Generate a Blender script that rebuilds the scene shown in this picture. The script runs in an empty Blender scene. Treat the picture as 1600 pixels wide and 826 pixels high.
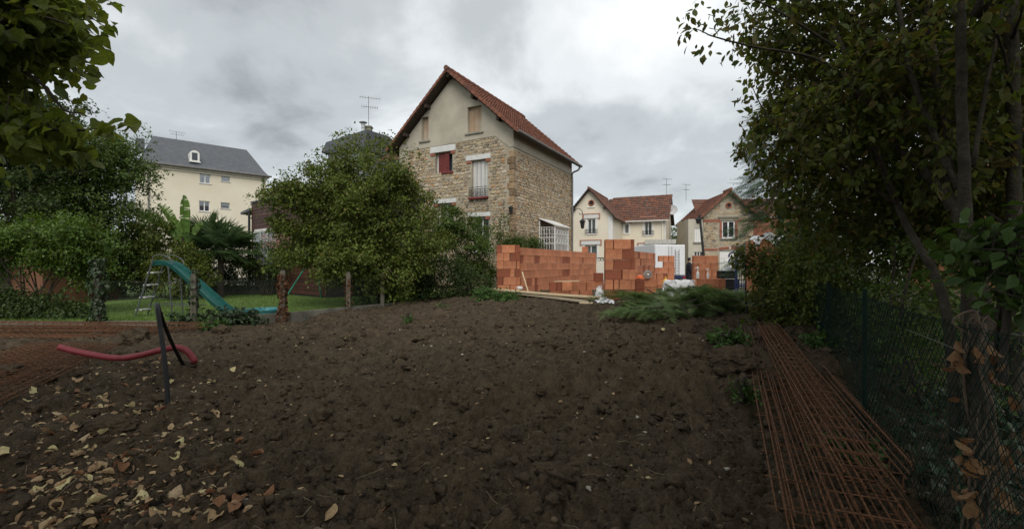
import bpy, bmesh, math, random
import numpy as np
from mathutils import Matrix, Vector, noise as mnoise

random.seed(7)
RNG = np.random.default_rng(11)
SC = bpy.context.scene
COL = SC.collection
R = math.radians

# ---------------------------------------------------------------- camera
FPX, CX, CY, CAMZ = 715.0, 800.0, 414.0, 1.6      # focal length and horizon of the photograph in its own pixels
cam_d = bpy.data.cameras.new('camera')
cam_d.sensor_width = 36.0
cam_d.lens = 36.0 * FPX / 1600.0
cam_d.clip_start = 0.05
cam_d.clip_end = 4000.0
cam = bpy.data.objects.new('camera', cam_d)
cam.location = (0, 0, CAMZ)
cam.rotation_euler = (R(90), 0, 0)
COL.objects.link(cam)
SC.camera = cam

# ---------------------------------------------------------------- overcast sky
SUN_EL, SUN_AZ = R(45), R(178)                     # soft light from behind the viewer's left shoulder
world = bpy.data.worlds.new('World')
SC.world = world
world.use_nodes = True
wn, wl = world.node_tree.nodes, world.node_tree.links
wn.clear()
w_out = wn.new('ShaderNodeOutputWorld')
w_bg = wn.new('ShaderNodeBackground')
w_bg.inputs['Strength'].default_value = 0.12
sky = wn.new('ShaderNodeTexSky')
sky.sky_type = 'NISHITA'
sky.sun_disc = False
sky.sun_elevation = SUN_EL
sky.sun_rotation = SUN_AZ
w_tc = wn.new('ShaderNodeTexCoord')


def wmath(op, a, b=None, clamp=False):
    n = wn.new('ShaderNodeMath')
    n.operation = op
    n.use_clamp = clamp
    for i, v in enumerate((a, b)):
        if v is None:
            continue
        if isinstance(v, (int, float)):
            n.inputs[i].default_value = v
        else:
            wl.new(v, n.inputs[i])
    return n.outputs[0]


w_sep = wn.new('ShaderNodeSeparateXYZ')
wl.new(w_tc.outputs['Generated'], w_sep.inputs[0])
zc = wmath('ADD', wmath('MAXIMUM', w_sep.outputs['Z'], 0.0), 0.34)
w_cmb = wn.new('ShaderNodeCombineXYZ')
wl.new(wmath('DIVIDE', w_sep.outputs['X'], zc), w_cmb.inputs['X'])
wl.new(wmath('DIVIDE', w_sep.outputs['Y'], zc), w_cmb.inputs['Y'])
w_cmb.inputs['Z'].default_value = 3.7


def wnoise(scale, detail, rough, dist, off):
    m = wn.new('ShaderNodeMapping')
    m.inputs['Location'].default_value = off
    wl.new(w_cmb.outputs[0], m.inputs['Vector'])
    n = wn.new('ShaderNodeTexNoise')
    n.inputs['Scale'].default_value = scale
    n.inputs['Detail'].default_value = detail
    n.inputs['Roughness'].default_value = rough
    n.inputs['Distortion'].default_value = dist
    wl.new(m.outputs[0], n.inputs['Vector'])
    return n.outputs['Fac']


def wramp(fac, stops):
    r = wn.new('ShaderNodeValToRGB')
    r.color_ramp.interpolation = 'EASE'
    e = r.color_ramp.elements
    e[0].position, e[0].color = stops[0][0], (*stops[0][1], 1)
    e[1].position, e[1].color = stops[-1][0], (*stops[-1][1], 1)
    for p, c in stops[1:-1]:
        k = e.new(p)
        k.color = (*c, 1)
    wl.new(fac, r.inputs[0])
    return r.outputs[0]


broad = wnoise(0.85, 3.0, 0.5, 0.2, (2.4, 0.35, 0.0))
fine = wnoise(2.2, 8.0, 0.55, 0.25, (5.1, 8.3, 0.0))
mixn = wmath('ADD', wmath('MULTIPLY', broad, 0.62), wmath('MULTIPLY', fine, 0.38))
cloud = wramp(mixn, [(0.36, (0.29, 0.305, 0.31)), (0.45, (0.50, 0.525, 0.53)), (0.53, (0.76, 0.785, 0.785)), (0.61, (0.93, 0.945, 0.94))])
w_scale = wn.new('ShaderNodeVectorMath')
w_scale.operation = 'SCALE'
w_scale.inputs['Scale'].default_value = 6.7
wl.new(cloud, w_scale.inputs[0])
w_mix = wn.new('ShaderNodeMix')
w_mix.data_type = 'RGBA'
w_mix.inputs['Factor'].default_value = 0.90         # cloud cover over the clear sky above it
wl.new(sky.outputs[0], w_mix.inputs['A'])
wl.new(w_scale.outputs[0], w_mix.inputs['B'])
wl.new(w_mix.outputs['Result'], w_bg.inputs['Color'])
wl.new(w_bg.outputs[0], w_out.inputs['Surface'])

sun_d = bpy.data.lights.new('sun', 'SUN')
sun_d.energy = 1.5
sun_d.angle = R(40)
sun_d.color = (1.0, 0.96, 0.9)
sun = bpy.data.objects.new('sun', sun_d)
to_sun = Vector((math.sin(SUN_AZ) * math.cos(SUN_EL), math.cos(SUN_AZ) * math.cos(SUN_EL), math.sin(SUN_EL)))
sun.rotation_euler = to_sun.to_track_quat('Z', 'Y').to_euler()
sun.location = to_sun * 60
COL.objects.link(sun)

SC.view_settings.view_transform = 'Standard'
SC.view_settings.look = 'None'
SC.view_settings.exposure = 0.57
SC.view_settings.gamma = 1.0
SC.render.engine = 'CYCLES'
SC.cycles.max_bounces = 6
SC.cycles.transparent_max_bounces = 12
SC.cycles.use_denoising = True

# ---------------------------------------------------------------- helpers: placing


def W(px, py, Y):
    """the point at depth Y on the ray of a photo pixel"""
    return Vector(((px - CX) / FPX * Y, Y, CAMZ - (py - CY) / FPX * Y))


def XP(px, Y):
    return (px - CX) / FPX * Y


def to_px(P):
    P = np.asarray(P)
    y = np.maximum(P[..., 1], 1e-3)
    return CX + P[..., 0] / y * FPX, CY - (P[..., 2] - CAMZ) / y * FPX


class Frame:
    """a vertical plane: t runs along it, n out of it, z up"""
    def __init__(self, o, d, n):
        self.o, self.d, self.n = Vector((o[0], o[1])), Vector(d).normalized(), Vector(n).normalized()
        self.flip = (self.d.x * self.n.y - self.d.y * self.n.x) > 0

    def __call__(self, t, n, z):
        p = self.o + self.d * t + self.n * n
        return (p.x, p.y, z)

    def hit(self, px, py):
        """t, z where a photo pixel's ray meets the plane"""
        k = (px - CX) / FPX
        t = (k * self.o.y - self.o.x) / (self.d.x - k * self.d.y)
        y = self.o.y + self.d.y * t
        return t, CAMZ - (py - CY) / FPX * y

    def rect(self, x0, x1, y0, y1):
        a, b = self.hit(x0, (y0 + y1) / 2)[0], self.hit(x1, (y0 + y1) / 2)[0]
        xm = (x0 + x1) / 2
        return min(a, b), max(a, b), self.hit(xm, y1)[1], self.hit(xm, y0)[1]


def sstep(a, b, x):
    t = np.clip((x - a) / (b - a), 0, 1)
    return t * t * (3 - 2 * t)


def _hash(i, j, k):
    h = (i * 374761393 + j * 668265263 + k * 2147483647) & 0xffffffff
    h = ((h ^ (h >> 13)) * 1274126177) & 0xffffffff
    return ((h ^ (h >> 16)) & 0xffff) / 65535.0


def vnoise(x, y, seed=0):
    """value noise, -1..1"""
    xi, yi = np.floor(x).astype(np.int64), np.floor(y).astype(np.int64)
    fx, fy = x - xi, y - yi
    fx, fy = fx * fx * fx * (fx * (fx * 6 - 15) + 10), fy * fy * fy * (fy * (fy * 6 - 15) + 10)
    a, b = _hash(xi, yi, seed), _hash(xi + 1, yi, seed)
    c, d = _hash(xi, yi + 1, seed), _hash(xi + 1, yi + 1, seed)
    return ((a + (b - a) * fx) * (1 - fy) + (c + (d - c) * fx) * fy) * 2 - 1


# ---------------------------------------------------------------- helpers: materials
MATS = {}


def _n(nt, typ, **kw):
    n = nt.nodes.new(typ)
    for k, v in kw.items():
        setattr(n, k, v)
    return n


def mat(name, c, rough=0.8, var=0.25, scale=6.0, c2=None, bump=0.0, bscale=40.0, metal=0.0, spec=0.4, rnd=0.0, attr=None, wave=None, detail=6.0, coords='Object', nrough=0.62):
    """principled surface; colour varied by noise between c and c2, per object by rnd, per piece by a colour attribute ramp"""
    if name in MATS:
        return MATS[name]
    m = bpy.data.materials.new(name)
    m.use_nodes = True
    nt = m.node_tree
    b = nt.nodes['Principled BSDF']
    b.inputs['Roughness'].default_value = rough
    b.inputs['Metallic'].default_value = metal
    b.inputs['Specular IOR Level'].default_value = spec
    tc = _n(nt, 'ShaderNodeTexCoord')
    vec = tc.outputs[coords]
    no = _n(nt, 'ShaderNodeTexNoise')
    no.inputs['Scale'].default_value = scale
    no.inputs['Detail'].default_value = detail
    no.inputs['Roughness'].default_value = nrough
    nt.links.new(vec, no.inputs['Vector'])
    if c2 is None:
        c2 = tuple(min(1, x * (1 + var)) for x in c)
        c = tuple(x * (1 - var) for x in c)
    mr = _n(nt, 'ShaderNodeMapRange')
    mr.inputs['From Min'].default_value, mr.inputs['From Max'].default_value = 0.33, 0.67
    nt.links.new(no.outputs['Fac'], mr.inputs['Value'])
    mx = _n(nt, 'ShaderNodeMix', data_type='RGBA')
    mx.inputs['A'].default_value, mx.inputs['B'].default_value = (*c, 1), (*c2, 1)
    nt.links.new(mr.outputs[0], mx.inputs['Factor'])
    col = mx.outputs['Result']
    if attr:
        at = _n(nt, 'ShaderNodeAttribute', attribute_name='rnd')
        rp = _n(nt, 'ShaderNodeValToRGB')
        rp.color_ramp.interpolation = 'LINEAR'
        e = rp.color_ramp.elements
        e[0].position, e[0].color = 0.0, (*attr[0], 1)
        e[1].position, e[1].color = 1.0, (*attr[-1], 1)
        for i, a in enumerate(attr[1:-1]):
            k = e.new((i + 1) / (len(attr) - 1))
            k.color = (*a, 1)
        oi = _n(nt, 'ShaderNodeObjectInfo')
        ad = _n(nt, 'ShaderNodeMath', operation='ADD')
        nt.links.new(at.outputs['Fac'], ad.inputs[0])
        nt.links.new(oi.outputs['Random'], ad.inputs[1])
        fr = _n(nt, 'ShaderNodeMath', operation='FRACT')
        nt.links.new(ad.outputs[0], fr.inputs[0])
        nt.links.new(fr.outputs[0], rp.inputs[0])
        m2 = _n(nt, 'ShaderNodeMix', data_type='RGBA', blend_type='MULTIPLY')
        m2.inputs['Factor'].default_value = 1.0
        nt.links.new(rp.outputs[0], m2.inputs['A'])
        nt.links.new(col, m2.inputs['B'])
        col = m2.outputs['Result']
    elif rnd:
        oi = _n(nt, 'ShaderNodeObjectInfo')
        hs = _n(nt, 'ShaderNodeHueSaturation')
        m3 = _n(nt, 'ShaderNodeMapRange')
        m3.inputs['To Min'].default_value, m3.inputs['To Max'].default_value = 1 - rnd, 1 + rnd
        nt.links.new(oi.outputs['Random'], m3.inputs['Value'])
        nt.links.new(m3.outputs[0], hs.inputs['Value'])
        nt.links.new(col, hs.inputs['Color'])
        col = hs.outputs[0]
    nt.links.new(col, b.inputs['Base Color'])
    h = None
    if bump:
        bn = _n(nt, 'ShaderNodeTexNoise')
        bn.inputs['Scale'].default_value = bscale
        bn.inputs['Detail'].default_value = 5
        nt.links.new(vec, bn.inputs['Vector'])
        h = bn.outputs['Fac']
    if wave:
        wv = _n(nt, 'ShaderNodeTexWave')
        wv.bands_direction = wave[0]
        wv.inputs['Scale'].default_value = wave[1]
        wv.inputs['Distortion'].default_value = 0.4
        nt.links.new(vec, wv.inputs['Vector'])
        if h is None:
            h = wv.outputs['Fac']
        else:
            a2 = _n(nt, 'ShaderNodeMath', operation='ADD')
            nt.links.new(h, a2.inputs[0])
            nt.links.new(wv.outputs['Fac'], a2.inputs[1])
            h = a2.outputs[0]
    if h is not None:
        bp = _n(nt, 'ShaderNodeBump')
        bp.inputs['Strength'].default_value = 1.0
        bp.inputs['Distance'].default_value = bump or 0.004
        nt.links.new(h, bp.inputs['Height'])
        nt.links.new(bp.outputs[0], b.inputs['Normal'])
    MATS[name] = m
    return m


def leaf_mat(name, cols, trans=0.28, rough=0.5, spec=0.22):
    """leaf: diffuse and gloss on the face, light let through from the back; one tint for each leaf"""
    if name in MATS:
        return MATS[name]
    m = mat(name, (0.75, 0.75, 0.75), rough=rough, scale=9.0, var=0.3, attr=cols, spec=spec, detail=3.0)
    nt = m.node_tree
    b = nt.nodes['Principled BSDF']
    out = nt.nodes['Material Output']
    src = b.inputs['Base Color'].links[0].from_socket
    tr = _n(nt, 'ShaderNodeBsdfTranslucent')
    hs = _n(nt, 'ShaderNodeHueSaturation')
    hs.inputs['Hue'].default_value = 0.485
    hs.inputs['Saturation'].default_value = 1.1
    hs.inputs['Value'].default_value = 1.5
    nt.links.new(src, hs.inputs['Color'])
    nt.links.new(hs.outputs[0], tr.inputs['Color'])
    mx = _n(nt, 'ShaderNodeMixShader')
    mx.inputs[0].default_value = trans
    nt.links.new(b.outputs[0], mx.inputs[1])
    nt.links.new(tr.outputs[0], mx.inputs[2])
    nt.links.new(mx.outputs[0], out.inputs['Surface'])
    return m


def glass_mat(name='window_glass', tint=(0.75, 0.8, 0.82), refl=0.2):
    if name in MATS:
        return MATS[name]
    m = bpy.data.materials.new(name)
    m.use_nodes = True
    nt = m.node_tree
    nt.nodes.remove(nt.nodes['Principled BSDF'])
    t = _n(nt, 'ShaderNodeBsdfTransparent')
    t.inputs[0].default_value = (*tint, 1)
    g = _n(nt, 'ShaderNodeBsdfGlossy')
    g.inputs['Roughness'].default_value = 0.04
    mx = _n(nt, 'ShaderNodeMixShader')
    mx.inputs[0].default_value = refl
    nt.links.new(t.outputs[0], mx.inputs[1])
    nt.links.new(g.outputs[0], mx.inputs[2])
    nt.links.new(mx.outputs[0], nt.nodes['Material Output'].inputs['Surface'])
    MATS[name] = m
    return m


# ---------------------------------------------------------------- helpers: objects and meshes


def put(o, parent=None, label=None, cat=None, group=None, kind=None):
    COL.objects.link(o)
    if parent is not None:
        o.parent = parent
        o.matrix_parent_inverse = parent.matrix_basis.inverted()
    if label:
        o['label'] = label
    if cat:
        o['category'] = cat
    if group:
        o['group'] = group
    if kind:
        o['kind'] = kind
    return o


def thing(name, label, cat, loc, group=None, kind=None, rz=0.0):
    o = bpy.data.objects.new(name, None)
    o.empty_display_size = 0.2
    o.location = loc
    o.rotation_euler = (0, 0, rz)
    return put(o, None, label, cat, group, kind)


def mesh_fast(name, V, F, m, rnd=None, smooth=False):
    """V (n,3), F (m,k) with one face size"""
    me = bpy.data.meshes.new(name)
    V = np.ascontiguousarray(V, dtype=np.float32)
    F = np.ascontiguousarray(F, dtype=np.int32)
    k = F.shape[1]
    me.vertices.add(len(V))
    me.vertices.foreach_set('co', V.ravel())
    me.loops.add(F.size)
    me.loops.foreach_set('vertex_index', F.ravel())
    me.polygons.add(len(F))
    me.polygons.foreach_set('loop_start', np.arange(0, F.size, k, dtype=np.int32))
    if smooth:
        me.polygons.foreach_set('use_smooth', np.ones(len(F), dtype=bool))
    me.update(calc_edges=True)
    if rnd is not None:
        a = me.attributes.new('rnd', 'FLOAT', 'POINT')
        a.data.foreach_set('value', np.ascontiguousarray(rnd, dtype=np.float32))
    me.materials.append(m)
    return me


class MB:
    """collects shapes; build() links them as one mesh object"""
    def __init__(self):
        self.v, self.f, self.r, self.cur = [], [], [], 0.0

    def poly(self, vs, fs, rnd=None):
        b = len(self.v)
        self.v += [tuple(p) for p in vs]
        self.f += [tuple(i + b for i in f) for f in fs]
        self.r += [self.cur if rnd is None else rnd] * len(vs)

    def hexa(self, c8, flip=False, rnd=None):
        fs = [(0, 3, 2, 1), (4, 5, 6, 7), (0, 1, 5, 4), (1, 2, 6, 5), (2, 3, 7, 6), (3, 0, 4, 7)]
        if flip:
            fs = [f[::-1] for f in fs]
        self.poly(c8, fs, rnd)

    def box(self, x0, x1, y0, y1, z0, z1, rnd=None):
        self.hexa([(x0, y0, z0), (x1, y0, z0), (x1, y1, z0), (x0, y1, z0), (x0, y0, z1), (x1, y0, z1), (x1, y1, z1), (x0, y1, z1)], rnd=rnd)

    def fbox(self, F, t0, t1, n0, n1, z0, z1, rnd=None):
        self.hexa([F(t0, n0, z0), F(t1, n0, z0), F(t1, n1, z0), F(t0, n1, z0), F(t0, n0, z1), F(t1, n0, z1), F(t1, n1, z1), F(t0, n1, z1)], not F.flip, rnd)

    def fquad(self, F, t0, t1, n, z0, z1, rnd=None):
        self.poly([F(t0, n, z0), F(t1, n, z0), F(t1, n, z1), F(t0, n, z1)], [(0, 1, 2, 3)], rnd)

    def tube(self, pts, rad, seg=6, caps=True, rnd=None):
        pts = [Vector(p) for p in pts]
        n = len(pts)
        if not hasattr(rad, '__len__'):
            rad = [rad] * n
        vs, fs = [], []
        prev = None
        for i, p in enumerate(pts):
            d = (pts[min(i + 1, n - 1)] - pts[max(i - 1, 0)])
            if d.length < 1e-9:
                d = Vector((0, 0, 1))
            d.normalize()
            if prev is None:
                a = d.orthogonal().normalized()
            else:
                a = (prev - d * prev.dot(d))
                a = a.normalized() if a.length > 1e-6 else d.orthogonal().normalized()
            prev = a
            b = d.cross(a)
            for k in range(seg):
                th = 2 * math.pi * k / seg
                vs.append(p + (a * math.cos(th) + b * math.sin(th)) * rad[i])
        for i in range(n - 1):
            for k in range(seg):
                k2 = (k + 1) % seg
                fs.append((i * seg + k, i * seg + k2, (i + 1) * seg + k2, (i + 1) * seg + k))
        if caps:
            fs.append(tuple(range(seg))[::-1])
            fs.append(tuple((n - 1) * seg + k for k in range(seg)))
        self.poly(vs, fs, rnd)

    def lathe(self, c, prof, seg=12, rnd=None):
        """prof: (r, z) pairs round the vertical through c"""
        vs, fs = [], []
        for r, z in prof:
            for k in range(seg):
                th = 2 * math.pi * k / seg
                vs.append((c[0] + r * math.cos(th), c[1] + r * math.sin(th), c[2] + z))
        for i in range(len(prof) - 1):
            for k in range(seg):
                k2 = (k + 1) % seg
                fs.append((i * seg + k, i * seg + k2, (i + 1) * seg + k2, (i + 1) * seg + k))
        fs.append(tuple(range(seg))[::-1])
        fs.append(tuple((len(prof) - 1) * seg + k for k in range(seg)))
        self.poly(vs, fs, rnd)

    def mesh(self, name, m, smooth=False):
        me = bpy.data.meshes.new(name)
        me.from_pydata(self.v, [], self.f)
        if any(self.r):
            a = me.attributes.new('rnd', 'FLOAT', 'POINT')
            a.data.foreach_set('value', np.array(self.r, dtype=np.float32))
        me.materials.append(m)
        if smooth:
            me.polygons.foreach_set('use_smooth', np.ones(len(me.polygons), dtype=bool))
        me.update()
        return me

    def build(self, name, m, parent=None, label=None, cat=None, group=None, kind=None, smooth=False, bevel=0.0):
        o = bpy.data.objects.new(name, self.mesh(name, m, smooth))
        if bevel:
            b = o.modifiers.new('bevel', 'BEVEL')
            b.width = bevel
            b.segments = 2
            b.limit_method = 'ANGLE'
        return put(o, parent, label, cat, group, kind)


def fpart(name, m, parent, F, *rects, bevel=0.0, kind=None, label=None):
    for r in rects:
        b = MB()
        b.fbox(F, *r)
        o = b.build(name, m, parent, bevel=bevel, kind=kind, label=label)
    return o


def smooth_curve(pts, n=8):
    """Catmull-Rom through the points"""
    P = [Vector(p) for p in pts]
    P = [P[0] * 2 - P[1]] + P + [P[-1] * 2 - P[-2]]
    out = []
    for i in range(1, len(P) - 2):
        for k in range(n):
            t = k / n
            a, b, c, d = P[i - 1], P[i], P[i + 1], P[i + 2]
            out.append(0.5 * ((2 * b) + (c - a) * t + (2 * a - 5 * b + 4 * c - d) * t * t + (3 * b - a - 3 * c + d) * t ** 3))
    out.append(P[-2])
    return out
# ================================================================ the setting: ground, soil, lawn, street
WALL_LINE = [(-26.0, 11.6), (-10.2, 11.0), (-7.2, 10.9), (-5.75, 11.9), (-4.15, 14.4), (-2.4, 17.7)]   # low garden wall on the left
UDIR = Vector((0.471, 0.882))                      # the plot's long axis (house side wall, fence, steel cages)
FENCE0 = Vector((5.35, 8.1))                       # a point on the right-hand fence


def wall_side(x, y):
    """> 0 on the lawn side of the garden wall (distance in depth)"""
    xs = np.array([p[0] for p in WALL_LINE])
    ys = np.array([p[1] for p in WALL_LINE])
    return y - np.interp(x, xs, ys, right=60.0)


def base_h(x, y):
    x, y = np.asarray(x, float), np.asarray(y, float)
    b = x / np.maximum(y, 1.0)
    hl = 0.02 + 0.10 * sstep(5.0, 12.0, y)
    edge = 4.9 + 0.35 * np.sin(x * 1.3 + 0.6) + 0.12 * x
    hr = 0.38 * sstep(-0.25, 0.45, y - edge) + 0.14 * sstep(6.0, 13.0, y)
    w = sstep(-0.5, 0.06, b)
    h = hl + (hr - hl) * w
    h = h + (0.2 - h) * sstep(20.0, 24.0, y)
    s = wall_side(x, y)
    h = np.where(s > 0.0, -0.12, h)
    return h


def soil_h(x, y):
    x, y = np.asarray(x, float), np.asarray(y, float)
    wx = x + 0.06 * vnoise(x * 5, y * 5, 91)
    wy = y + 0.06 * vnoise(x * 5, y * 5, 92)
    h = base_h(x, y)
    near = 1.0 - 0.55 * sstep(6.0, 14.0, y)
    h = h + 0.070 * vnoise(wx * 1.1, wy * 1.1, 1) + 0.050 * near * vnoise(wx * 2.7, wy * 2.7, 2)
    h = h + 0.030 * near * vnoise(wx * 6.1, wy * 6.1, 3)
    rough = 0.55 + 0.45 * vnoise(x * 1.7 + 3, y * 1.7, 8)
    wx, wy = wx + 0.02 * vnoise(x * 17, y * 17, 93), wy + 0.02 * vnoise(x * 17, y * 17, 94)
    for f, a, k in ((8.0, 0.075, 4), (17.0, 0.056, 5), (35.0, 0.030, 6)):
        h = h + a * (0.6 + 0.6 * rough) * (np.abs(vnoise(wx * f + k, wy * f, k)) - 0.35)
    h = h + 0.007 * vnoise(x * 70, y * 70, 7)
    return h


def sh(x, y):
    return float(soil_h(np.array([x]), np.array([y]))[0])


M_GROUND = mat('rough_ground', (0.05, 0.055, 0.03), c2=(0.10, 0.09, 0.06), scale=0.8, rough=0.95, bump=0.02, bscale=12)
M_SOIL = mat('turned_soil', (0.0085, 0.0064, 0.0043), c2=(0.135, 0.100, 0.063), scale=5.5, rough=0.95, spec=0.15, bump=0.03, bscale=60, detail=14.0, nrough=0.88)
M_LAWN = mat('lawn_turf', (0.10, 0.175, 0.038), c2=(0.15, 0.22, 0.055), scale=2.0, rough=0.9, bump=0.02, bscale=60)
M_ASPHALT = mat('asphalt', (0.05, 0.05, 0.052), scale=8, rough=0.9, bump=0.004, bscale=90)
M_CONC = mat('weathered_concrete', (0.20, 0.19, 0.165), c2=(0.32, 0.30, 0.26), scale=3.0, rough=0.9, bump=0.006, bscale=30)

b = MB()
ys = [-400, 26, 31, 2500]
zs = [-0.3, -0.3, 0.15, 0.15]
for i in range(3):
    b.poly([(-2500, ys[i], zs[i]), (2500, ys[i], zs[i]), (2500, ys[i + 1], zs[i + 1]), (-2500, ys[i + 1], zs[i + 1])], [(0, 1, 2, 3)])
b.build('ground', M_GROUND, kind='structure', label='flat ground between and behind the houses')

# soil: rings round the viewpoint, finer close by
nr, na = 610, 530
rr = np.exp(np.linspace(math.log(1.2), math.log(30.0), nr))
aa = np.radians(np.linspace(-64, 62, na))
RR, AA = np.meshgrid(rr, aa, indexing='ij')
SX, SY = RR * np.sin(AA), RR * np.cos(AA)
SZ = soil_h(SX, SY)
ii = np.arange(nr * na).reshape(nr, na)
F = np.stack([ii[:-1, :-1], ii[:-1, 1:], ii[1:, 1:], ii[1:, :-1]], -1).reshape(-1, 4)
keep = (wall_side(SX, SY) < 0.5).ravel()
F = F[keep[F].all(axis=1)]
soil = put(bpy.data.objects.new('soil', mesh_fast('soil', np.stack([SX, SY, SZ], -1).reshape(-1, 3), F, M_SOIL, smooth=True)), kind='structure',
           label='dark turned soil of the dug building plot')

# clods: lumps of earth, too many to count
ico = bmesh.new()
bmesh.ops.create_icosphere(ico, subdivisions=2, radius=1.0)
ico_v = np.array([v.co[:] for v in ico.verts])
ico_f = np.array([[v.index for v in f.verts] for f in ico.faces])
ico.free()
ico = bmesh.new()
bmesh.ops.create_icosphere(ico, subdivisions=1, radius=1.0)
ico1_v = np.array([v.co[:] for v in ico.verts])
ico1_f = np.array([[v.index for v in f.verts] for f in ico.faces])
ico.free()


def lumps(name, n, rmin, rmax, power, m, label, zone, flat=0.6, seed=5, low=False, tmpl=None):
    g = np.random.default_rng(seed)
    x, y = zone(g, n)
    k = (wall_side(x, y) < -0.05) & ~((x > 2.5) & (x - FENCE0.x - (y - FENCE0.y) * 0.534 > 0.6))
    x, y = x[k], y[k]
    n = len(x)
    z = soil_h(x, y)
    rad = rmin + (rmax - rmin) * g.random(n) ** power
    sc = rad[:, None] * np.stack([0.7 + 0.6 * g.random(n), 0.7 + 0.6 * g.random(n), flat * (0.7 + 0.5 * g.random(n))], -1)
    ang = g.random(n) * 6.283
    tv_, tf_ = (ico1_v, ico1_f) if low else (ico_v, ico_f)
    if tmpl == 'big':
        tv_, tf_ = big_v, big_f
    V = np.repeat(tv_[None], n, 0)
    if tmpl == 'big':
        V = V * np.array([[1 + 0.5 * mnoise.fractal(Vector(v) * 1.6 + Vector((i * 3.7, 0, 0)), 1.0, 2.1, 5) for v in tv_] for i in range(n)])[..., None]
    ph = g.random((n, 1)) * 50
    V = V * (1 + 0.28 * np.sin(V[:, :, 0] * 3.1 + ph) * np.sin(V[:, :, 1] * 2.7 + ph * 1.7) + 0.22 * np.sin(V[:, :, 2] * 5 + ph * 2.3 + V[:, :, 0] * 4))[..., None]
    V = V * (1 + (0.12 if tmpl else 0.55) * (g.random(V.shape[:2]) - 0.5))[..., None]
    V = V * sc[:, None, :]
    ca, sa = np.cos(ang)[:, None], np.sin(ang)[:, None]
    V = np.stack([V[..., 0] * ca - V[..., 1] * sa, V[..., 0] * sa + V[..., 1] * ca, V[..., 2]], -1)
    V += np.stack([x, y, z - rad * flat * 0.12], -1)[:, None, :]
    F = (tf_[None] + (np.arange(n) * len(tv_))[:, None, None]).reshape(-1, 3)
    return put(bpy.data.objects.new(name, mesh_fast(name, V.reshape(-1, 3), F, m, smooth=False, rnd=np.repeat(g.random(n), len(tv_)))), kind='stuff', label=label)


def sector(dmin, dmax, p):
    def z(g, n):
        d = dmin + (dmax - dmin) * g.random(n) ** p
        a = np.radians(-62 + 118 * g.random(n))
        return d * np.sin(a), d * np.cos(a)
    return z


M_CLOD = mat('soil_clods', (0.7, 0.7, 0.7), c2=(1.2, 1.2, 1.2), scale=2.6, attr=[(0.010, 0.0075, 0.005), (0.045, 0.033, 0.021), (0.016, 0.012, 0.008), (0.17, 0.125, 0.078), (0.035, 0.026, 0.017), (0.012, 0.009, 0.006)], rough=0.95, spec=0.15, bump=0.012, bscale=90, detail=12.0, nrough=0.8)
lumps('earth_clods', 3800, 0.010, 0.060, 3.4, M_SOIL, 'clods of dark earth strewn over the turned soil', sector(2.0, 13.0, 1.0))
bigico = bmesh.new()
bmesh.ops.create_icosphere(bigico, subdivisions=3, radius=1.0)
big_v = np.array([v.co[:] for v in bigico.verts])
big_f = np.array([[v.index for v in f.verts] for f in bigico.faces])
bigico.free()
lumps('large_clods', 330, 0.035, 0.12, 2.0, M_SOIL, 'larger broken clods of earth on the turned soil', sector(2.4, 11.0, 0.9), seed=25, tmpl='big')
lumps('soil_crumbs', 15000, 0.006, 0.030, 2.2, M_CLOD, 'small crumbs of earth covering the turned soil', sector(2.2, 15.0, 0.9), seed=15, low=True)
M_PEB = mat('pale_stones', (0.25, 0.22, 0.18), c2=(0.45, 0.42, 0.36), scale=3, rough=0.9)
lumps('small_stones', 320, 0.006, 0.022, 2.0, M_PEB, 'small pale stones scattered in the soil', sector(2.2, 12.0, 0.8), seed=9)


def lumpy(name, c, r, m, label, cat, seed=0, group=None):
    """one lump of earth or rock"""
    g = np.random.default_rng(seed)
    bm = bmesh.new()
    bmesh.ops.create_icosphere(bm, subdivisions=4, radius=1.0)
    for v in bm.verts:
        p = v.co
        q_ = p * 1.4 + Vector((seed * 3.1, 0, 0))
        k = 1 + 0.42 * mnoise.fractal(q_, 1.0, 2.1, 6) + 0.10 * mnoise.noise(p * 7 + Vector((seed, 0, 0))) + 0.05 * (g.random() - 0.5)
        v.co = Vector((p.x * r[0], p.y * r[1], p.z * r[2])) * k
    me = bpy.data.meshes.new(name)
    bm.to_mesh(me)
    bm.free()
    me.materials.append(m)
    o = bpy.data.objects.new(name, me)
    o.location = c
    return put(o, None, label, cat, group)


for k, (px, Y, r, lab) in enumerate([(212, 8.9, (0.26, 0.22, 0.20), 'big heap of dark earth behind the red conduit'), (128, 6.7, (0.14, 0.12, 0.10), 'lump of dark earth beside the flat steel mats at the edge of the leaves'),
                                     (180, 4.35, (0.24, 0.15, 0.09), 'broad dark clod of earth among the fallen leaves'), (330, 3.5, (0.16, 0.12, 0.09), 'round clod of earth right of the leaves in the foreground'),
                                     (345, 10.0, (0.17, 0.15, 0.12), 'dark mound of earth at the end of the rusty bar bundle'), (1145, 5.6, (0.3, 0.22, 0.17), 'dark clod at the broken edge of the soil bank beside the steel cages'),
                                     (1080, 6.0, (0.24, 0.2, 0.12), 'smaller dark clod on the crest of the soil bank')]):
    X = XP(px, Y)
    lumpy('earth_lump', (X, Y, sh(X, Y) + r[2] * 0.2), r, M_SOIL, lab, 'soil lump', k + 1)

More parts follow.
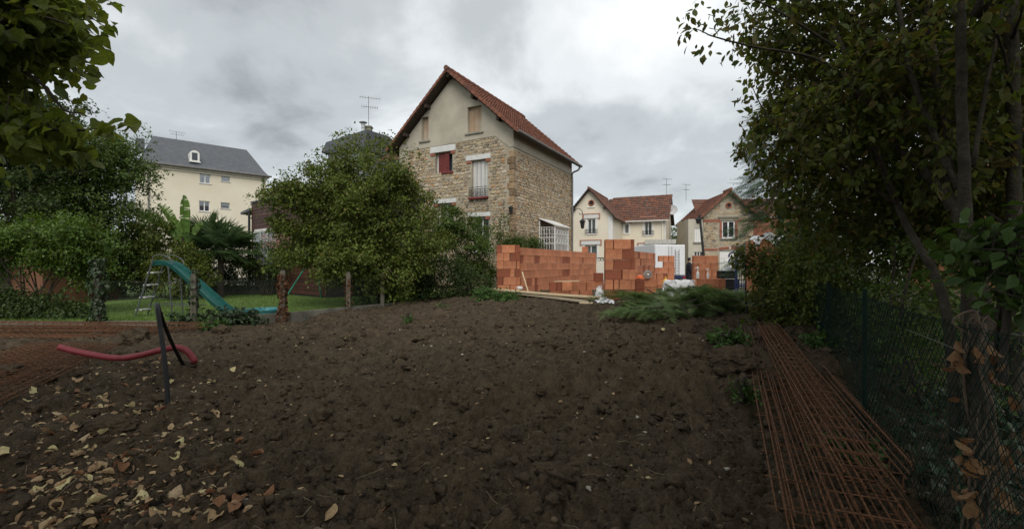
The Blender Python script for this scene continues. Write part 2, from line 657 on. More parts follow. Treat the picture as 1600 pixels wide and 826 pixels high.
# lawn behind the low wall
b = MB()
lw = [(p[0], p[1] + 0.14) for p in WALL_LINE[:-1]] + [(-2.9, 17.6), (-2.6, 22.0)]
ring = [(x, y, 0.2) for x, y in lw] + [(-5, 30, 0.2), (-40, 34, 0.2)]
b.poly(ring, [tuple(range(len(ring)))])
b.build('lawn', M_LAWN, kind='structure', label='neighbouring lawn behind the low concrete wall')
g = np.random.default_rng(3)
n = 50000
x = -14 + 11.2 * g.random(n)
y = 11.2 + 11.5 * g.random(n) ** 1.3
k = wall_side(x, y) > 0.2
x, y = x[k], y[k]
n = len(x)
hh = 0.03 + 0.05 * g.random(n)
an = g.random(n) * 6.283
ww = 0.006
lean = (g.random((n, 2)) - 0.5) * 0.06
V = np.zeros((n, 3, 3))
V[:, 0] = np.stack([x - ww * np.cos(an), y - ww * np.sin(an), np.full(n, 0.2)], -1)
V[:, 1] = np.stack([x + ww * np.cos(an), y + ww * np.sin(an), np.full(n, 0.2)], -1)
V[:, 2] = np.stack([x + lean[:, 0], y + lean[:, 1], 0.2 + hh], -1)
M_GRASS = leaf_mat('grass_blades', [(0.10, 0.19, 0.035), (0.17, 0.27, 0.055), (0.21, 0.28, 0.08)], trans=0.3)
put(bpy.data.objects.new('grass', mesh_fast('grass', V.reshape(-1, 3), np.arange(n * 3).reshape(-1, 3), M_GRASS, rnd=np.repeat(g.random(n), 3))), kind='stuff', label='short mown grass of the lawn behind the low wall')

# street beyond the building plot, with a kerbed pavement
FS = Frame((6.0, 31.0), (0.914, -0.407), (-0.407, -0.914))
b = MB()
b.poly([FS(-60, 0, 0.21), FS(60, 0, 0.21), FS(60, -7, 0.21), FS(-60, -7, 0.21)], [(0, 1, 2, 3)])
b.build('street', M_ASPHALT, kind='structure', label='asphalt street in front of the far houses')
b = MB()
b.fbox(FS, -60, 60, -9.2, -7.0, -0.1, 0.33)
b.build('pavement', M_CONC, kind='structure', label='raised pavement along the far houses')

# low concrete garden wall, one cast panel between each pair of posts
gw = thing('garden_wall', 'low weathered concrete wall along the lawn edge', 'wall', (WALL_LINE[2][0], WALL_LINE[2][1], 0))
for (x0, y0), (x1, y1) in zip(WALL_LINE[:-1], WALL_LINE[1:]):
    L = math.hypot(x1 - x0, y1 - y0)
    npan = max(1, round(L / 2.4))
    d = Vector(((x1 - x0) / L, (y1 - y0) / L))
    for k in range(npan):
        fr = Frame((x0 + d.x * L * k / npan, y0 + d.y * L * k / npan), d, (d.y, -d.x))
        b = MB()
        b.fbox(fr, 0.006, L / npan - 0.006, -0.1, 0.0, -0.15, (0.36 if x0 > -9 else 0.24) + random.uniform(-0.012, 0.012))
        b.build('concrete_panel', mat('mossy_concrete', (0.075, 0.072, 0.055), c2=(0.16, 0.15, 0.12), scale=2.5, rough=.95, bump=.008, bscale=30), gw, bevel=0.01)
# ================================================================ houses
M_RENDER = mat('beige_render', (0.35, 0.315, 0.25), c2=(0.47, 0.43, 0.345), scale=0.9, rough=0.92, bump=0.003, bscale=90)
M_MORTAR = mat('lime_mortar', (0.31, 0.265, 0.195), c2=(0.42, 0.37, 0.28), scale=1.6, rough=0.95, bump=0.01, bscale=30)
STONES = [(0.50, 0.40, 0.25), (0.36, 0.27, 0.16), (0.60, 0.50, 0.35), (0.25, 0.17, 0.10), (0.46, 0.41, 0.33), (0.50, 0.28, 0.13), (0.56, 0.46, 0.29), (0.19, 0.15, 0.12), (0.48, 0.37, 0.22), (0.63, 0.56, 0.45)]
M_STONE = mat('millstone', (0.75, 0.75, 0.75), c2=(1.0, 1.0, 1.0), scale=9, rough=0.9, bump=0.012, bscale=22, attr=STONES)
M_TILE = mat('clay_roof_tile', (0.8, 0.8, 0.8), c2=(1, 1, 1), scale=5, rough=0.8, attr=[(0.21, 0.078, 0.044), (0.17, 0.066, 0.042), (0.26, 0.10, 0.055), (0.14, 0.065, 0.046), (0.23, 0.088, 0.05)], bump=0.006, bscale=40)
M_TILED = mat('weathered_roof_tile', (0.8, 0.8, 0.8), c2=(1, 1, 1), scale=5, rough=0.85, attr=[(0.21, 0.085, 0.055), (0.15, 0.078, 0.058), (0.26, 0.115, 0.07), (0.12, 0.07, 0.056), (0.21, 0.125, 0.09)], bump=0.006, bscale=40)
M_DWOOD = mat('dark_eaves_wood', (0.05, 0.035, 0.025), scale=4, rough=0.8)
M_WHITE = mat('white_paint', (0.72, 0.71, 0.68), var=0.06, scale=3, rough=0.5)
M_LINTEL = mat('pale_lintel', (0.55, 0.55, 0.53), c2=(0.68, 0.68, 0.66), scale=4, rough=0.8)
M_REDP = mat('oxblood_paint', (0.15, 0.028, 0.026), c2=(0.20, 0.04, 0.034), scale=4, rough=0.6)
M_BRICKRED = mat('red_brick', (0.26, 0.085, 0.05), c2=(0.34, 0.13, 0.08), scale=6, rough=0.85, bump=0.008, bscale=30)
M_PLANKW = mat('faded_shutter_wood', (0.42, 0.36, 0.28), c2=(0.38, 0.25, 0.15), scale=1.8, rough=0.8)
M_ROLL = mat('grey_white_shutter', (0.56, 0.55, 0.52), var=0.08, scale=3, rough=0.6)
M_IRON = mat('black_ironwork', (0.03, 0.03, 0.03), scale=8, rough=0.6, metal=0.3)
M_ZINC = mat('zinc_pipe', (0.16, 0.15, 0.14), c2=(0.23, 0.22, 0.21), scale=4, rough=0.6, metal=0.5)
M_DARKIN = mat('dark_interior', (0.02, 0.02, 0.022), scale=2, rough=0.9)
M_CURT = mat('pale_curtain', (0.52, 0.53, 0.54), c2=(0.30, 0.31, 0.33), scale=5, rough=0.9)
M_PVC = mat('white_window_frame', (0.75, 0.75, 0.73), var=0.05, scale=3, rough=0.4)
M_GLASS = glass_mat()


def wall_faces(b, F, t0, t1, z0, top, openings, depth, extra_t=()):
    """outer skin of a wall with holes and their reveals; top is a height or a function of t"""
    tf = top if callable(top) else (lambda t: top)
    cuts = sorted({t0, t1, *[o[0] for o in openings], *[o[1] for o in openings], *[t for t in extra_t if t0 < t < t1]})
    for ta, tb in zip(cuts[:-1], cuts[1:]):
        z = z0
        tm = (ta + tb) / 2
        for o in sorted([o for o in openings if o[0] < tm < o[1]], key=lambda o: o[2]):
            b.fquad(F, ta, tb, 0, z, o[2])
            z = o[3]
        b.poly([F(ta, 0, z), F(tb, 0, z), F(tb, 0, tf(tb)), F(ta, 0, tf(ta))], [(0, 1, 2, 3)])
    for a, c, za, zb in openings:
        for p, q in (((a, za), (c, za)), ((c, za), (c, zb)), ((c, zb), (a, zb)), ((a, zb), (a, za))):
            b.poly([F(p[0], 0, p[1]), F(q[0], 0, q[1]), F(q[0], -depth, q[1]), F(p[0], -depth, p[1])], [(0, 1, 2, 3)])


def stone_skin(F, t0, t1, z0, top, skip, hmin, hmax, seed, lmin=1.1, lmax=2.4, proud=0.045, bands=None):
    """rubble stones laid in uneven courses, each an irregular block with its own colour"""
    g = random.Random(seed)
    b = MB()
    z = z0
    tf = top if callable(top) else (lambda t: top)
    while z < z0 + 14:
        h = g.uniform(hmin, hmax)
        t = t0 + g.uniform(-0.2, 0.0)
        anyin = False
        while t < t1:
            L = h * g.uniform(lmin, lmax)
            a, c = max(t, t0 + 0.01), min(t + L, t1 - 0.01)
            t += L
            if c - a < 0.05:
                continue
            tm = (a + c) / 2
            if z + h * 0.75 > min(tf(a), tf(c), tf(tm)):
                continue
            anyin = True
            zz = z + g.uniform(-0.02, 0.02)
            if any(a < s[1] and c > s[0] and zz < s[3] and zz + h > s[2] for s in skip):
                continue
            j = 0.008 + 0.010 * g.random()
            a2, c2, zb, zt = a + j, c - j, zz + j, min(zz + h - j, tf(tm) - 0.01)
            jt, jz = (c2 - a2) * 0.16, (zt - zb) * 0.22
            pts = []
            for fx, fz in ((0, .3), (.22, 0), (.75, .03), (1, .28), (1, .75), (.72, 1), (.25, .97), (0, .7)):
                pts.append((a2 + fx * (c2 - a2) + g.uniform(-jt, jt) * 0.5, zb + fz * (zt - zb) + g.uniform(-jz, jz) * 0.5))
            p1 = proud * g.uniform(0.35, 1.0)
            cm, zm = (a2 + c2) / 2, (zb + zt) / 2
            vs = [F(q[0], -0.01, q[1]) for q in pts] + [F(cm + (q[0] - cm) * 0.8, p1 + g.uniform(-.008, .008), zm + (q[1] - zm) * 0.8) for q in pts]
            fs = [(k, (k + 1) % 8, 8 + (k + 1) % 8, 8 + k) for k in range(8)] + [tuple(range(8, 16))]
            if F.flip is False:
                fs = [f[::-1] for f in fs]
            b.poly(vs, fs, max(0.001, g.random()))
        z += h
        if not anyin and z > z0 + 1:
            break
    return b


def window(house, F, r, depth=0.2, frame=None, mull=1, trans=0, curtain=M_CURT, fw=0.06, sill=None, label=None):
    """a glazed window in an opening r = (t0, t1, z0, z1): frame, panes one by one, something behind"""
    t0, t1, z0, z1 = r
    frame = frame or M_PVC
    b = MB()
    n0, n1 = -depth - 0.01, -depth + 0.05
    b.fbox(F, t0, t0 + fw, n0, n1, z0, z1)
    b.fbox(F, t1 - fw, t1, n0, n1, z0, z1)
    b.fbox(F, t0 + fw, t1 - fw, n0, n1, z0, z0 + fw)
    b.fbox(F, t0 + fw, t1 - fw, n0, n1, z1 - fw, z1)
    ts = [t0 + fw + (t1 - t0 - 2 * fw) * k / (mull + 1) for k in range(mull + 2)]
    zs = [z0 + fw + (z1 - z0 - 2 * fw) * k / (trans + 1) for k in range(trans + 2)]
    for t in ts[1:-1]:
        b.fbox(F, t - fw * 0.6, t + fw * 0.6, n0 - .002, n1 + .004, z0 + fw + .001, z1 - fw - .001)
    for z in zs[1:-1]:
        b.fbox(F, t0 + fw + .001, t1 - fw - .001, n0 + .004, n1 - 0.01, z - fw * 0.3, z + fw * 0.3)
    w = b.build('window', frame, house, label=label)
    for a, c in zip(ts[:-1], ts[1:]):
        for zl, zh in zip(zs[:-1], zs[1:]):
            p = MB()
            p.fbox(F, a + .004, c - .004, -depth + 0.012, -depth + 0.018, zl + .004, zh - .004)
            p.build('pane', M_GLASS, w)
    p = MB()
    nfold = max(6, int((t1 - t0) / 0.07))
    vs, fs = [], []
    for k in range(nfold + 1):
        t = t0 + (t1 - t0) * k / nfold
        n = -depth - 0.12 + 0.02 * (k % 2)
        vs += [F(t, n, z0), F(t, n, z1)]
        if k:
            fs.append((2 * k - 2, 2 * k, 2 * k + 1, 2 * k - 1))
    p.poly(vs, fs)
    p.build('curtain', curtain, w)
    if sill:
        s = MB()
        s.fbox(F, t0 - 0.08, t1 + 0.08, -depth, 0.07, z0 - 0.07, z0 - 0.004)
        s.build('sill', sill, w, bevel=0.008)
    return w


def slat_shutter(house, F, r, depth, m, n, name='shutter', groove=0.012):
    """closed shutter of upright boards"""
    t0, t1, z0, z1 = r
    s = None
    b = MB()
    b.fbox(F, t0, t1, -depth - 0.03, -depth, z0, z1)
    s = b.build(name, M_DWOOD, house)
    for k in range(n):
        a, c = t0 + (t1 - t0) * k / n, t0 + (t1 - t0) * (k + 1) / n
        q = MB()
        q.fbox(F, a + groove / 2, c - groove / 2, -depth + .001, -depth + 0.03, z0 + 0.01, z1 - 0.01)
        q.build('board', m, s, bevel=0.004)
    return s


def tiled_slope(b, A, B, C, D, rows, cols, thick=0.05, wave=0.03, seed=1, curve=None):
    """overlapping interlocking tiles on the slope A-B (eaves) to D-C (ridge)"""
    g = random.Random(seed)
    A, B, C, D = (Vector(p) for p in (A, B, C, D))
    nrm = (B - A).cross(D - A).normalized()
    if nrm.z < 0:
        nrm = -nrm

    def P(u, v):
        lo, hi = A.lerp(B, u), D.lerp(C, u)
        p = lo.lerp(hi, v)
        if curve:
            p = p + Vector((0, 0, curve(v)))
        return p
    for r in range(rows):
        v0, v1 = r / rows, (r + 1) / rows
        for c in range(cols):
            u0, u1 = c / cols, (c + 1) / cols
            um = u0 + (u1 - u0) * 0.35
            rnd = max(0.001, g.random())
            lift = g.uniform(0.0, 0.008)
            lo0, lom, lo1 = P(u0, v0) + nrm * (thick + lift), P(um, v0) + nrm * (thick + wave + lift), P(u1, v0) + nrm * (thick + lift)
            hi0, him, hi1 = P(u0, v1) + nrm * 0.008, P(um, v1) + nrm * (0.008 + wave), P(u1, v1) + nrm * 0.008
            vs = [lo0, lom, lo1, hi1, him, hi0, P(u0, v0), P(u1, v0)]
            b.poly(vs, [(0, 1, 4, 5), (1, 2, 3, 4), (6, 7, 2, 1, 0)], rnd)


def aerial(base, h, m, parent=None, label=None, cat=None, rods=7, size=0.7, az=0.3, name='aerial', group=None):
    """TV aerial: mast, boom and rods"""
    b = MB()
    b.tube([base, base + Vector((0, 0, h))], 0.022, 6)
    o = b.build(name, m, parent, label, cat, group)
    d, s = Vector((math.cos(az), math.sin(az), 0)), Vector((-math.sin(az), math.cos(az), 0))
    for zf, sz in ((0.96, size), (0.66, size * 0.8)):
        q = MB()
        c = base + Vector((0, 0, h * zf))
        q.tube([c - d * sz * 0.7, c + d * sz * 0.9], 0.014, 5)
        for k in range(rods):
            e = c + d * sz * (-0.65 + 1.5 * k / (rods - 1))
            up = Vector((0, 0, 0.25)) if zf > .9 else s
            q.tube([e - up * sz * 0.55, e + up * sz * 0.55], 0.009, 4)
        q.build('antenna_array', m, o)
    return o


# ---------------------------------------------------------------- the tall stone house
HC = Vector((XP(802, 22.0), 22.0))
FG = Frame(HC, (-0.882, 0.471), (-0.471, -0.882))      # gable wall, t runs left
FR = Frame(HC, (0.471, 0.882), (0.882, -0.471))        # side wall, t runs back
GW, SL = 7.12, 7.86
EAVE, RIDGE = 8.05, 11.25
house = thing('stone_house', 'tall stone house with beige rendered gable and red tile roof', 'house', (HC.x, HC.y, 0.3))


def rake(t):
    return EAVE + (RIDGE - EAVE) * (1 - abs(t - GW / 2) / (GW / 2))


def stone_top(t):
    return float(np.interp(t, [0, 0.2, 1.0, 6.46, 6.95, GW], [7.26, 7.26, 7.9, 7.8, 7.15, 7.15]))


w_tr = FG.rect(731, 753, 167, 208)
w_tl = FG.rect(659, 670, 184, 221)
w_red = FG.rect(680, 707, 239, 270)
w_sh = FG.rect(737, 762, 251, 309)
w_gl = FG.rect(684, 709, 319, 368)
w_gr = FG.rect(740, 764, 340, 394)
stone_open = [w_red, w_sh, w_gl, w_gr]
b = MB()
wall_faces(b, FG, 0, GW, 0.2, stone_top, stone_open, 0.3, extra_t=[0.2, 1.0, 6.46, 6.95])
b.fquad(FG, 0.05, GW - 0.05, -0.6, 0.2, 7.0)
b.build('stone_wall', M_MORTAR, house, label='rubble stone lower gable wall')
b = MB()
wall_faces(b, FR, 0, SL, 0.2, 7.24, [], 0.3)
b.poly([FG(GW, 0, 0.2), FG(GW, -SL, 0.2), FG(GW, -SL, EAVE), FG(GW, 0, EAVE)], [(0, 1, 2, 3)])
b.poly([FR(SL, 0, 0.2), FR(SL, -GW, 0.2), FR(SL, -GW, EAVE), FR(SL, -GW / 2, RIDGE), FR(SL, 0, EAVE)], [(0, 1, 2, 3, 4)])
b.build('stone_wall', M_MORTAR, house, label='rubble stone side wall')
# render above the stone, standing 25 mm proud
b = MB()
rc = sorted({0, 0.2, 1.0, 6.46, 6.95, GW, GW / 2, w_tr[0], w_tr[1], w_tl[0], w_tl[1]})
pr = 0.025
for ta, tb in zip(rc[:-1], rc[1:]):
    lo = (stone_top(ta), stone_top(tb))
    tm = (ta + tb) / 2
    ops = [o for o in (w_tr, w_tl) if o[0] < tm < o[1]]
    segs = [(lo, (rake(ta), rake(tb)))] if not ops else [(lo, (ops[0][2],) * 2), ((ops[0][3],) * 2, (rake(ta), rake(tb)))]
    for l, h in segs:
        b.poly([FG(ta, pr, l[0]), FG(tb, pr, l[1]), FG(tb, pr, h[1]), FG(ta, pr, h[0])], [(0, 1, 2, 3)])
    b.poly([FG(ta, pr, lo[0]), FG(tb, pr, lo[1]), FG(tb, -0.02, lo[1]), FG(ta, -0.02, lo[0])], [(0, 1, 2, 3)])
for a, c, za, zb in (w_tr, w_tl):
    for p, q in (((a, za), (c, za)), ((c, za), (c, zb)), ((c, zb), (a, zb)), ((a, zb), (a, za))):
        b.poly([FG(p[0], pr, p[1]), FG(q[0], pr, q[1]), FG(q[0], -0.25, q[1]), FG(p[0], -0.25, p[1])], [(0, 1, 2, 3)])
b.build('rendered_gable', M_RENDER, house)
b = MB()
b.fbox(FR, -0.022, SL, -0.2, pr, 7.26, EAVE + 0.05)
b.build('rendered_side', M_RENDER, house)

lint = {'red': FG.rect(673, 712, 229, 238.5), 'sh': FG.rect(729, 767, 243, 250.5), 'gl': FG.rect(678, 713, 312, 318.5), 'gr': FG.rect(732, 766.5, 333, 339.5)}
skip = [(o[0] - .02, o[1] + .02, o[2] - .02, o[3]) for o in stone_open] + [(l[0] - .02, l[1] + .02, l[2] - .15, l[3]) for l in lint.values()] + [(-1, 0.32, 0, 7.3)]
stone_skin(FG, 0.0, GW, 0.25, stone_top, skip, 0.09, 0.20, 5, 0.8, 1.9).build('rubble_stones', M_STONE, house, kind='stuff', label='uneven ochre millstones of the gable')
stone_skin(FR, 0.3, SL, 0.25, 7.22, [(2.9, 5.0, 0.0, 3.0)], 0.085, 0.17, 6, 0.8, 1.7).build('rubble_stones', M_STONE, house, kind='stuff', label='small ochre millstones of the side wall')
zq = 0.3
k = 0
gq = random.Random(4)
M_QUOIN = mat('rusty_quoin', (0.19, 0.115, 0.06), c2=(0.36, 0.27, 0.17), scale=3.0, rough=0.9, bump=0.012, bscale=25, rnd=0.35)
while zq < 6.95:
    h = gq.uniform(0.24, 0.36)
    h = min(h, 7.24 - zq)
    lt, ls = (0.32, 0.2) if k % 2 else (0.22, 0.3)
    b = MB()
    b.fbox(FG, -0.035, lt, -ls, 0.035, zq + .008, zq + h - .008)
    b.build('quoin', M_QUOIN, house, bevel=0.02)
    zq += h
    k += 1
for nm, key in (('lintel', 'red'), ('lintel', 'sh'), ('lintel', 'gl'), ('lintel', 'gr')):
    l = lint[key]
    fpart(nm, M_LINTEL, house, FG, (l[0], l[1], -0.1, 0.06, l[2], l[3]), bevel=0.01)
    for a, c in ((l[0] + 0.02, l[0] + 0.28), (l[1] - 0.28, l[1] - 0.02)):
        fpart('brick_corbel', M_BRICKRED, house, FG, (a, c, -0.08, 0.045, l[2] - 0.15, l[2] - .003), bevel=0.008)
for r, n, m in ((w_tr, 3, M_PLANKW), (w_tl, 2, M_PLANKW)):
    s = slat_shutter(house, FG, (r[0], r[1], r[2], r[3]), 0.2, m, n)
    fpart('sill', mat('stone_sill', (0.27, 0.25, 0.2), scale=4), house, FG, (r[0] - 0.12, r[1] + 0.14, -0.15, 0.1, r[2] - 0.09, r[2] + .004), bevel=0.01)
slat_shutter(house, FG, w_sh, 0.16, M_ROLL, 4, groove=0.03)
fpart('sill', M_REDP, house, FG, (w_sh[0] - 0.06, w_sh[1] + 0.12, -0.1, 0.2, w_sh[2] - 0.1, w_sh[2] + 0.0), bevel=0.01)
# iron window guard in front of the white shutters: rails, bars and scrolls
rail = MB()
ra, rb_, rz0, rz1 = w_sh[0] - 0.02, w_sh[1] + 0.1, w_sh[2] + 0.06, w_sh[2] + 0.5
for z in (rz0, rz1 - 0.1, rz1):
    rail.tube([FG(ra, 0.1, z), FG(rb_, 0.1, z)], 0.014, 6)
for k in range(9):
    t = ra + (rb_ - ra) * k / 8
    rail.tube([FG(t, 0.1, rz0), FG(t, 0.1, rz1 - 0.1)], 0.009, 5)
for k in range(4):
    c0 = ra + (rb_ - ra) * (k + 0.5) / 4
    pts = []
    for j in range(22):
        th = j / 21 * 4 * math.pi * (1 if k % 2 else -1)
        rr_ = 0.03 + 0.09 * abs(1 - j / 10.5)
        pts.append(FG(c0 + rr_ * math.cos(th), 0.1, (rz0 + rz1 - 0.1) / 2 + rr_ * 1.3 * math.sin(th)))
    rail.tube(pts, 0.009, 5)
rail.build('window_guard', M_IRON, house)
# red shutters standing half open over a pale window
window(house, FG, w_red, depth=0.26, mull=1)
tm = (w_red[0] + w_red[1]) / 2
for a, c, off in ((tm + 0.02, tm + 0.42, 0.0), (tm - 0.28, tm - 0.02, 0.05)):
    sb = MB()
    sb.fbox(FG, a, c, -0.17 + off, -0.13 + off, w_red[2] + 0.03, w_red[3] - 0.02)
    so = sb.build('red_shutter', M_REDP, house, bevel=0.005)
    for j in range(12):
        z = w_red[2] + 0.1 + j * (w_red[3] - w_red[2] - 0.2) / 12
        sl = MB()
        sl.fbox(FG, a + 0.04, c - 0.04, -0.129 + off, -0.115 + off, z, z + 0.045)
        sl.build('slat', M_REDP, so)
fpart('sill', M_REDP, house, FG, (w_red[0] - 0.05, w_red[1] - 0.45, -0.1, 0.1, w_red[2] - 0.09, w_red[2] + .003), bevel=0.008)
window(house, FG, w_gl, depth=0.2, sill=M_LINTEL)
window(house, FG, w_gr, depth=0.2, sill=M_LINTEL)

# roof: two tiled slopes with deep eaves, verge tiles one by one
OV, OF = 0.48, 0.5
slope = (RIDGE - EAVE) / (GW / 2)
zR = RIDGE + 0.22
zE = zR - slope * (GW / 2 + OV)


def RP(t, n, up=0.0):
    """a point on the roof plane: t across the gable, n out of it"""
    return Vector(FG(t, n, zR - slope * abs(t - GW / 2) + up))


b = MB()
for s in (-1, 1):
    te = GW / 2 + s * (GW / 2 + OV)
    A, B, C, D = RP(te, OF), RP(te, -SL - 0.4), RP(GW / 2, -SL - 0.4), RP(GW / 2, OF)
    dn = Vector((0, 0, -0.13))
    b.hexa([A + dn, B + dn, C + dn, D + dn, A, B, C, D])
roof = b.build('roof', M_DWOOD, house)
b = MB()
for s in (-1, 1):
    te = GW / 2 + s * (GW / 2 + OV + 0.05)
    tiled_slope(b, RP(te, OF - 0.1, .01), RP(te, -SL - 0.4, .01), RP(GW / 2, -SL - 0.4, .01), RP(GW / 2, OF - 0.1, .01), 17, 38, seed=s + 3)
b.build('roof_tile', M_TILE, roof, kind='stuff', label='red interlocking tiles of the two slopes')
slopelen = math.hypot(GW / 2 + OV, slope * (GW / 2 + OV))
nv = 19
for s in (-1, 1):
    for k in range(nv):
        f0, f1 = k / nv, (k + 1.12) / nv
        ta, tb = GW / 2 + s * f0 * (GW / 2 + OV + 0.03), GW / 2 + s * min(f1, 1.02) * (GW / 2 + OV + 0.03)
        la, lb = 0.105 - 0.028, 0.105 + 0.018
        q = MB()
        c8 = []
        for n, lo in ((OF + 0.06, -0.14), (OF - 0.22, -0.0)):
            c8 += [RP(ta, n, la + lo - 0.03), RP(tb, n, lb + lo - 0.03), RP(tb, n, lb), RP(ta, n, la)]
        q.hexa(c8, rnd=max(.001, random.random()))
        q.build('verge_tile', M_TILE, roof)
for k in range(18):
    n0 = OF + 0.1 - k * (SL + 1.0) / 18
    q = MB()
    pts = [RP(GW / 2, n0, 0.09), RP(GW / 2, n0 - 0.5, 0.075)]
    q.tube(pts, [0.13, 0.115], 10, rnd=max(.001, random.random()))
    q.build('ridge_tile', M_TILE, roof)
for s in (-1, 1):                                       # purlin ends under the verge
    for f in (0.0, 0.36, 0.72) if s > 0 else (0.36, 0.72):
        t = GW / 2 + s * f * (GW / 2 + OV)
        q = MB()
        z = zR - slope * abs(t - GW / 2) - 0.14
        q.fbox(FG, t - 0.07, t + 0.07, -0.1, OF - 0.08, z - 0.18, z)
        q.build('purlin_end', M_DWOOD, house)
b = MB()
ge = [Vector(FR(-OF, OV + 0.05, zE + 0.0)), Vector(FR(SL + 0.4, OV + 0.05, zE - 0.03))]
b.tube(ge, 0.07, 8)
b.build('gutter', M_ZINC, house)
b = MB()
b.tube(smooth_curve([FR(SL + 0.1, OV + 0.05, zE - 0.05), FR(SL + 0.06, OV - 0.05, zE - 0.3), FR(SL - 0.08, 0.1, zE - 0.5), FR(SL - 0.08, 0.09, zE - 0.9)], 6) + [Vector(FR(SL - 0.08, 0.09, 0.3))], 0.055, 8)
b.build('downpipe', M_ZINC, house)
# porch on the side wall: white iron frame, glazed, with a lean-to top
FPs = Frame(FR(2.94, 0, 0)[:2], (0.882, -0.471), (-0.471, -0.882))
PW, PL, pz1, pz0 = 0.92, 1.9, 3.66, 4.04
M_WIRON = mat('white_ironwork', (0.70, 0.70, 0.68), var=0.05, rough=0.5)
porch = MB()
for t in (0.03, PW - 0.0):
    porch.fbox(FPs, t - 0.035, t + 0.035, -0.035, 0.035, 0.3, pz0 - (pz0 - pz1) * t / PW - 0.05)
FPf = Frame(FR(2.94, PW, 0)[:2], (0.471, 0.882), (0.882, -0.471))
porch.fbox(FPf, PL - 0.035, PL + 0.035, -0.035, 0.035, 0.3, pz1 - 0.05)
porch = porch.build('porch', M_WIRON, house)
b = MB()
b.poly([FPs(-0.0, 0.12, pz0 + .02), FPs(PW + 0.1, 0.12, pz1 - .02), FPs(PW + 0.1, -PL - 0.12, pz1 - .02), FPs(0, -PL - 0.12, pz0 + .02),
        FPs(-0.0, 0.12, pz0 + .07), FPs(PW + 0.1, 0.12, pz1 + .03), FPs(PW + 0.1, -PL - 0.12, pz1 + .03), FPs(0, -PL - 0.12, pz0 + .07)],
       [(0, 1, 2, 3), (7, 6, 5, 4), (0, 4, 5, 1), (1, 5, 6, 2), (2, 6, 7, 3), (3, 7, 4, 0)])
b.build('porch_roof', M_WIRON, porch)
for Fp, L, nb in ((FPs, PW, 6), (FPf, PL, 10)):
    b = MB()
    tz = 3.62 if Fp is FPs else pz1 - 0.04
    for k in range(1, nb):
        t = L * k / nb
        b.tube([Fp(t, 0, 0.6), Fp(t, 0, tz)], 0.014, 5)
    for z in (0.6, 1.5, 2.7, 3.05, tz - 0.04):
        b.tube([Fp(0, 0, z), Fp(L, 0, z)], 0.016, 5)
    b.build('glazing_bar', M_WIRON, porch)
    for zc_ in (2.87, 3.34):
        nn = 3 if Fp is FPs else 5
        for k in range(nn):
            b = MB()
            cc, rr_ = L * (k + 0.5) / nn, 0.15
            b.tube([Fp(cc + rr_ * math.cos(j * 0.4488), 0.0, zc_ + rr_ * math.sin(j * 0.4488)) for j in range(15)], 0.011, 5, caps=False)
            b.build('scroll_ring', M_WIRON, porch)
    b = MB()
    b.fbox(Fp, 0.04, L - 0.04, -0.03, -0.024, 0.6, tz - 0.02)
    b.build('pane', M_GLASS, porch)
b = MB()
b.fbox(FR, 3.2, 4.6, 0.06, 0.1, 0.3, 2.9)
b.build('door', M_DARKIN, porch)


def lantern(c, m, parent, s=1.0, name='wall_lantern'):
    b = MB()
    b.lathe(c, [(0.02 * s, 0.42 * s), (0.05 * s, 0.40 * s), (0.16 * s, 0.30 * s), (0.17 * s, 0.28 * s), (0.13 * s, 0.27 * s), (0.085 * s, 0.0), (0.10 * s, -0.02 * s), (0.02 * s, -0.08 * s)], 8)
    return b.build(name, m, parent)


c = Vector(FG(0.02, 0.22, W(801, 334, 22.0).z))
lantern(c, M_IRON, house, 0.8)
b = MB()
b.tube([c + Vector((0, 0, 0.3)), Vector(FG(0.02, 0.0, c.z + 0.36))], 0.014, 5)
b.build('lantern_bracket', M_IRON, house)
# scrolled bracket lamp at the far corner
pc = Vector(FR(SL, 0.05, W(895, 345, 28.9).z))
arm = [pc + Vector((0.0, 0, 0.35)), pc + Vector((0.12, 0, 0.62)), pc + Vector((0.42, -.1, 0.72)), pc + Vector((0.62, -.15, 0.5)), pc + Vector((0.52, -.12, 0.34)), pc + Vector((0.40, -.1, 0.45))]
b = MB()
b.tube(smooth_curve(arm, 7), 0.02, 6)
b.tube([pc + Vector((0.0, 0, 0.35)), pc + Vector((0.0, 0, -0.3))], 0.02, 6)
b.tube([pc + Vector((0.62, -.15, 0.5)), pc + Vector((0.62, -.15, 0.02))], 0.014, 6)
b.build('lantern_bracket', M_IRON, house)
lantern(pc + Vector((0.62, -0.15, -0.45)), M_IRON, house, 1.25)
# ---------------------------------------------------------------- cream apartment block with a slate mansard
M_CREAM = mat('cream_render', (0.68, 0.61, 0.47), c2=(0.75, 0.69, 0.56), scale=0.35, rough=0.9, bump=0.003, bscale=60)
M_SLATE = mat('grey_slate', (0.075, 0.08, 0.09), c2=(0.11, 0.115, 0.125), scale=2.5, rough=0.65, bump=0.006, bscale=20)
M_GREYWIN = mat('grey_window_frame', (0.35, 0.36, 0.37), var=0.1, rough=0.5)
AO = Vector((XP(221, 44.0), 44.0))
FA = Frame(AO, (0.739, 0.673), (0.673, -0.739))
AL, AD, AE, AR = 10.9, 9.0, 11.45, 15.15
flat = thing('apartment_block', 'cream apartment block with dark slate mansard roof and dormer', 'building', (AO.x, AO.y, 0.1))
aw = [FA.rect(312, 329, 272, 287.5), FA.rect(346, 359, 276.5, 284.5), FA.rect(311, 328, 315, 331), FA.rect(345, 359, 317.5, 326.5)]
b = MB()
wall_faces(b, FA, 0, AL, 0.1, AE, aw, 0.22)
b.poly([FA(0, 0, 0.1), FA(0, -AD, 0.1), FA(0, -AD, AE), FA(0, 0, AE)], [(0, 1, 2, 3)])
b.poly([FA(AL, 0, 0.1), FA(AL, -AD, 0.1), FA(AL, -AD, AE), FA(AL, 0, AE)], [(0, 1, 2, 3)])
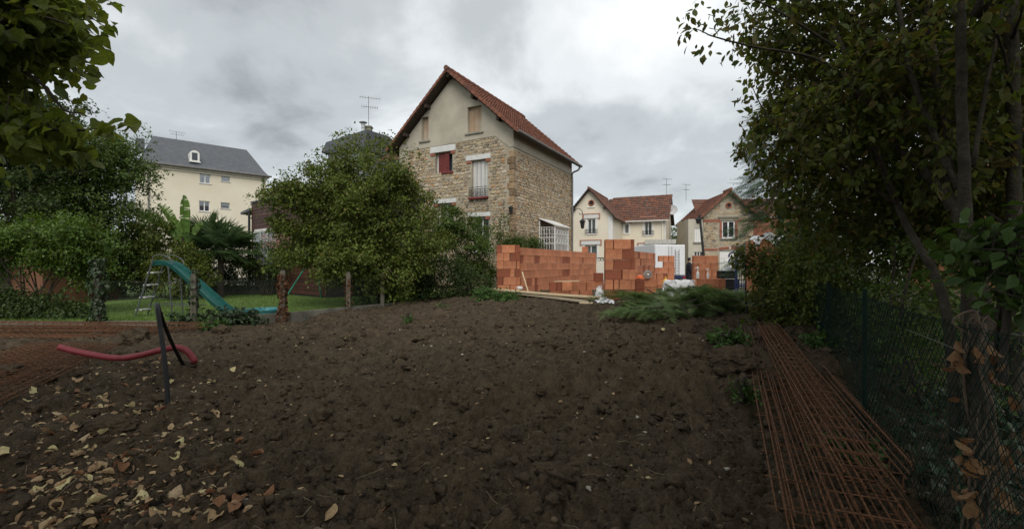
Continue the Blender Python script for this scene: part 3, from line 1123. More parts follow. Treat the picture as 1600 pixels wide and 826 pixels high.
b.poly([FA(0, -AD, 0.1), FA(AL, -AD, 0.1), FA(AL, -AD, AE), FA(0, -AD, AE)], [(0, 1, 2, 3)])
b.fquad(FA, 0.1, AL - 0.1, -0.7, 0.1, AE)
b.build('wall', M_CREAM, flat)
for i, r in enumerate(aw):
    window(flat, FA, r, depth=0.18, frame=M_GREYWIN if i % 2 else M_PVC, mull=1 if i % 2 == 0 else 0, fw=0.07, sill=M_LINTEL, curtain=mat('grey_blind', (0.12, 0.13, 0.15), c2=(0.2, 0.21, 0.23), scale=3))
fpart('cornice', mat('cornice_stone', (0.52, 0.48, 0.40), var=0.08), flat, FA, (-0.2, AL + 0.2, 0.003, 0.22, AE - 0.28, AE - 0.06), (-0.1, AL + 0.1, 0.002, 0.1, AE - 0.5, AE - 0.29), bevel=0.02)
# flared roof: profile from eaves to ridge
b = MB()
prof = [(0.0, 0.0), (0.10, 0.045), (0.20, 0.12), (0.35, 0.27), (0.55, 0.50), (0.78, 0.76), (1.0, 1.0)]
e = 0.45
base = [(-e, e), (AL + e, e), (AL + e, -AD - e), (-e, -AD - e)]
ridg = [(1.2, -AD / 2), (9.9, -AD / 2), (9.9, -AD / 2), (1.2, -AD / 2)]
rings = []
for f, hz in prof:
    rings.append([FA(bx + (rx - bx) * f, by + (ry - by) * f, AE - 0.04 + (AR - AE) * hz) for (bx, by), (rx, ry) in zip(base, ridg)])
vs = [p for rg in rings for p in rg]
fs = [(i * 4 + k, i * 4 + (k + 1) % 4, i * 4 + 4 + (k + 1) % 4, i * 4 + 4 + k) for i in range(len(prof) - 1) for k in range(4)] + [(0, 1, 2, 3)]
b.poly(vs, fs)
aroof = b.build('roof', M_SLATE, flat)
b = MB()
b.tube([FA(-e, e, AE - 0.02), FA(AL + e, e, AE - 0.02)], 0.09, 8)
b.build('gutter', M_ZINC, flat)
for px in (232, 411):
    t = FA.hit(px, 300)[0]
    b = MB()
    b.tube([FA(t, e, AE - 0.05), FA(t, 0.15, AE - 0.45), FA(t, 0.1, AE - 0.9), FA(t, 0.1, 0.2)], 0.07, 8)
    b.build('downpipe', M_ZINC, flat)
dt = FA.hit(317, 245)[0] - 0.6
dn = -1.25
dz0, dz1 = W(317, 253, 47.5).z, W(317, 236, 47.5).z
b = MB()
arch = [FA(dt - 0.42, dn + 0.5, dz0), FA(dt + 0.42, dn + 0.5, dz0)] + [FA(dt + 0.42 * math.cos(a), dn + 0.5, dz1 - 0.35 + 0.35 * math.sin(a)) for a in np.linspace(0, math.pi, 9)]
back = [(p[0] + FA.n.x * -2.0, p[1] + FA.n.y * -2.0, p[2]) for p in arch]
n = len(arch)
b.poly(arch + back, [tuple(range(n))] + [(k, (k + 1) % n, n + (k + 1) % n, n + k) for k in range(n)])
dorm = b.build('dormer', M_WHITE, flat)
b = MB()
b.fbox(FA, dt - 0.24, dt + 0.24, dn + 0.47, dn + 0.515, dz0 + 0.1, dz1 - 0.25)
b.build('pane', mat('dark_pane', (0.05, 0.06, 0.07), rough=0.1), dorm)
fpart('sill', M_WHITE, dorm, FA, (dt - 0.5, dt + 0.5, dn + 0.45, dn + 0.65, dz0 - 0.12, dz0 - .003))
fpart('dormer', M_SLATE, flat, FA, (-0.35, 0.35, -2.6, -1.6, AE + 1.3, AE + 2.6), bevel=0.03)
aerial(Vector(FA(3.2, -AD / 2, AR - 0.1)), 0.9, M_ZINC, flat, size=0.9, rods=6, az=0.74)

# ---------------------------------------------------------------- dark timber-clad extension
M_CLAD = mat('stained_cladding', (0.055, 0.022, 0.016), c2=(0.085, 0.034, 0.024), scale=2.5, rough=0.6, rnd=0.22, bump=0.004, bscale=25)
EX = Vector((-13.55, 23.8))
FW = Frame(EX, (0.768, -0.64), (-0.64, -0.768))
ext = thing('timber_extension', 'flat-roofed extension clad in dark red-brown timber boards', 'building', (EX.x, EX.y, 0.2))
WL_, WT = 7.6, 4.78
wdoor = FW.rect(398, 432, 361, 428)
wdoor = (wdoor[0], wdoor[1], 0.35, wdoor[3])
b = MB()
b.fbox(FW, 0, WL_, -5.0, -0.03, 0.1, WT - 0.03)
b.build('wall', mat('black_membrane', (0.03, 0.025, 0.022), rough=0.9), ext)
z = 0.3
while z < WT - 0.05:
    h = min(0.17, WT - z)
    spans = [(0.0, WL_)] if z > wdoor[3] or z + h < wdoor[2] else [(0.0, wdoor[0] - 0.02), (wdoor[1] + 0.02, WL_)]
    for a, c in spans:
        if c - a > 0.05:
            b = MB()
            b.fbox(FW, a, c, -0.028, 0.0, z, z + h - 0.016)
            b.build('board', M_CLAD, ext)
    z += h
fpart('roof_edge', mat('dark_flashing', (0.045, 0.04, 0.038), rough=0.5), ext, FW, (-0.05, WL_ + 0.05, -5.05, 0.04, WT + .002, WT + 0.08))
b = MB()
b.fbox(FW, wdoor[0], wdoor[1], -0.10, 0.02, wdoor[3] + 0.0, wdoor[3] + 0.1)
b.build('lintel', M_WHITE, ext)
window(ext, FW, wdoor, depth=-0.02, frame=mat('sage_frame', (0.45, 0.47, 0.42), var=0.1), mull=2, trans=1, fw=0.08, curtain=M_DARKIN)
# small lean-to beside it: white wall, dark canopy and a downpipe
FL = Frame(Vector(FW(0, -0.4, 0)[:2]), (-0.768, 0.64), (-0.64, -0.768))
fpart('lean_to_wall', M_WHITE, ext, FL, (0.03, 0.9, -3, 0, 0.1, W(388, 336, 24).z))
b = MB()
zc_ = W(388, 331, 24).z
b.poly([FL(-0.0, 0.5, zc_), FL(1.2, 0.5, zc_ - 0.12), FL(1.2, -3, zc_ - 0.05), FL(0.0, -3, zc_ + 0.3), FL(0, 0.5, zc_ + 0.14), FL(1.2, 0.5, zc_ + 0.0), FL(1.2, -3, zc_ + 0.1), FL(0, -3, zc_ + 0.42)],
       [(3, 2, 1, 0), (4, 5, 6, 7), (0, 1, 5, 4), (1, 2, 6, 5), (2, 3, 7, 6), (3, 0, 4, 7)])
b.build('canopy', M_SLATE, ext)
b = MB()
b.tube([FW(-0.08, 0.08, zc_), FW(-0.08, 0.08, 0.2)], 0.06, 8)
b.build('downpipe', M_IRON, ext)

# ---------------------------------------------------------------- dark-roofed house behind the round tree
DH = thing('slate_roof_house', 'grey house with dark slate roof and steel chimney behind the round tree', 'house', (-10.5, 31.5, 0.1))
FD = Frame((XP(503, 31.0), 31.0), (0.945, -0.326), (-0.326, -0.945))
b = MB()
b.fbox(FD, 0.25, 3.4, -5, -0.3, 0.1, W(520, 236, 31).z)
b.build('wall', mat('blue_grey_wall', (0.24, 0.26, 0.29), var=0.1, rough=0.9), DH)
zt, ze = W(508, 217, 31).z, W(503, 238, 31).z
b = MB()
vs = [FD(0, 0, ze - .1), FD(3.6, 0, ze - 0.1), FD(3.6, -5.5, ze - .1), FD(0, -5.5, ze - .1), FD(0.0, 0.05, ze), FD(3.6, .05, ze + 0.15), FD(3.6, -5.5, ze + .15), FD(0.0, -5.5, ze),
      FD(0.35, 0.0, zt - .3), FD(3.6, 0.0, zt + 0.25), FD(3.6, -2.6, zt + .45), FD(0.35, -2.6, zt)]
b.poly(vs, [(3, 2, 1, 0), (0, 1, 5, 4), (1, 2, 6, 5), (2, 3, 7, 6), (3, 0, 4, 7), (4, 5, 9, 8), (8, 9, 10, 11), (7, 4, 8, 11), (6, 7, 11, 10), (5, 6, 10, 9)])
b.build('roof', mat('blue_slate', (0.06, 0.068, 0.08), c2=(0.10, 0.11, 0.125), scale=3, rough=0.6), DH)
window(DH, FD, (1.0, 1.8, W(520, 290, 31).z, W(520, 250, 31).z), depth=0.28, mull=1)
cb = W(572, 240, 31.0)
b = MB()
b.lathe(W(567.5, 232, 31.0), [(0.13, -0.3), (0.13, 1.55), (0.15, 1.56), (0.15, 1.6), (0.1, 1.62)], 10)
b.lathe(W(567.5, 232, 31.0), [(0.28, 1.70), (0.24, 1.76), (0.05, 1.82)], 10)
for a in (0, 2.1, 4.2):
    p = W(567.5, 232, 31.0)
    b.tube([p + Vector((0.12 * math.cos(a), 0.12 * math.sin(a), 1.58)), p + Vector((0.18 * math.cos(a), .18 * math.sin(a), 1.74))], 0.012, 4)
b.build('steel_flue', mat('galvanised_flue', (0.45, 0.46, 0.46), rough=0.4, metal=0.6), DH)
b = MB()
p = W(576, 232, 31.3)
b.box(p.x - 0.2, p.x + 0.2, p.y - 0.2, p.y + 0.2, p.z - 0.4, p.z + 1.35)
b.box(p.x - 0.25, p.x + 0.25, p.y - 0.25, p.y + 0.25, p.z + 1.352, p.z + 1.45)
b.build('chimney', mat('mossy_chimney', (0.16, 0.16, 0.11), c2=(0.25, 0.24, 0.18), scale=5), DH, bevel=0.01)
aerial(p + Vector((0, 0, 1.4)), 2.1, M_ZINC, DH, rods=8, size=0.85, az=0.35)
b = MB()
tiled_slope(b, FD(3.9, -0.6, W(590, 240, 30).z - .5), FD(6.9, -0.6, W(590, 240, 30).z - .5), FD(6.9, -3, W(620, 220, 30).z), FD(3.9, -3, W(590, 220, 30).z), 8, 12)
b.build('rear_roof', M_TILED, DH)

# ---------------------------------------------------------------- cream house with a red tile roof across the street
M_CREAM2 = mat('pale_cream_render', (0.68, 0.61, 0.48), c2=(0.75, 0.68, 0.55), scale=0.5, rough=0.9)
M_PINKB = mat('pink_brick_trim', (0.36, 0.17, 0.12), c2=(0.44, 0.24, 0.18), scale=5)
KU, KD = Vector((0.407, 0.914)), Vector((0.914, -0.407))
KC = Vector((XP(1040, 45.0), 45.0))                       # right front corner of the wing
FKW = Frame(KC, -KD, -KU)                                 # wing front, t runs left
wl_len = FKW.hit(972, 340)[0]
K2 = KC - KD * wl_len
s_len = 4.8
K3 = K2 - KU * s_len
FKG = Frame(K3, -KD, -KU)                                 # gable front, t runs left
kg_w = FKG.hit(887, 340)[0]
FKS = Frame(K3, KU, KD)                                   # gable wing's right side
FKE = Frame(KC, KU, KD)                                   # right end of the wing
kh = thing('cream_house', 'cream rendered house with red tiled roof across the street', 'house', (K3.x, K3.y, 0.2))
ke, kr = 6.15, 8.6
kgr = lambda t: ke + (kr - ke) * (1 - abs(t - kg_w / 2) / (kg_w / 2))
g_up, g_lo = FKG.rect(918, 930.5, 343, 366.5), FKG.rect(913.5, 933, 384, 408)
w_s, w_u, w_l = FKW.rect(975.5, 982.5, 350.5, 366), FKW.rect(1007, 1018.5, 347, 368.5), FKW.rect(1003, 1023, 388, 412)
b = MB()
wall_faces(b, FKG, 0, kg_w, 0.2, kgr, [g_up, g_lo], 0.2, extra_t=[kg_w / 2])
b.build('gable_wall', M_CREAM2, kh)
b = MB()
wall_faces(b, FKW, 0, wl_len + 0.02, 0.2, ke, [w_s, w_u, w_l], 0.2)
b.build('wing_wall', M_CREAM2, kh)
b = MB()
b.fquad(FKS, 0, s_len, 0, 0.2, ke)
b.build('side_wall', M_CREAM2, kh)
WD = 6.0
b = MB()
b.poly([FKE(0, 0, 0.2), FKE(WD, 0, 0.2), FKE(WD, 0, ke), FKE(WD / 2, 0, kr), FKE(0, 0, ke)], [(0, 1, 2, 3, 4)])
b.build('end_wall', M_CREAM2, kh)
b = MB()
b.fquad(FKG, 0.05, kg_w - 0.05, -0.7, 0.2, ke)
b.fquad(FKW, 0.05, wl_len, -0.7, 0.2, ke)
b.build('inner_wall', M_DARKIN, kh)
fpart('corner_strip', M_WHITE, kh, FKG, (-0.03, 0.38, 0.004, 0.035, 0.2, ke - 0.1), bevel=0.005)
fpart('corner_strip', M_WHITE, kh, FKW, (0.0, 0.1, 0.004, 0.06, 0.2, ke - 0.1), bevel=0.005)
for F_, r, big in ((FKG, g_up, 1), (FKG, g_lo, 1), (FKW, w_s, 0), (FKW, w_u, 1), (FKW, w_l, 1)):
    window(kh, F_, r, depth=0.15, mull=1 if r is not w_s else 0, sill=M_WHITE, fw=0.07)
    ex_ = 0.32 if big else 0.12
    fpart('lintel', M_LINTEL, kh, F_, (r[0] - ex_, r[1] + ex_, 0.002, 0.09, r[3] + 0.05, r[3] + 0.42), bevel=0.01)
    fpart('brick_trim', M_PINKB, kh, F_, (r[0] - ex_ - 0.12, r[1] + ex_ + 0.12, 0.003, 0.11, r[3] + 0.425, r[3] + 0.52), (r[0] - ex_ - 0.12, r[0] - ex_ - .003, 0.003, 0.1, r[3] + 0.0, r[3] + 0.42), (r[1] + ex_ + .003, r[1] + ex_ + 0.12, 0.003, 0.1, r[3] + 0.0, r[3] + 0.42))
    fpart('window_surround', M_WHITE, kh, F_, (r[0] - 0.16, r[0] - .002, 0.002, 0.03, r[2], r[3]), (r[1] + .002, r[1] + 0.16, 0.002, 0.03, r[2], r[3]))
    if r in (g_up, w_u):
        q = MB()
        for z in (r[2] + 0.1, r[2] + 0.42):
            q.tube([F_(r[0] - 0.2, 0.14, z), F_(r[1] + 0.2, 0.14, z)], 0.025, 6)
        for j in range(9):
            t = r[0] - 0.2 + (r[1] - r[0] + 0.4) * j / 8
            q.tube([F_(t, 0.14, r[2] + 0.1), F_(t, 0.14, r[2] + 0.42)], 0.015, 5)
        q.build('window_guard', M_IRON, kh)
oc = FKG.hit(924, 318)
q = MB()
ring = [FKG(oc[0] + 0.24 * math.cos(a), 0.03, oc[1] + 0.24 * math.sin(a)) for a in np.linspace(0, 2 * math.pi, 15)]
q.tube(ring, 0.06, 6, caps=False)
ocu = q.build('round_window', M_BRICKRED, kh)
q = MB()
q.poly([FKG(oc[0] + 0.22 * math.cos(a), 0.012, oc[1] + 0.22 * math.sin(a)) for a in np.linspace(0, 2 * math.pi, 14)[:-1]], [tuple(range(13))])
q.build('pane', M_DARKIN, ocu)
fpart('sill', M_WHITE, ocu, FKG, (oc[0] - 0.35, oc[0] + 0.35, 0.002, 0.08, oc[1] - 0.45, oc[1] - 0.36))
# roofs
sl_ = (kr - ke) / (kg_w / 2)
KL = s_len + WD / 2


def KP(t, n, up=0.0):
    return Vector(FKG(t, n, kr + 0.12 - sl_ * abs(t - kg_w / 2) + up))


b = MB()
for s in (-1, 1):
    te = kg_w / 2 + s * (kg_w / 2 + 0.35)
    A, B, C, D = KP(te, 0.4), KP(te, -KL), KP(kg_w / 2, -KL), KP(kg_w / 2, 0.4)
    dn_ = Vector((0, 0, -0.1))
    b.hexa([A + dn_, B + dn_, C + dn_, D + dn_, A, B, C, D])
ws = (kr - ke) / (WD / 2)


def KWp(t, n, up=0.0):
    return Vector(FKW(t, n, kr + 0.12 - ws * abs(n + WD / 2) + up))


A, B, C, D = KWp(-0.35, 0.35), KWp(wl_len + 2.0, 0.35), KWp(wl_len + 2.0, -WD / 2), KWp(-0.35, -WD / 2)
A2, B2 = KWp(-0.35, -WD - 0.35), KWp(wl_len + 2.0, -WD - 0.35)
dn_ = Vector((0, 0, -0.1))
b.hexa([A + dn_, B + dn_, C + dn_, D + dn_, A, B, C, D])
b.hexa([A2 + dn_, B2 + dn_, C + dn_, D + dn_, A2, B2, C, D])
kroof = b.build('roof', M_DWOOD, kh)
b = MB()
for s in (-1, 1):
    te = kg_w / 2 + s * (kg_w / 2 + 0.4)
    tiled_slope(b, KP(te, 0.45, .01), KP(te, -KL, .01), KP(kg_w / 2, -KL, .01), KP(kg_w / 2, 0.45, .01), 14, 26, seed=s + 8)
b.build('roof_tile', M_TILED, kroof, kind='stuff', label='weathered tiles of the gable roof')
b = MB()
tiled_slope(b, KWp(-0.4, 0.4, .012), KWp(wl_len + 0.6, 0.4, .012), KWp(wl_len + 1.9, -WD / 2, .012), KWp(-0.4, -WD / 2, .012), 13, 24, thick=0.07, wave=0.05, seed=12)
b.build('roof_tile', M_TILED, kroof, kind='stuff', label='weathered tiles of the wing roof')
for (P0, P1, n_) in ((KP(kg_w / 2, 0.45, .06), KP(kg_w / 2, -KL, .06), 16), (KWp(-0.4, -WD / 2, .06), KWp(wl_len + 1.5, -WD / 2, .06), 14)):
    for k in range(n_):
        q = MB()
        q.tube([P0.lerp(P1, k / n_), P0.lerp(P1, (k + 1.1) / n_)], [0.12, 0.10], 8, rnd=max(.001, random.random()))
        q.build('ridge_tile', M_TILED, kroof)
q = MB()
q.tube([Vector(FKS(s_len, 0.36, ke - 0.1)), KP(kg_w / 2 - 0.2, -KL, 0.05)], 0.05, 6)
q.build('valley_flashing', M_ZINC, kroof)
q = MB()
q.tube([KWp(-0.35, 0.42, -0.02), KWp(wl_len, 0.42, -0.02)], 0.06, 6)
q.tube([FKW(0.25, 0.4, ke - 0.15), FKW(0.3, 0.08, ke - 0.5), FKW(0.3, 0.08, 0.3)], 0.045, 6)
q.build('gutter', M_WHITE, kh)
for k in range(2):
    q = MB()
    t = kg_w / 2 + (-1, 1)[k] * kg_w * 0.33
    q.fbox(FKG, t - .07, t + .07, -0.05, 0.36, kgr(t) - 0.22, kgr(t) - 0.06)
    q.build('purlin_end', M_DWOOD, kh)
q = MB()
q.tube([FKE(2.2, 0.02, 7.3), FKE(2.2, 0.4, 7.2)], 0.03, 6)
dc = Vector(FKE(2.2, 0.45, 7.2))
ax = Vector((-0.25, -0.95, 0.2)).normalized()
u1 = ax.orthogonal().normalized()
u2 = ax.cross(u1)
vs = [dc - ax * 0.10] + [dc + (u1 * math.cos(a) + u2 * math.sin(a)) * r_ + ax * (r_ * r_ * 0.35 - 0.1) for r_ in (0.25, 0.52) for a in np.linspace(0, 2 * math.pi, 17)[:-1]]
q.poly(vs, [(0, 1 + k, 1 + (k + 1) % 16) for k in range(16)] + [(1 + k, 17 + k, 17 + (k + 1) % 16, 1 + (k + 1) % 16) for k in range(16)])
q.tube([dc - ax * 0.05, dc + ax * 0.4], 0.015, 5)
q.build('satellite_dish', mat('dish_grey', (0.5, 0.5, 0.5), var=0.05, rough=0.5), kh)
aerial(Vector(FKE(WD / 2, -0.2, kr)), 2.0, M_ZINC, kh, size=0.7, rods=5)

# ---------------------------------------------------------------- small stone house with a brick-trimmed gable
SH_Y = 44.0
FB = Frame((XP(1099, SH_Y), SH_Y), (0.996, -0.087), (-0.087, -0.996))
bw = FB.hit(1177, 350)[0]
rh = thing('gabled_stone_house', 'small ochre stone house with brick bands and white garage door', 'house', (XP(1138, SH_Y), SH_Y, 0.2))
be, br = FB.hit(1105, 338)[1], FB.hit(1138, 303)[1]
brk = lambda t: be + (br - be) * (1 - abs(t - bw / 2) / (bw / 2))
b_w, b_g = FB.rect(1128, 1148.5, 346, 373), FB.rect(1124.5, 1156, 392, 424)
b_g = (b_g[0], b_g[1], 0.22, b_g[3])
b = MB()
wall_faces(b, FB, 0, bw, 0.2, brk, [b_w, b_g], 0.2, extra_t=[bw / 2])
b.fquad(FB, 0.05, bw - 0.05, -0.8, 0.2, be)
b.poly([FB(0, 0, .2), FB(0, -8, .2), FB(0, -8, be), FB(0, 0, be)], [(0, 1, 2, 3)])
b.poly([FB(bw, 0, .2), FB(bw, -8, .2), FB(bw, -8, be), FB(bw, 0, be)], [(0, 1, 2, 3)])
b.build('stone_wall', M_MORTAR, rh)
bz1, bz2 = FB.hit(1110, 346)[1], FB.hit(1110, 391)[1]
oc = FB.hit(1138.5, 322)
sk = [(b_w[0] - .25, b_w[1] + .25, b_w[2] - .3, b_w[3] + .45), (b_g[0] - .2, b_g[1] + .2, 0, b_g[3] + .35), (-1, 9, bz1 - .12, bz1 + .14), (-1, b_g[0], bz2 - .1, bz2 + .12), (oc[0] - .4, oc[0] + .4, oc[1] - .4, oc[1] + .4)]
stone_skin(FB, 0.02, bw - 0.02, 0.25, brk, sk, 0.16, 0.30, 21).build('rubble_stones', M_STONE, rh, kind='stuff', label='ochre rubble stones of the small gable')
for a, c, z0_, z1_ in ((0.0, b_w[0] - 0.22, bz1 - .12, bz1 + .14), (b_w[1] + 0.22, bw, bz1 - .12, bz1 + .14), (0.0, b_g[0] - 0.2, bz2 - .1, bz2 + .12)):
    nb = max(2, int((c - a) / 0.24))
    for row in range(2):
        for k in range(nb):
            q = MB()
            q.fbox(FB, a + (c - a) * k / nb + .006, a + (c - a) * (k + 1) / nb - .006, -0.05, 0.035, z0_ + (z1_ - z0_) * row / 2 + .005, z0_ + (z1_ - z0_) * (row + 1) / 2 - .005)
            q.build('brick', M_BRICKRED, rh)
window(rh, FB, b_w, depth=0.12, mull=1, fw=0.11, curtain=mat('grey_net_curtain', (0.10, 0.105, 0.11), c2=(0.28, 0.29, 0.29), scale=7))
fpart('lintel', mat('grey_lintel', (0.24, 0.22, 0.17), scale=4), rh, FB, (b_w[0] - 0.35, b_w[1] + 0.35, 0.0, 0.14, b_w[3] + 0.28, b_w[3] + 0.42), (b_w[0] - 0.2, b_w[1] + 0.2, 0.0, 0.05, b_w[3] + 0.02, b_w[3] + 0.27))
fpart('brick_trim', M_BRICKRED, rh, FB, (b_w[0] - 0.22, b_w[0] - .004, 0.0, 0.04, b_w[2], b_w[3]), (b_w[1] + .004, b_w[1] + 0.22, 0.0, 0.04, b_w[2], b_w[3]))
fpart('sill', M_CONC, rh, FB, (b_w[0] - 0.2, b_w[1] + 0.2, -0.1, 0.14, b_w[2] - 0.14, b_w[2] - .003), bevel=.01)
q = MB()
q.tube([FB(oc[0] + 0.24 * math.cos(a), 0.03, oc[1] + 0.24 * math.sin(a)) for a in np.linspace(0, 2 * math.pi, 15)], 0.07, 6, caps=False)
ocu = q.build('round_window', M_BRICKRED, rh)
q = MB()
q.poly([FB(oc[0] + 0.22 * math.cos(a), 0.012, oc[1] + 0.22 * math.sin(a)) for a in np.linspace(0, 2 * math.pi, 14)[:-1]], [tuple(range(13))])
q.build('pane', M_DARKIN, ocu)
gd = fpart('garage_door', M_WHITE, rh, FB, (b_g[0], b_g[1], -0.2, -0.15, b_g[2], b_g[3]))
for k in range(5):
    z0_ = b_g[2] + (b_g[3] - b_g[2]) * k / 5
    fpart('panel', M_WHITE, gd, FB, (b_g[0] + 0.04, b_g[1] - 0.04, -0.149, -0.13, z0_ + 0.03, z0_ + (b_g[3] - b_g[2]) / 5 - 0.03), bevel=0.006)
nb = 13
for k in range(nb):
    t = b_g[0] - 0.1 + (b_g[1] - b_g[0] + 0.2) * k / nb
    q = MB()
    lift = 0.12 * (1 - ((k + .5) / nb * 2 - 1) ** 2)
    q.fbox(FB, t + .006, t + (b_g[1] - b_g[0] + 0.2) / nb - .006, -0.1, 0.06, b_g[3] + 0.02 + lift, b_g[3] + 0.24 + lift)
    q.build('keystone' if k == nb // 2 else 'brick', M_LINTEL if k == nb // 2 else M_BRICKRED, rh)
sb_ = (br - be) / (bw / 2)


def BP(t, n, up=0.0):
    return Vector(FB(t, n, br + 0.2 - sb_ * abs(t - bw / 2) + up))


b = MB()
for s in (-1, 1):
    te = bw / 2 + s * (bw / 2 + 0.5)
    A, B, C, D = BP(te, 0.5), BP(te, -8), BP(bw / 2, -8), BP(bw / 2, 0.5)
    b.hexa([A + dn_ * 1.5, B + dn_ * 1.5, C + dn_ * 1.5, D + dn_ * 1.5, A, B, C, D])
broof = b.build('roof', mat('eaves_boards', (0.20, 0.17, 0.13), rough=.8), rh)
b = MB()
for s in (-1, 1):
    te = bw / 2 + s * (bw / 2 + 0.55)
    tiled_slope(b, BP(te, 0.55, .01), BP(te, -8, .01), BP(bw / 2, -8, .01), BP(bw / 2, 0.55, .01), 13, 22, thick=.07, seed=s + 30)
b.build('roof_tile', M_TILE, broof, kind='stuff', label='red tiles of the small gable roof')
for s in (-1, 1):
    for k in range(13):
        ta, tb = bw / 2 + s * k / 13 * (bw / 2 + 0.52), bw / 2 + s * (k + 1.1) / 13 * (bw / 2 + 0.52)
        q = MB()
        c8 = []
        for n_, lo in ((0.6, -0.2), (0.3, -0.05)):
            c8 += [BP(ta, n_, 0.06 + lo), BP(tb, n_, 0.10 + lo), BP(tb, n_, 0.12), BP(ta, n_, 0.08)]
        q.hexa(c8, rnd=max(.001, random.random()))
        q.build('verge_tile', M_TILE, broof)
q = MB()
q.tube([BP(bw / 2, 0.75, .1), BP(bw / 2, -1.0, .1)], 0.16, 8)
q.build('ridge_tile', M_TILE, broof)
# main roof running behind the gable and the plain annex at its left
b = MB()
zl, zh = FB.hit(1180, 338)[1] + 0.2, FB.hit(1170, 309)[1] + 0.7
tiled_slope(b, FB(0.45, -3.4, zl), FB(bw + 7, -3.4, zl), FB(bw + 7, -6.4, zh), FB(0.75, -6.4, zh), 10, 40, thick=.08, wave=.05, seed=44)
b.build('rear_roof', M_TILED, rh)
fpart('rear_wall', M_BRICKRED, rh, FB, (bw + 0.05, bw + 7, -7, -3.2, 0.2, zl - 0.05))
an = thing('concrete_annex', 'flat grey concrete annex with a white shuttered window beside the small stone house', 'building', FB(-0.6, 0, 0.2))
az_ = FB.hit(1090, 343)[1]
a1, a2 = FB.rect(1085.5, 1098, 357, 379), FB.rect(1084.5, 1098.5, 394, 405)
b = MB()
al = FB.hit(1075.5, 360)[0]
wall_faces(b, FB, al, -0.03, 0.2, az_, [a1, a2], 0.15)
b.poly([FB(al, 0, .2), FB(al, -4, .2), FB(al, -4, az_), FB(al, 0, az_)], [(0, 1, 2, 3)])
b.poly([FB(al, 0, az_), FB(-.03, 0, az_), FB(-.03, -4, az_), FB(al, -4, az_)], [(0, 1, 2, 3)])
b.build('wall', mat('grey_cream_render', (0.44, 0.41, 0.34), c2=(0.52, 0.48, 0.39), scale=1), an)
slat_shutter(an, FB, a1, 0.1, M_WHITE, 4)
fpart('sill', M_CONC, an, FB, (a1[0] - .15, a1[1] + .0, 0.002, .12, a1[2] - .12, a1[2]))
window(an, FB, a2, depth=0.1, mull=2, fw=.05)
aerial(Vector(FB(-0.2, -5, zh - .3)), 1.8, M_ZINC, rh, size=0.6, rods=5)

# ---------------------------------------------------------------- neighbour's brick house glimpsed through the right-hand trees
nb_ = thing('orange_brick_house', 'orange brick house glimpsed through the trees at the right edge', 'house', (25.5, 21, 0))
FN = Frame((21.6, 20.5), (0.95, -0.31), (-0.31, -0.95))
M_ORB = mat('orange_brick', (0.36, 0.13, 0.06), c2=(0.45, 0.19, 0.09), scale=8, rough=.9, bump=.006, bscale=20)
b = MB()
b.poly([FN(0, 0, 0), FN(7, 0, 0), FN(7, 0, 6), FN(3.5, 0, 9.2), FN(0, 0, 6)], [(0, 1, 2, 3, 4)])
b.poly([FN(0, 0, 0), FN(0, -8, 0), FN(0, -8, 6), FN(0, 0, 6)], [(0, 1, 2, 3)])
b.build('wall', M_ORB, nb_)
b = MB()
tiled_slope(b, FN(-0.4, .4, 5.7), FN(-.4, -8.4, 5.7), FN(3.5, -8.4, 9.35), FN(3.5, .4, 9.35), 14, 26)
tiled_slope(b, FN(7.4, .4, 5.7), FN(7.4, -8.4, 5.7), FN(3.5, -8.4, 9.35), FN(3.5, .4, 9.35), 14, 26)
b.build('roof', M_TILE, nb_)
window(nb_, Frame(FN(0, 0.0, 0)[:2], FN.d, FN.n), (1.2, 2.1, 3.6, 5.0), depth=-0.03, mull=1)

# terracotta garden shed behind the hedge on the left
sd = thing('garden_shed', 'terracotta coloured garden shed hidden behind the hedge', 'shed', (-17.5, 16.5, 0.2))
FSd = Frame((-20.5, 15.5), (1, 0), (0, -1))
fpart('wall', mat('terracotta_render', (0.15, 0.062, 0.036), c2=(0.19, 0.085, 0.05), scale=2), sd, FSd, (0, 4.6, -3, 0, 0.2, 2.3))
b = MB()
tiled_slope(b, FSd(-.3, .3, 2.25), FSd(4.9, .3, 2.25), FSd(4.9, -1.6, 3.1), FSd(-.3, -1.6, 3.1), 6, 14)
tiled_slope(b, FSd(-.3, -3.3, 2.25), FSd(4.9, -3.3, 2.25), FSd(4.9, -1.6, 3.1), FSd(-.3, -1.6, 3.1), 6, 14)
b.build('roof', M_TILED, sd)
fpart('door', M_DWOOD, sd, FSd, (2.6, 3.5, 0.002, 0.05, 0.2, 2.1))
# ================================================================ the building site
HB, TB = 0.30, 0.20
CLAY = [(0.40, 0.145, 0.075), (0.46, 0.18, 0.095), (0.36, 0.125, 0.065), (0.43, 0.17, 0.095)]
M_CLAY = mat('orange_clay_block', (0.37, 0.13, 0.060), c2=(0.57, 0.235, 0.122), scale=4.0, rough=0.85, rnd=0.16, wave=('X', 9.0), nrough=.75)
M_CLAYD = mat('dark_fired_clay', (0.22, 0.066, 0.034), c2=(0.31, 0.098, 0.052), scale=3.0, rough=0.9, rnd=0.15, wave=('X', 14.0))
M_JOINT = mat('grey_joint_mortar', (0.30, 0.27, 0.23), scale=8, rough=.95)
_blocks = {}


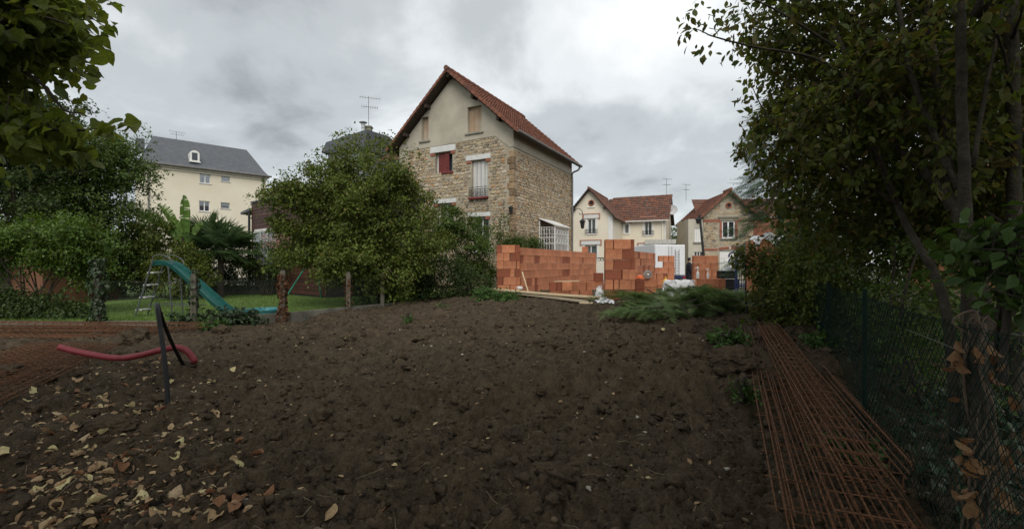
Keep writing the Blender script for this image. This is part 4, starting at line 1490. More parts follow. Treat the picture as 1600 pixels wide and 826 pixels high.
def block_mesh(L, H, T, dark, perf=False):
    key = (round(L, 2), round(H, 2), round(T, 2), dark, perf)
    if key in _blocks:
        return _blocks[key]
    bm = bmesh.new()
    bmesh.ops.create_cube(bm, size=1.0)
    for v in bm.verts:
        v.co = Vector(((v.co.x + .5) * L, v.co.y * T, (v.co.z + .5) * H))
    if perf:                                            # the hollow cells of a block seen from its open side
        f = [f for f in bm.faces if f.normal.y < -0.9][0]
        bmesh.ops.delete(bm, geom=[f], context='FACES_ONLY')
        nx, nz = max(3, int(L / 0.07)), 4
        y = -T / 2
        xs = [L * i / (nx * 3) for i in range(nx * 3 + 1)]
        zs = [H * i / (nz * 3) for i in range(nz * 3 + 1)]
        grid = {(i, j): bm.verts.new((xs[i], y, zs[j])) for i in range(len(xs)) for j in range(len(zs))}
        holes = []
        for i in range(nx * 3):
            for j in range(nz * 3):
                fc = bm.faces.new([grid[i, j], grid[i + 1, j], grid[i + 1, j + 1], grid[i, j + 1]])
                if i % 3 == 1 and j % 3 == 1:
                    holes.append(fc)
        r = bmesh.ops.extrude_discrete_faces(bm, faces=holes)
        for fc in r['faces']:
            bmesh.ops.translate(bm, verts=fc.verts, vec=(0, 0.06, 0))
    else:
        bmesh.ops.bevel(bm, geom=list(bm.edges), offset=0.007, segments=1, affect='EDGES')
    me = bpy.data.meshes.new('block')
    bm.to_mesh(me)
    bm.free()
    me.materials.append(M_CLAYD if dark else M_CLAY)
    _blocks[key] = me
    return me


def clay_wall(name, label, F, L, z0, courses, seed=0, th=TB, top=None, gone=(), dark=0.16, perf=0.0, bl=0.5, hb=HB):
    """hollow clay blocks in running bond, every block its own piece; top(t) limits the courses"""
    g = random.Random(seed)
    root = thing(name, label, 'block wall', F(0, -th / 2, z0))
    ang = math.atan2(F.d.y, F.d.x)
    if F.flip:
        ang2 = ang + math.pi                            # keep the seen face on local -y
    for c in range(courses):
        t = 0.0
        first = bl * (0.5 if c % 2 else 1.0) * (1 if g.random() < .8 else .75)
        nxt = first
        while t < L - 0.03:
            e = min(t + nxt, L)
            if L - e < 0.09:
                e = L
            nxt = bl
            zt = z0 + (c + 1) * hb
            ok = not (top and zt > top((t + e) / 2) + 0.02) and (c, round((t + e) / 2, 1)) not in gone
            if ok:
                segs = [(t, e)]
                if g.random() < 0.22 and e - t > 0.35:
                    m = t + (e - t) * g.choice((0.33, 0.5, 0.66))
                    segs = [(t, m), (m, e)]
                for a, q in segs:
                    dk = g.random() < dark * (1.6 if q - a < 0.3 else 0.7)
                    me = block_mesh(max(0.06, q - a - g.choice((0.004, 0.012, 0.024))), hb - 0.006, th, dk, g.random() < perf)
                    o = bpy.data.objects.new('clay_block', me)
                    n = -th / 2 + g.uniform(-0.006, 0.006) - (0.012 if dk else 0)
                    if F.flip:
                        p = F(q, n, z0 + c * hb)
                        o.rotation_euler = (0, 0, ang + math.pi)
                    else:
                        p = F(a, n, z0 + c * hb)
                        o.rotation_euler = (0, 0, ang)
                    o.location = p
                    put(o, root)
            t = e
    return root


FLW = Frame((XP(814, 17.5), 17.5), UDIR, (0.882, -0.471))
Llw = FLW.hit(932, 400)[0]
lw_ = clay_wall('clay_block_wall', 'long orange clay block wall running back beside the stone house', FLW, Llw, 0.15, 7, seed=2, dark=0.1)
o = bpy.data.objects.new('clay_block', block_mesh(0.45, 0.29, TB, False))
o.location = FLW(FLW.hit(915, 398)[0], -TB / 2, 2.253)
o.rotation_euler = (0, 0, math.atan2(FLW.d.y, FLW.d.x))
put(o, lw_)
FRW = Frame((XP(776, 17.1), 17.1), (1, 0.0), (0, -1))
clay_wall('clay_block_wall', 'short orange block return wall beside the shrubs, facing the soil', FRW, XP(812.5, 17.1) - XP(776, 17.1), 0.53, 6, seed=5, dark=0.2)
FT = Frame((XP(946, 13.6), 13.6), (0.998, -0.06), (-0.06, -0.998))
clay_wall('clay_block_pier', 'tall free-standing orange clay block pier six courses high', FT, 0.875, 0.55, 6, seed=9, th=0.3, dark=0.3)
FT2 = Frame((XP(993, 13.75), 13.75), (1, 0), (0, -1))
clay_wall('clay_block_wall', 'two low dark blocks butted against the tall pier', FT2, 0.3, 0.55, 2, seed=3, dark=0.9)
FC = Frame((XP(990, 18.4), 18.4), UDIR, (0.882, -0.471))
clay_wall('clay_block_wall', 'receding orange block wall just right of the tall pier', FC, FC.hit(1024, 400)[0], 0.35, 6, seed=12, dark=0.12)
FD2 = Frame((XP(1021, 23.4), 23.4), (0.995, -0.1), (-0.1, -0.995))
Ld = FD2.hit(1054.5, 420)[0]
clay_wall('clay_block_wall', 'stepped orange block wall in front of the white truck', FD2, Ld, 0.25, 6, seed=15, top=lambda t: 2.1 if t > Ld * 0.3 else 1.5, dark=0.05)
FE = Frame((XP(1084, 19.0), 19.0), (1, 0.0), (0, -1))
clay_wall('clay_block_wall', 'square orange block wall right of the person in the dark coat', FE, XP(1123, 19) - XP(1084, 19), 0.47, 5, seed=18, dark=0.08)
FE2 = Frame((XP(1092, 16.2), 16.2), (1, 0.0), (0, -1))
clay_wall('clay_block_wall', 'low two-course block wall holding pale tools, beside the black crates', FE2, XP(1134, 16.2) - XP(1092, 16.2), 0.5, 2, seed=21, perf=.35, dark=.25)
FF = Frame((XP(859, 15.3), 15.3), (1, 0.0), (0, -1))
clay_wall('clay_block_wall', 'low row of hollow blocks behind the timber planks', FF, XP(944, 15.3) - XP(859, 15.3), 0.42, 3, seed=24, perf=.55, top=lambda t: 1.35 if t > 1.3 else 1.03, dark=.2)
FC2 = Frame((XP(994, 16.3), 16.3), (1, 0.0), (0, -1))
clay_wall('clay_block_wall', 'low block wall behind the cut branches, right of the pier', FC2, XP(1026, 16.3) - XP(994, 16.3), 0.5, 2, seed=27, dark=.15)
FGW = Frame((XP(1172, 13.4), 13.4), (1, 0.05), (0.05, -1))
gwall = clay_wall('clay_block_wall', 'high orange block wall half hidden by the right-hand foliage', FGW, 1.9, 0.5, 6, seed=30, dark=.2)

# white sheet thrown over the high wall
b = MB()
nx, nz = 14, 10
vs = []
for i in range(nx + 1):
    for j in range(nz + 1):
        t = 0.1 + 1.0 * i / nx
        s = j / nz
        zt = 2.33 + 0.06 * math.sin(i * 1.1) + 0.16 * math.sin(i / nx * 3.1)
        if s < 0.45:
            n_, z_ = -0.22 + s / 0.45 * 0.25, zt
        else:
            n_, z_ = 0.04 + 0.05 * math.sin(i * 1.7 + j), zt - (s - 0.45) * (0.35 + 0.28 * math.sin(i * 0.9 + 1))
        vs.append(FGW(t, n_, z_ + 0.012 * math.sin(i * 3 + j * 2)))
b.poly(vs, [(i * (nz + 1) + j, (i + 1) * (nz + 1) + j, (i + 1) * (nz + 1) + j + 1, i * (nz + 1) + j + 1) for i in range(nx) for j in range(nz)])
M_PLASTIC = mat('white_plastic', (0.75, 0.76, 0.77), var=.06, scale=5, rough=.35)
b.build('plastic_sheet', M_PLASTIC, None, 'white plastic sheet draped over the high block wall', 'plastic sheet', smooth=True)

# timber planks on the ground in front of the blocks
M_PINE = mat('fresh_pine', (0.50, 0.39, 0.23), c2=(0.62, 0.51, 0.33), scale=1.5, rough=.7, wave=('Y', 6.0))
M_PINED = mat('grey_timber', (0.33, 0.27, 0.18), c2=(0.42, 0.35, 0.25), scale=2, rough=.8)


def plank(p0, p1, w, h, m, label, group='timber planks', roll=0.0, sag=0.0):
    p0, p1 = Vector(p0), Vector(p1)
    d = (p1 - p0).normalized()
    s = Vector((d.y, -d.x, 0)).normalized()
    up = Vector((0, 0, 1))
    s2 = s * math.cos(roll) + up * math.sin(roll)
    u2 = up * math.cos(roll) - s * math.sin(roll)
    b = MB()
    n = 6
    vs, fs = [], []
    for i in range(n + 1):
        c = p0.lerp(p1, i / n) - up * sag * math.sin(math.pi * i / n)
        vs += [c - s2 * w / 2, c + s2 * w / 2, c + s2 * w / 2 + u2 * h, c - s2 * w / 2 + u2 * h]
        if i:
            for k in range(4):
                k2 = (k + 1) % 4
                fs.append((4 * i - 4 + k, 4 * i - 4 + k2, 4 * i + k2, 4 * i + k))
    fs += [(3, 2, 1, 0), (4 * n, 4 * n + 1, 4 * n + 2, 4 * n + 3)]
    b.poly(vs, fs)
    return b.build('timber_plank', m, None, label, 'plank', group, bevel=0.004)


plank((-0.82, 16.6, 0.70), (2.52, 13.1, 0.63), 0.24, 0.05, M_PINE, 'longest pale pine plank lying along the soil edge in front of the blocks', sag=.02)
plank((-0.4, 16.5, 0.645), (2.45, 13.25, 0.575), 0.22, 0.045, M_PINE, 'pine plank lying under the longest plank', sag=.0)
plank((0.2, 15.6, 0.585), (2.1, 13.0, 0.52), 0.2, 0.05, M_PINED, 'greyer plank at the bottom of the pine stack', sag=-.0)
plank((XP(905, 12.7), 12.7, 0.52), (XP(945, 12.6), 12.6, 0.50), 0.15, 0.04, M_PINE, 'short pale board end beside the crumpled white plastic')
plank((XP(946, 12.9), 13.05, 0.50), (XP(1004, 13.2), 13.3, 0.50), 0.16, 0.05, M_PINED, 'board lying at the foot of the tall block pier')
plank((XP(866, 14.8), 14.8, 1.035), (XP(905, 14.9), 15.0, 1.05), 0.12, 0.025, M_PINE, 'thin batten resting on the low row of blocks')
plank((XP(826, 16.9), 16.9, 0.52), (XP(816, 17.2), 17.3, 1.3), 0.05, 0.03, M_PINE, 'thin lath leaning on the corner of the block return wall')


def crumple(name, c, r, m, label, cat, seed, n=16):
    g = random.Random(seed)
    b = MB()
    vs = []
    for i in range(n + 1):
        for j in range(n + 1):
            u, v = i / n * 2 - 1, j / n * 2 - 1
            d = max(0, 1 - (u * u + v * v) * 0.75)
            vs.append((c[0] + u * r[0] + g.uniform(-.03, .03), c[1] + v * r[1] + g.uniform(-.03, .03), c[2] + r[2] * d * g.uniform(.35, 1) + 0.01))
    b.poly(vs, [(i * (n + 1) + j, (i + 1) * (n + 1) + j, (i + 1) * (n + 1) + j + 1, i * (n + 1) + j + 1) for i in range(n) for j in range(n)])
    return b.build(name, m, None, label, cat)


crumple('plastic_sheet', (XP(946, 12.4), 12.4, sh(XP(946, 12.4), 12.4)), (0.22, 0.2, 0.2), M_PLASTIC, 'crumpled white plastic on the soil at the end of the planks', 'plastic sheet', 3)
crumple('plastic_sheet', (XP(937, 13.9), 13.9, 0.5), (0.16, 0.2, 0.5), M_PLASTIC, 'white plastic wrapping stuffed beside the left of the tall pier', 'plastic sheet', 4)
q = MB()
q.lathe((XP(930, 14.0), 14.0, 0.62), [(0.075, 0), (0.095, 0.2), (0.10, 0.2), (0.10, 0.215), (0.085, 0.21)], 12)
bk = q.build('bucket', mat('brown_bucket', (0.16, 0.11, 0.08), rough=.6), None, 'small brown bucket at the right end of the planks', 'bucket')
q = MB()
q.tube([Vector((XP(930, 14.0) + .1 * math.cos(a), 14.0, 0.82 + .1 * math.sin(a))) for a in np.linspace(0, math.pi, 9)], 0.004, 4)
q.build('handle', M_ZINC, bk)
q = MB()
q.lathe((XP(812, 16.4), 16.4, 0.72), [(0.11, 0), (0.115, 0.06), (0.10, 0.09), (0.02, 0.1)], 12)
q.build('paint_lid', M_WHITE, None, 'round white lid lying on the left end of the planks', 'lid')

# builder's bag
bagc = Vector((XP(1060, 14.6), 14.6, 0.47))
b = MB()
n = 20
vs, fs = [], []
rows = [(0.0, 0.38), (0.08, 0.43), (0.25, 0.46), (0.42, 0.45), (0.56, 0.42), (0.62, 0.36), (0.60, 0.25), (0.56, 0.0)]
for z, r_ in rows:
    for k in range(n):
        a = 2 * math.pi * k / n
        sq = r_ / max(abs(math.cos(a)), abs(math.sin(a))) ** 0.72
        wob = 1 + 0.05 * math.sin(k * 2.3 + z * 9)
        vs.append(bagc + Vector((math.cos(a) * sq * wob, math.sin(a) * sq * wob * 0.9, z + 0.03 * math.sin(k * 1.7) * (z > .3))))
for i in range(len(rows) - 1):
    for k in range(n):
        fs.append((i * n + k, i * n + (k + 1) % n, (i + 1) * n + (k + 1) % n, (i + 1) * n + k))
b.poly(vs, fs + [tuple(range(n))[::-1]])
M_BAG = mat('woven_white_bag', (0.70, 0.70, 0.70), var=.07, scale=7, rough=.7, bump=.006, bscale=30)
bag = b.build('builders_bag', M_BAG, None, 'big white builder\'s bag behind the cut branches', 'bag', smooth=True)
for s in (-1, 1):
    for s2 in (-1, 1):
        q = MB()
        c0 = bagc + Vector((s * .36, s2 * .33, .58))
        q.tube(smooth_curve([c0, c0 + Vector((.03, 0, .05)), c0 + Vector((-s * .1, -.05, .05)), c0 + Vector((-s * .16, -.05, -.03))], 5), 0.016, 5)
        q.build('lifting_loop', M_BAG, bag)
crumple('plastic_sheet', (XP(1040, 14.3), 14.2, 0.5), (0.2, 0.2, 0.5), M_PLASTIC, 'bulging white sack left of the big builder\'s bag', 'sack', 8)
q = MB()
q.lathe((XP(1040, 14.9), 14.9, 0.8), [(0.10, 0), (0.11, 0.18), (0.09, 0.28), (0.03, 0.34), (0.03, 0.4)], 10)
q.build('bottle', mat('yellow_plastic', (0.75, 0.42, 0.05), rough=.4), None, 'yellow container standing behind the white sack', 'container')
# coil of cable on the low wall
q = MB()
cc = Vector((XP(1015, 16.0), 16.2, 1.25))
for rr_ in (0.12, 0.085):
    q.tube([cc + Vector((rr_ * math.cos(a), 0.02, rr_ * math.sin(a))) for a in np.linspace(0, 2 * math.pi, 21)], 0.028, 6, caps=False)
coil = q.build('cable_reel', mat('grey_reel', (0.28, 0.27, 0.26), rough=.5), None, 'grey cable reel standing on the low block wall', 'cable reel')
q = MB()
q.tube([cc + Vector((0, -.05, 0)), cc + Vector((0, .08, 0))], 0.035, 8)
q.build('hub', M_WHITE, coil)
q = MB()
q.lathe((XP(1000, 16.1), 16.15, 1.105), [(0.16, 0), (0.16, 0.012), (0.125, 0.02), (0.12, 0.06), (0.09, 0.105), (0.04, 0.125), (0.01, 0.13)], 10)
q.build('hard_hat', mat('orange_plastic', (0.65, 0.13, 0.03), rough=.4), None, 'orange hard hat on the low wall beside the cable reel', 'hard hat')
for px, s, lab in ((1092, 1.0, 'white dispenser bottle on the left of the two-course wall'), (1108, .85, 'smaller white dispenser bottle on the right of the two-course wall')):
    q = MB()
    q.lathe((XP(px, 16.2), 16.3, 1.105), [(0.05 * s, 0), (0.055 * s, .16 * s), (0.05 * s, .2 * s), (.018 * s, .24 * s), (.018 * s, .33 * s), (.03 * s, .34 * s), (.03 * s, .4 * s), (.01 * s, .42 * s)], 10)
    bo = q.build('dispenser_bottle', M_WHITE, None, lab, 'bottle', 'white bottles')
    q = MB()
    q.tube([(XP(px, 16.2), 16.3, 1.105 + .38 * s), (XP(px, 16.2) - .1 * s, 16.28, 1.105 + .36 * s)], .014 * s, 5)
    q.build('nozzle', M_WHITE, bo)
# black crates
M_BLACKP = mat('black_plastic', (0.012, 0.012, 0.013), rough=.5)
for k, (px, z, w, lab) in enumerate([(1128, 0.42, .62, 'black plastic crate at the bottom of the stack by the block wall'), (1130, 0.74, .62, 'black plastic crate in the middle of the stack'), (1127, 1.06, .58, 'black plastic crate on top of the stack, under white foil')]):
    q = MB()
    x0 = XP(px, 17.4)
    for (a, c, e_, f_) in ((x0, x0 + w, 17.4, 17.43), (x0, x0 + w, 17.77, 17.8), (x0, x0 + .03, 17.43, 17.77), (x0 + w - .03, x0 + w, 17.43, 17.77)):
        q.box(a, c, e_, f_, z, z + 0.3)
    q.box(x0 + .03, x0 + w - .03, 17.43, 17.77, z, z + .02)
    cr = q.build('plastic_crate', M_BLACKP, None, lab, 'crate', 'black crates', bevel=.006)
    q = MB()
    q.box(x0 - .012, x0 + w + .012, 17.385, 17.399, z + .25, z + .3)
    q.build('rim', M_BLACKP, cr)
crumple('plastic_sheet', (XP(1139, 17.6), 17.6, 1.36), (.3, .2, .16), M_PLASTIC, 'white foil heaped on the black crates', 'plastic sheet', 14)

# blue steel site gate
M_BLUE = mat('blue_paint', (0.035, 0.055, 0.20), c2=(0.05, 0.08, 0.26), scale=4, rough=.45)
gx, gy = XP(1150.5, 16.0), 16.0
FBg = Frame((gx, gy), (0.93, 0.37), (0.37, -0.93))
gate = thing('site_gate', 'blue steel barred gate leaf on a blue post near the foliage', 'gate', (gx, gy, 0.45))
q = MB()
q.tube([(gx, gy, 0.4), (gx, gy, 2.0)], 0.05, 10)
q.build('post', M_BLUE, gate)
q = MB()
q.tube(smooth_curve([(gx, gy, 1.95), (gx - .08, gy, 2.02), (gx - .22, gy, 1.98), (gx - .27, gy, 1.86)], 6), .03, 8)
q.tube(smooth_curve([(gx, gy, 1.78), (gx - .12, gy, 1.83), (gx - .24, gy, 1.76), (gx - .27, gy, 1.66)], 6), .025, 8)
q.tube(smooth_curve([(gx, gy, 1.98), (gx + .1, gy, 2.02), (gx + .17, gy, 1.95)], 6), .03, 8)
q.build('curved_hook', M_BLUE, gate)
for z in (0.62, 0.85, 1.55):
    q = MB()
    q.tube([FBg(0.02, 0, z), FBg(0.75, 0, z)], .02, 6)
    q.build('rail', M_BLUE, gate)
for k in range(6):
    t = .12 + k * .12
    q = MB()
    q.tube([FBg(t, 0, .5), FBg(t, 0, 1.78)], .013, 6)
    q.build('bar', M_BLUE, gate)

# ornate white gate of the cream house
FOg = Frame((XP(934, 30.5), 30.5), (0.95, -0.2), (-0.2, -0.95))
og = thing('iron_gate', 'white iron garden gate with black scrolled top beyond the long block wall', 'gate', FOg(0, 0, 0.2))
for k in range(9):
    q = MB()
    q.tube([FOg(k * .09, 0, .25), FOg(k * .09, 0, 1.8)], .014, 5)
    q.build('bar', M_WHITE, og)
for z in (.4, 1.1, 1.75):
    q = MB()
    q.tube([FOg(0, 0, z), FOg(.72, 0, z)], .02, 5)
    q.build('rail', M_WHITE, og)
q = MB()
for k in range(4):
    q.tube([FOg(.09 + k * .18 + .08 * math.cos(a), 0, 1.92 + .09 * math.sin(a)) for a in np.linspace(0, 6.28, 13)], .018, 5, caps=False)
q.tube([FOg(-.05, 0, 2.04), FOg(.77, 0, 2.04)], .025, 5)
q.build('scroll_top', M_IRON, og)

# leaning street lamp pole
p0, p1 = Vector((XP(1103.5, 38), 38, 0.2)), W(1093, 336, 38)
lampp = thing('street_lamp', 'dark leaning pole with a lantern in front of the small stone house', 'street lamp', p0)
q = MB()
q.tube([p0, p1], [.13, .09], 8)
q.build('pole', M_IRON, lampp)
q = MB()
hd = W(1090.5, 350, 37.9)
q.lathe(hd, [(.05, .5), (.26, .38), (.28, .34), (.2, .32), (.12, .0), (.04, -.04)], 8)
q.build('lantern', M_IRON, lampp)
q = MB()
q.tube([hd + Vector((0, 0, .5)), hd + Vector((.12, 0, .7)), p0.lerp(p1, .98)], .03, 6)
q.tube([hd + Vector((.0, 0, .1)), p0.lerp(p1, .9)], .02, 6)
q.build('bracket', M_IRON, lampp)

# white box truck seen from behind
TRY = 35.0
FTk = Frame((XP(1023, TRY), TRY), (0.985, 0.17), (0.17, -0.985))
tw = FTk.hit(1070.5, 400)[0]
truck = thing('box_truck', 'white box truck with a ladder on its back, parked on the street', 'truck', FTk(tw / 2, 0, 0.21))
M_TRUCK = mat('truck_white', (0.74, 0.75, 0.76), var=.04, scale=2, rough=.35)
tz0, tz1 = 0.75, 3.12
fpart('box_body', M_TRUCK, truck, FTk, (0, tw, -4.2, 0, tz0, tz1), bevel=.05)
for a, c in ((0.05, tw / 2 - .01), (tw / 2 + .01, tw - .05)):
    dr = fpart('rear_door', M_TRUCK, truck, FTk, (a, c, .001, .03, tz0 + .06, tz1 - .08), bevel=.01)
    q = MB()
    t = c - .12 if a < .1 else a + .12
    q.tube([FTk(t, .05, tz0 + .15), FTk(t, .05, tz1 - .15)], .016, 6)
    q.build('lock_bar', M_ZINC, dr)
    q = MB()
    q.fbox(FTk, t - .05, t + .05, .05, .09, tz0 + .9, tz0 + 1.0)
    q.build('handle', M_IRON, dr)
q = MB()
lt = FTk.hit(1057, 400)[0]
for s in (-.16, .16):
    q.tube([FTk(lt + s, .12, tz0), FTk(lt + s, .12, tz1 - .35)], .018, 5)
for k in range(9):
    z = tz0 + .15 + k * .21
    q.tube([FTk(lt - .16, .12, z), FTk(lt + .16, .12, z)], .014, 5)
q.build('ladder', M_ZINC, truck)
fpart('bumper', mat('navy_bumper', (.02, .03, .08), rough=.5), truck, FTk, (.0, tw, -.1, .12, .5, .72), bevel=.02)
for a in (.05, tw - .25):
    fpart('tail_light', mat('red_lens', (.35, .02, .02), rough=.2), truck, FTk, (a, a + .2, .121, .14, .54, .68))
for n_ in (-.9, -3.6):
    for t in (.12, tw - .32):
        q = MB()
        q.tube([FTk(t, n_, .56), FTk(t + .2, n_, .56)], .36, 16)
        wh = q.build('wheel', M_BLACKP, truck)
        q = MB()
        q.tube([FTk(t - .01, n_, .56), FTk(t + .21, n_, .56)], .18, 12)
        q.build('rim', M_ZINC, wh)
fpart('cab', M_TRUCK, truck, FTk, (.1, tw - .1, -6.0, -4.25, .5, 2.3), bevel=.12)
fpart('chassis', M_IRON, truck, FTk, (.4, tw - .4, -5.8, -.1, .45, .74))
# awning folded over the cream house's lower window
q = MB()
for k in range(7):
    t = .0 + k * .42
    q.poly([FKW(t - 1.0, .1, 4.0), FKW(t - .6, .1, 4.0), FKW(t - .65, 1.0, 3.55), FKW(t - 1.05, 1.0, 3.55), FKW(t - 1.0, .1, 4.06), FKW(t - .6, .1, 4.06), FKW(t - .65, 1.0, 3.61), FKW(t - 1.05, 1.0, 3.61)],
           [(0, 1, 2, 3), (7, 6, 5, 4), (0, 4, 5, 1), (1, 5, 6, 2), (2, 6, 7, 3), (3, 7, 4, 0)])
q.build('awning', mat('grey_awning', (.35, .34, .31), var=.2), kh)

# ---------------------------------------------------------------- person in a dark coat, standing side-on
pp = Vector((XP(1077, 25.0), 25.0, float(base_h(XP(1077, 25.0), 25.0)) + 0.0))
person = thing('person', 'person in a long dark coat standing among the block walls', 'person', pp)


def skin_body(name, chains, m, parent, origin, lv=2, root=0):
    bm = bmesh.new()
    ly = bm.verts.layers.skin.verify()
    vd = {}
    for ch in chains:
        pv = None
        for key, co, r_ in ch:
            if key not in vd:
                v = bm.verts.new(Vector(co) + origin)
                v[ly].radius = (r_[0], r_[1]) if isinstance(r_, tuple) else (r_, r_)
                vd[key] = v
            if pv is not None and bm.edges.get((pv, vd[key])) is None:
                bm.edges.new((pv, vd[key]))
            pv = vd[key]
    list(vd.values())[root][ly].use_root = True
    me = bpy.data.meshes.new(name)
    bm.to_mesh(me)
    bm.free()
    me.materials.append(m)
    o = bpy.data.objects.new(name, me)
    md = o.modifiers.new('skin', 'SKIN')
    md.use_smooth_shade = True
    sd_ = o.modifiers.new('sub', 'SUBSURF')
    sd_.levels = sd_.render_levels = lv
    return put(o, parent)


M_SKINP = mat('skin', (0.42, 0.26, 0.19), var=.08, rough=.55)
body = [[('pel', (0, 0, .93), (.13, .11)), ('sp', (0, 0, 1.12), (.125, .10)), ('ch', (0.0, 0, 1.33), (.15, .11)), ('nk', (.0, 0, 1.49), .055), ('hd', (.015, 0, 1.57), (.075, .07)), ('h2', (.02, 0, 1.66), (.09, .078)), ('tp', (.015, 0, 1.72), (.06, .055))],
        [('h2', (.02, 0, 1.66), .09), ('ns', (.115, 0, 1.64), .014)]]
for s in (-1, 1):
    body += [[('pel', 0, 0), (f'hip{s}', (0, .09 * s, .88), .095), (f'kn{s}', (.02 * s + .02, .095 * s, .48), .062), (f'an{s}', (.03 * s, .1 * s, .09), .042), (f'ft{s}', (.03 * s + .12, .11 * s, .035), (.035, .03))],
             [('ch', 0, 0), (f'sh{s}', (0, .17 * s, 1.40), .06), (f'el{s}', (-.03, .21 * s, 1.12), .045), (f'wr{s}', (.05, .2 * s, .89), .028), (f'pm{s}', (.07, .2 * s, .83), (.035, .02))]]
    for k in range(4):
        y = .2 * s + (k - 1.5) * .019
        ln = (.07, .08, .075, .06)[k]
        body.append([(f'pm{s}', 0, 0), (f'f{s}{k}a', (.075, y, .79), .009), (f'f{s}{k}b', (.085, y, .79 - ln * .55), .008), (f'f{s}{k}c', (.075, y, .79 - ln), .007)])
    body.append([(f'pm{s}', 0, 0), (f't{s}a', (.10, .2 * s - .03 * s, .815), .010), (f't{s}b', (.115, .2 * s - .04 * s, .775), .008)])
for ch in body:
    for i, e_ in enumerate(ch):
        if e_[1] == 0:
            ch[i] = (e_[0], (0, 0, 0), .05)
# the person faces right, a little away
skin_body('body', body, M_SKINP, person, pp)


def loft(name, rings, m, parent, origin, seg=16, closed=True):
    b = MB()
    vs, fs = [], []
    for z, cx_, cy_, rx, ry in rings:
        for k in range(seg):
            a = 2 * math.pi * k / seg
            vs.append(origin + Vector((cx_ + rx * math.cos(a), cy_ + ry * math.sin(a), z)))
    for i in range(len(rings) - 1):
        for k in range(seg):
            fs.append((i * seg + k, i * seg + (k + 1) % seg, (i + 1) * seg + (k + 1) % seg, (i + 1) * seg + k))
    b.poly(vs, fs)
    return b.build(name, m, parent, smooth=True)


M_COAT = mat('navy_black_coat', (0.012, 0.013, 0.018), scale=6, rough=.9)
loft('coat', [(.52, .01, 0, .20, .23), (.7, .0, 0, .19, .215), (.95, 0, 0, .175, .2), (1.15, 0, 0, .165, .185), (1.33, 0, 0, .175, .215), (1.42, 0, 0, .14, .21), (1.48, 0, 0, .085, .10), (1.52, 0, 0, .075, .08)], M_COAT, person, pp)
for s in (-1, 1):
    q = MB()
    q.tube(smooth_curve([pp + Vector(p) for p in ((0, .15 * s, 1.42), (-.015, .205 * s, 1.27), (-.03, .225 * s, 1.10), (.045, .215 * s, .90))], 4), [.075] * 4 + [.068] * 4 + [.06] * 5, 10)
    q.build('coat_sleeve', M_COAT, person, smooth=True)
    q = MB()
    q.tube([pp + Vector((0, .09 * s, .86)), pp + Vector((.02, .095 * s, .48)), pp + Vector((.03 * s, .1 * s, .07))], [.11, .085, .07], 10)
    q.build('trouser_leg', mat('grey_trousers', (.12, .12, .13), rough=.9), person, smooth=True)
    q = MB()
    q.poly([pp + Vector((.03 * s + a * .16 + .05, .1 * s + c * .045, z)) for z in (0.0, .06) for a, c in ((-.8, -1), (.9, -.8), (1, .8), (-.8, 1))], [(3, 2, 1, 0), (4, 5, 6, 7), (0, 1, 5, 4), (1, 2, 6, 5), (2, 3, 7, 6), (3, 0, 4, 7)])
    q.build('shoe', M_BLACKP, person, bevel=.015)
q = MB()
vs = []
for v in ico_v:
    p = Vector(v)
    r_ = Vector((.105, .092, .11))
    if p.x > .35 and p.z < .45:
        p.x = .35
    vs.append(pp + Vector((.005 + p.x * r_.x, p.y * r_.y, 1.685 + p.z * r_.z)))
q.poly(vs, [tuple(f) for f in ico_f])
q.build('hair', mat('dark_hair', (.012, .009, .007), rough=.6), person, smooth=True)
for s in (-1, 1):
    q = MB()
    q.poly([pp + Vector((.092 + .008 * v[0], .034 * s + .012 * v[1], 1.668 + .007 * v[2])) for v in ico_v], [tuple(f) for f in ico_f])
    q.build('eye', M_BLACKP, person)
q = MB()
q.poly([pp + Vector((.088 + .012 * v[0], .028 * v[1], 1.602 + .006 * v[2])) for v in ico_v], [tuple(f) for f in ico_f])
q.build('mouth', mat('lips', (.3, .12, .1), rough=.5), person)
# ================================================================ garden behind the low wall
LZ = 0.2
M_POST = mat('old_concrete_post', (0.075, 0.065, 0.048), c2=(0.14, 0.125, 0.095), scale=6, rough=.95, bump=.01, bscale=30)


def wl_point(px):
    """where the garden wall crosses a photo column"""
    k = (px - CX) / FPX
    for (x0, y0), (x1, y1) in zip(WALL_LINE[:-1], WALL_LINE[1:]):
        den = (x1 - x0) - k * (y1 - y0)
        t = (k * y0 - x0) / den
        if 0 <= t <= 1:
            return Vector((x0 + t * (x1 - x0), y0 + t * (y1 - y0), 0))
    return None


post_pts = {}
for px, h, lab in ((155, 1.5, 'fence post wrapped in green ivy beside the left hedge'), (305, 1.35, 'mossy fence post behind the bar bundle, in front of the slide'), (443, 1.42, 'fence post covered in dead brown ivy at the wall corner'), (545, 1.35, 'fence post in front of the round tree, left of its trunk'), (598, 1.3, 'fence post hidden under the round tree crown')):
    p = wl_point(px)
    post_pts[px] = p
    fr = Frame((p.x, p.y), (1, 0.15), (0.15, -1))
    b = MB()
    b.fbox(fr, -.06, .06, -.02, .10, -.1, h)
    b.fbox(fr, -.05, .05, -.01, .09, h + .001, h + .03)
    b.build('fence_post', M_POST, None, lab, 'fence post', 'posts of the garden fence', bevel=.012)
M_WIRE = mat('dull_fence_wire', (0.055, 0.07, 0.06), rough=.6, metal=.3)


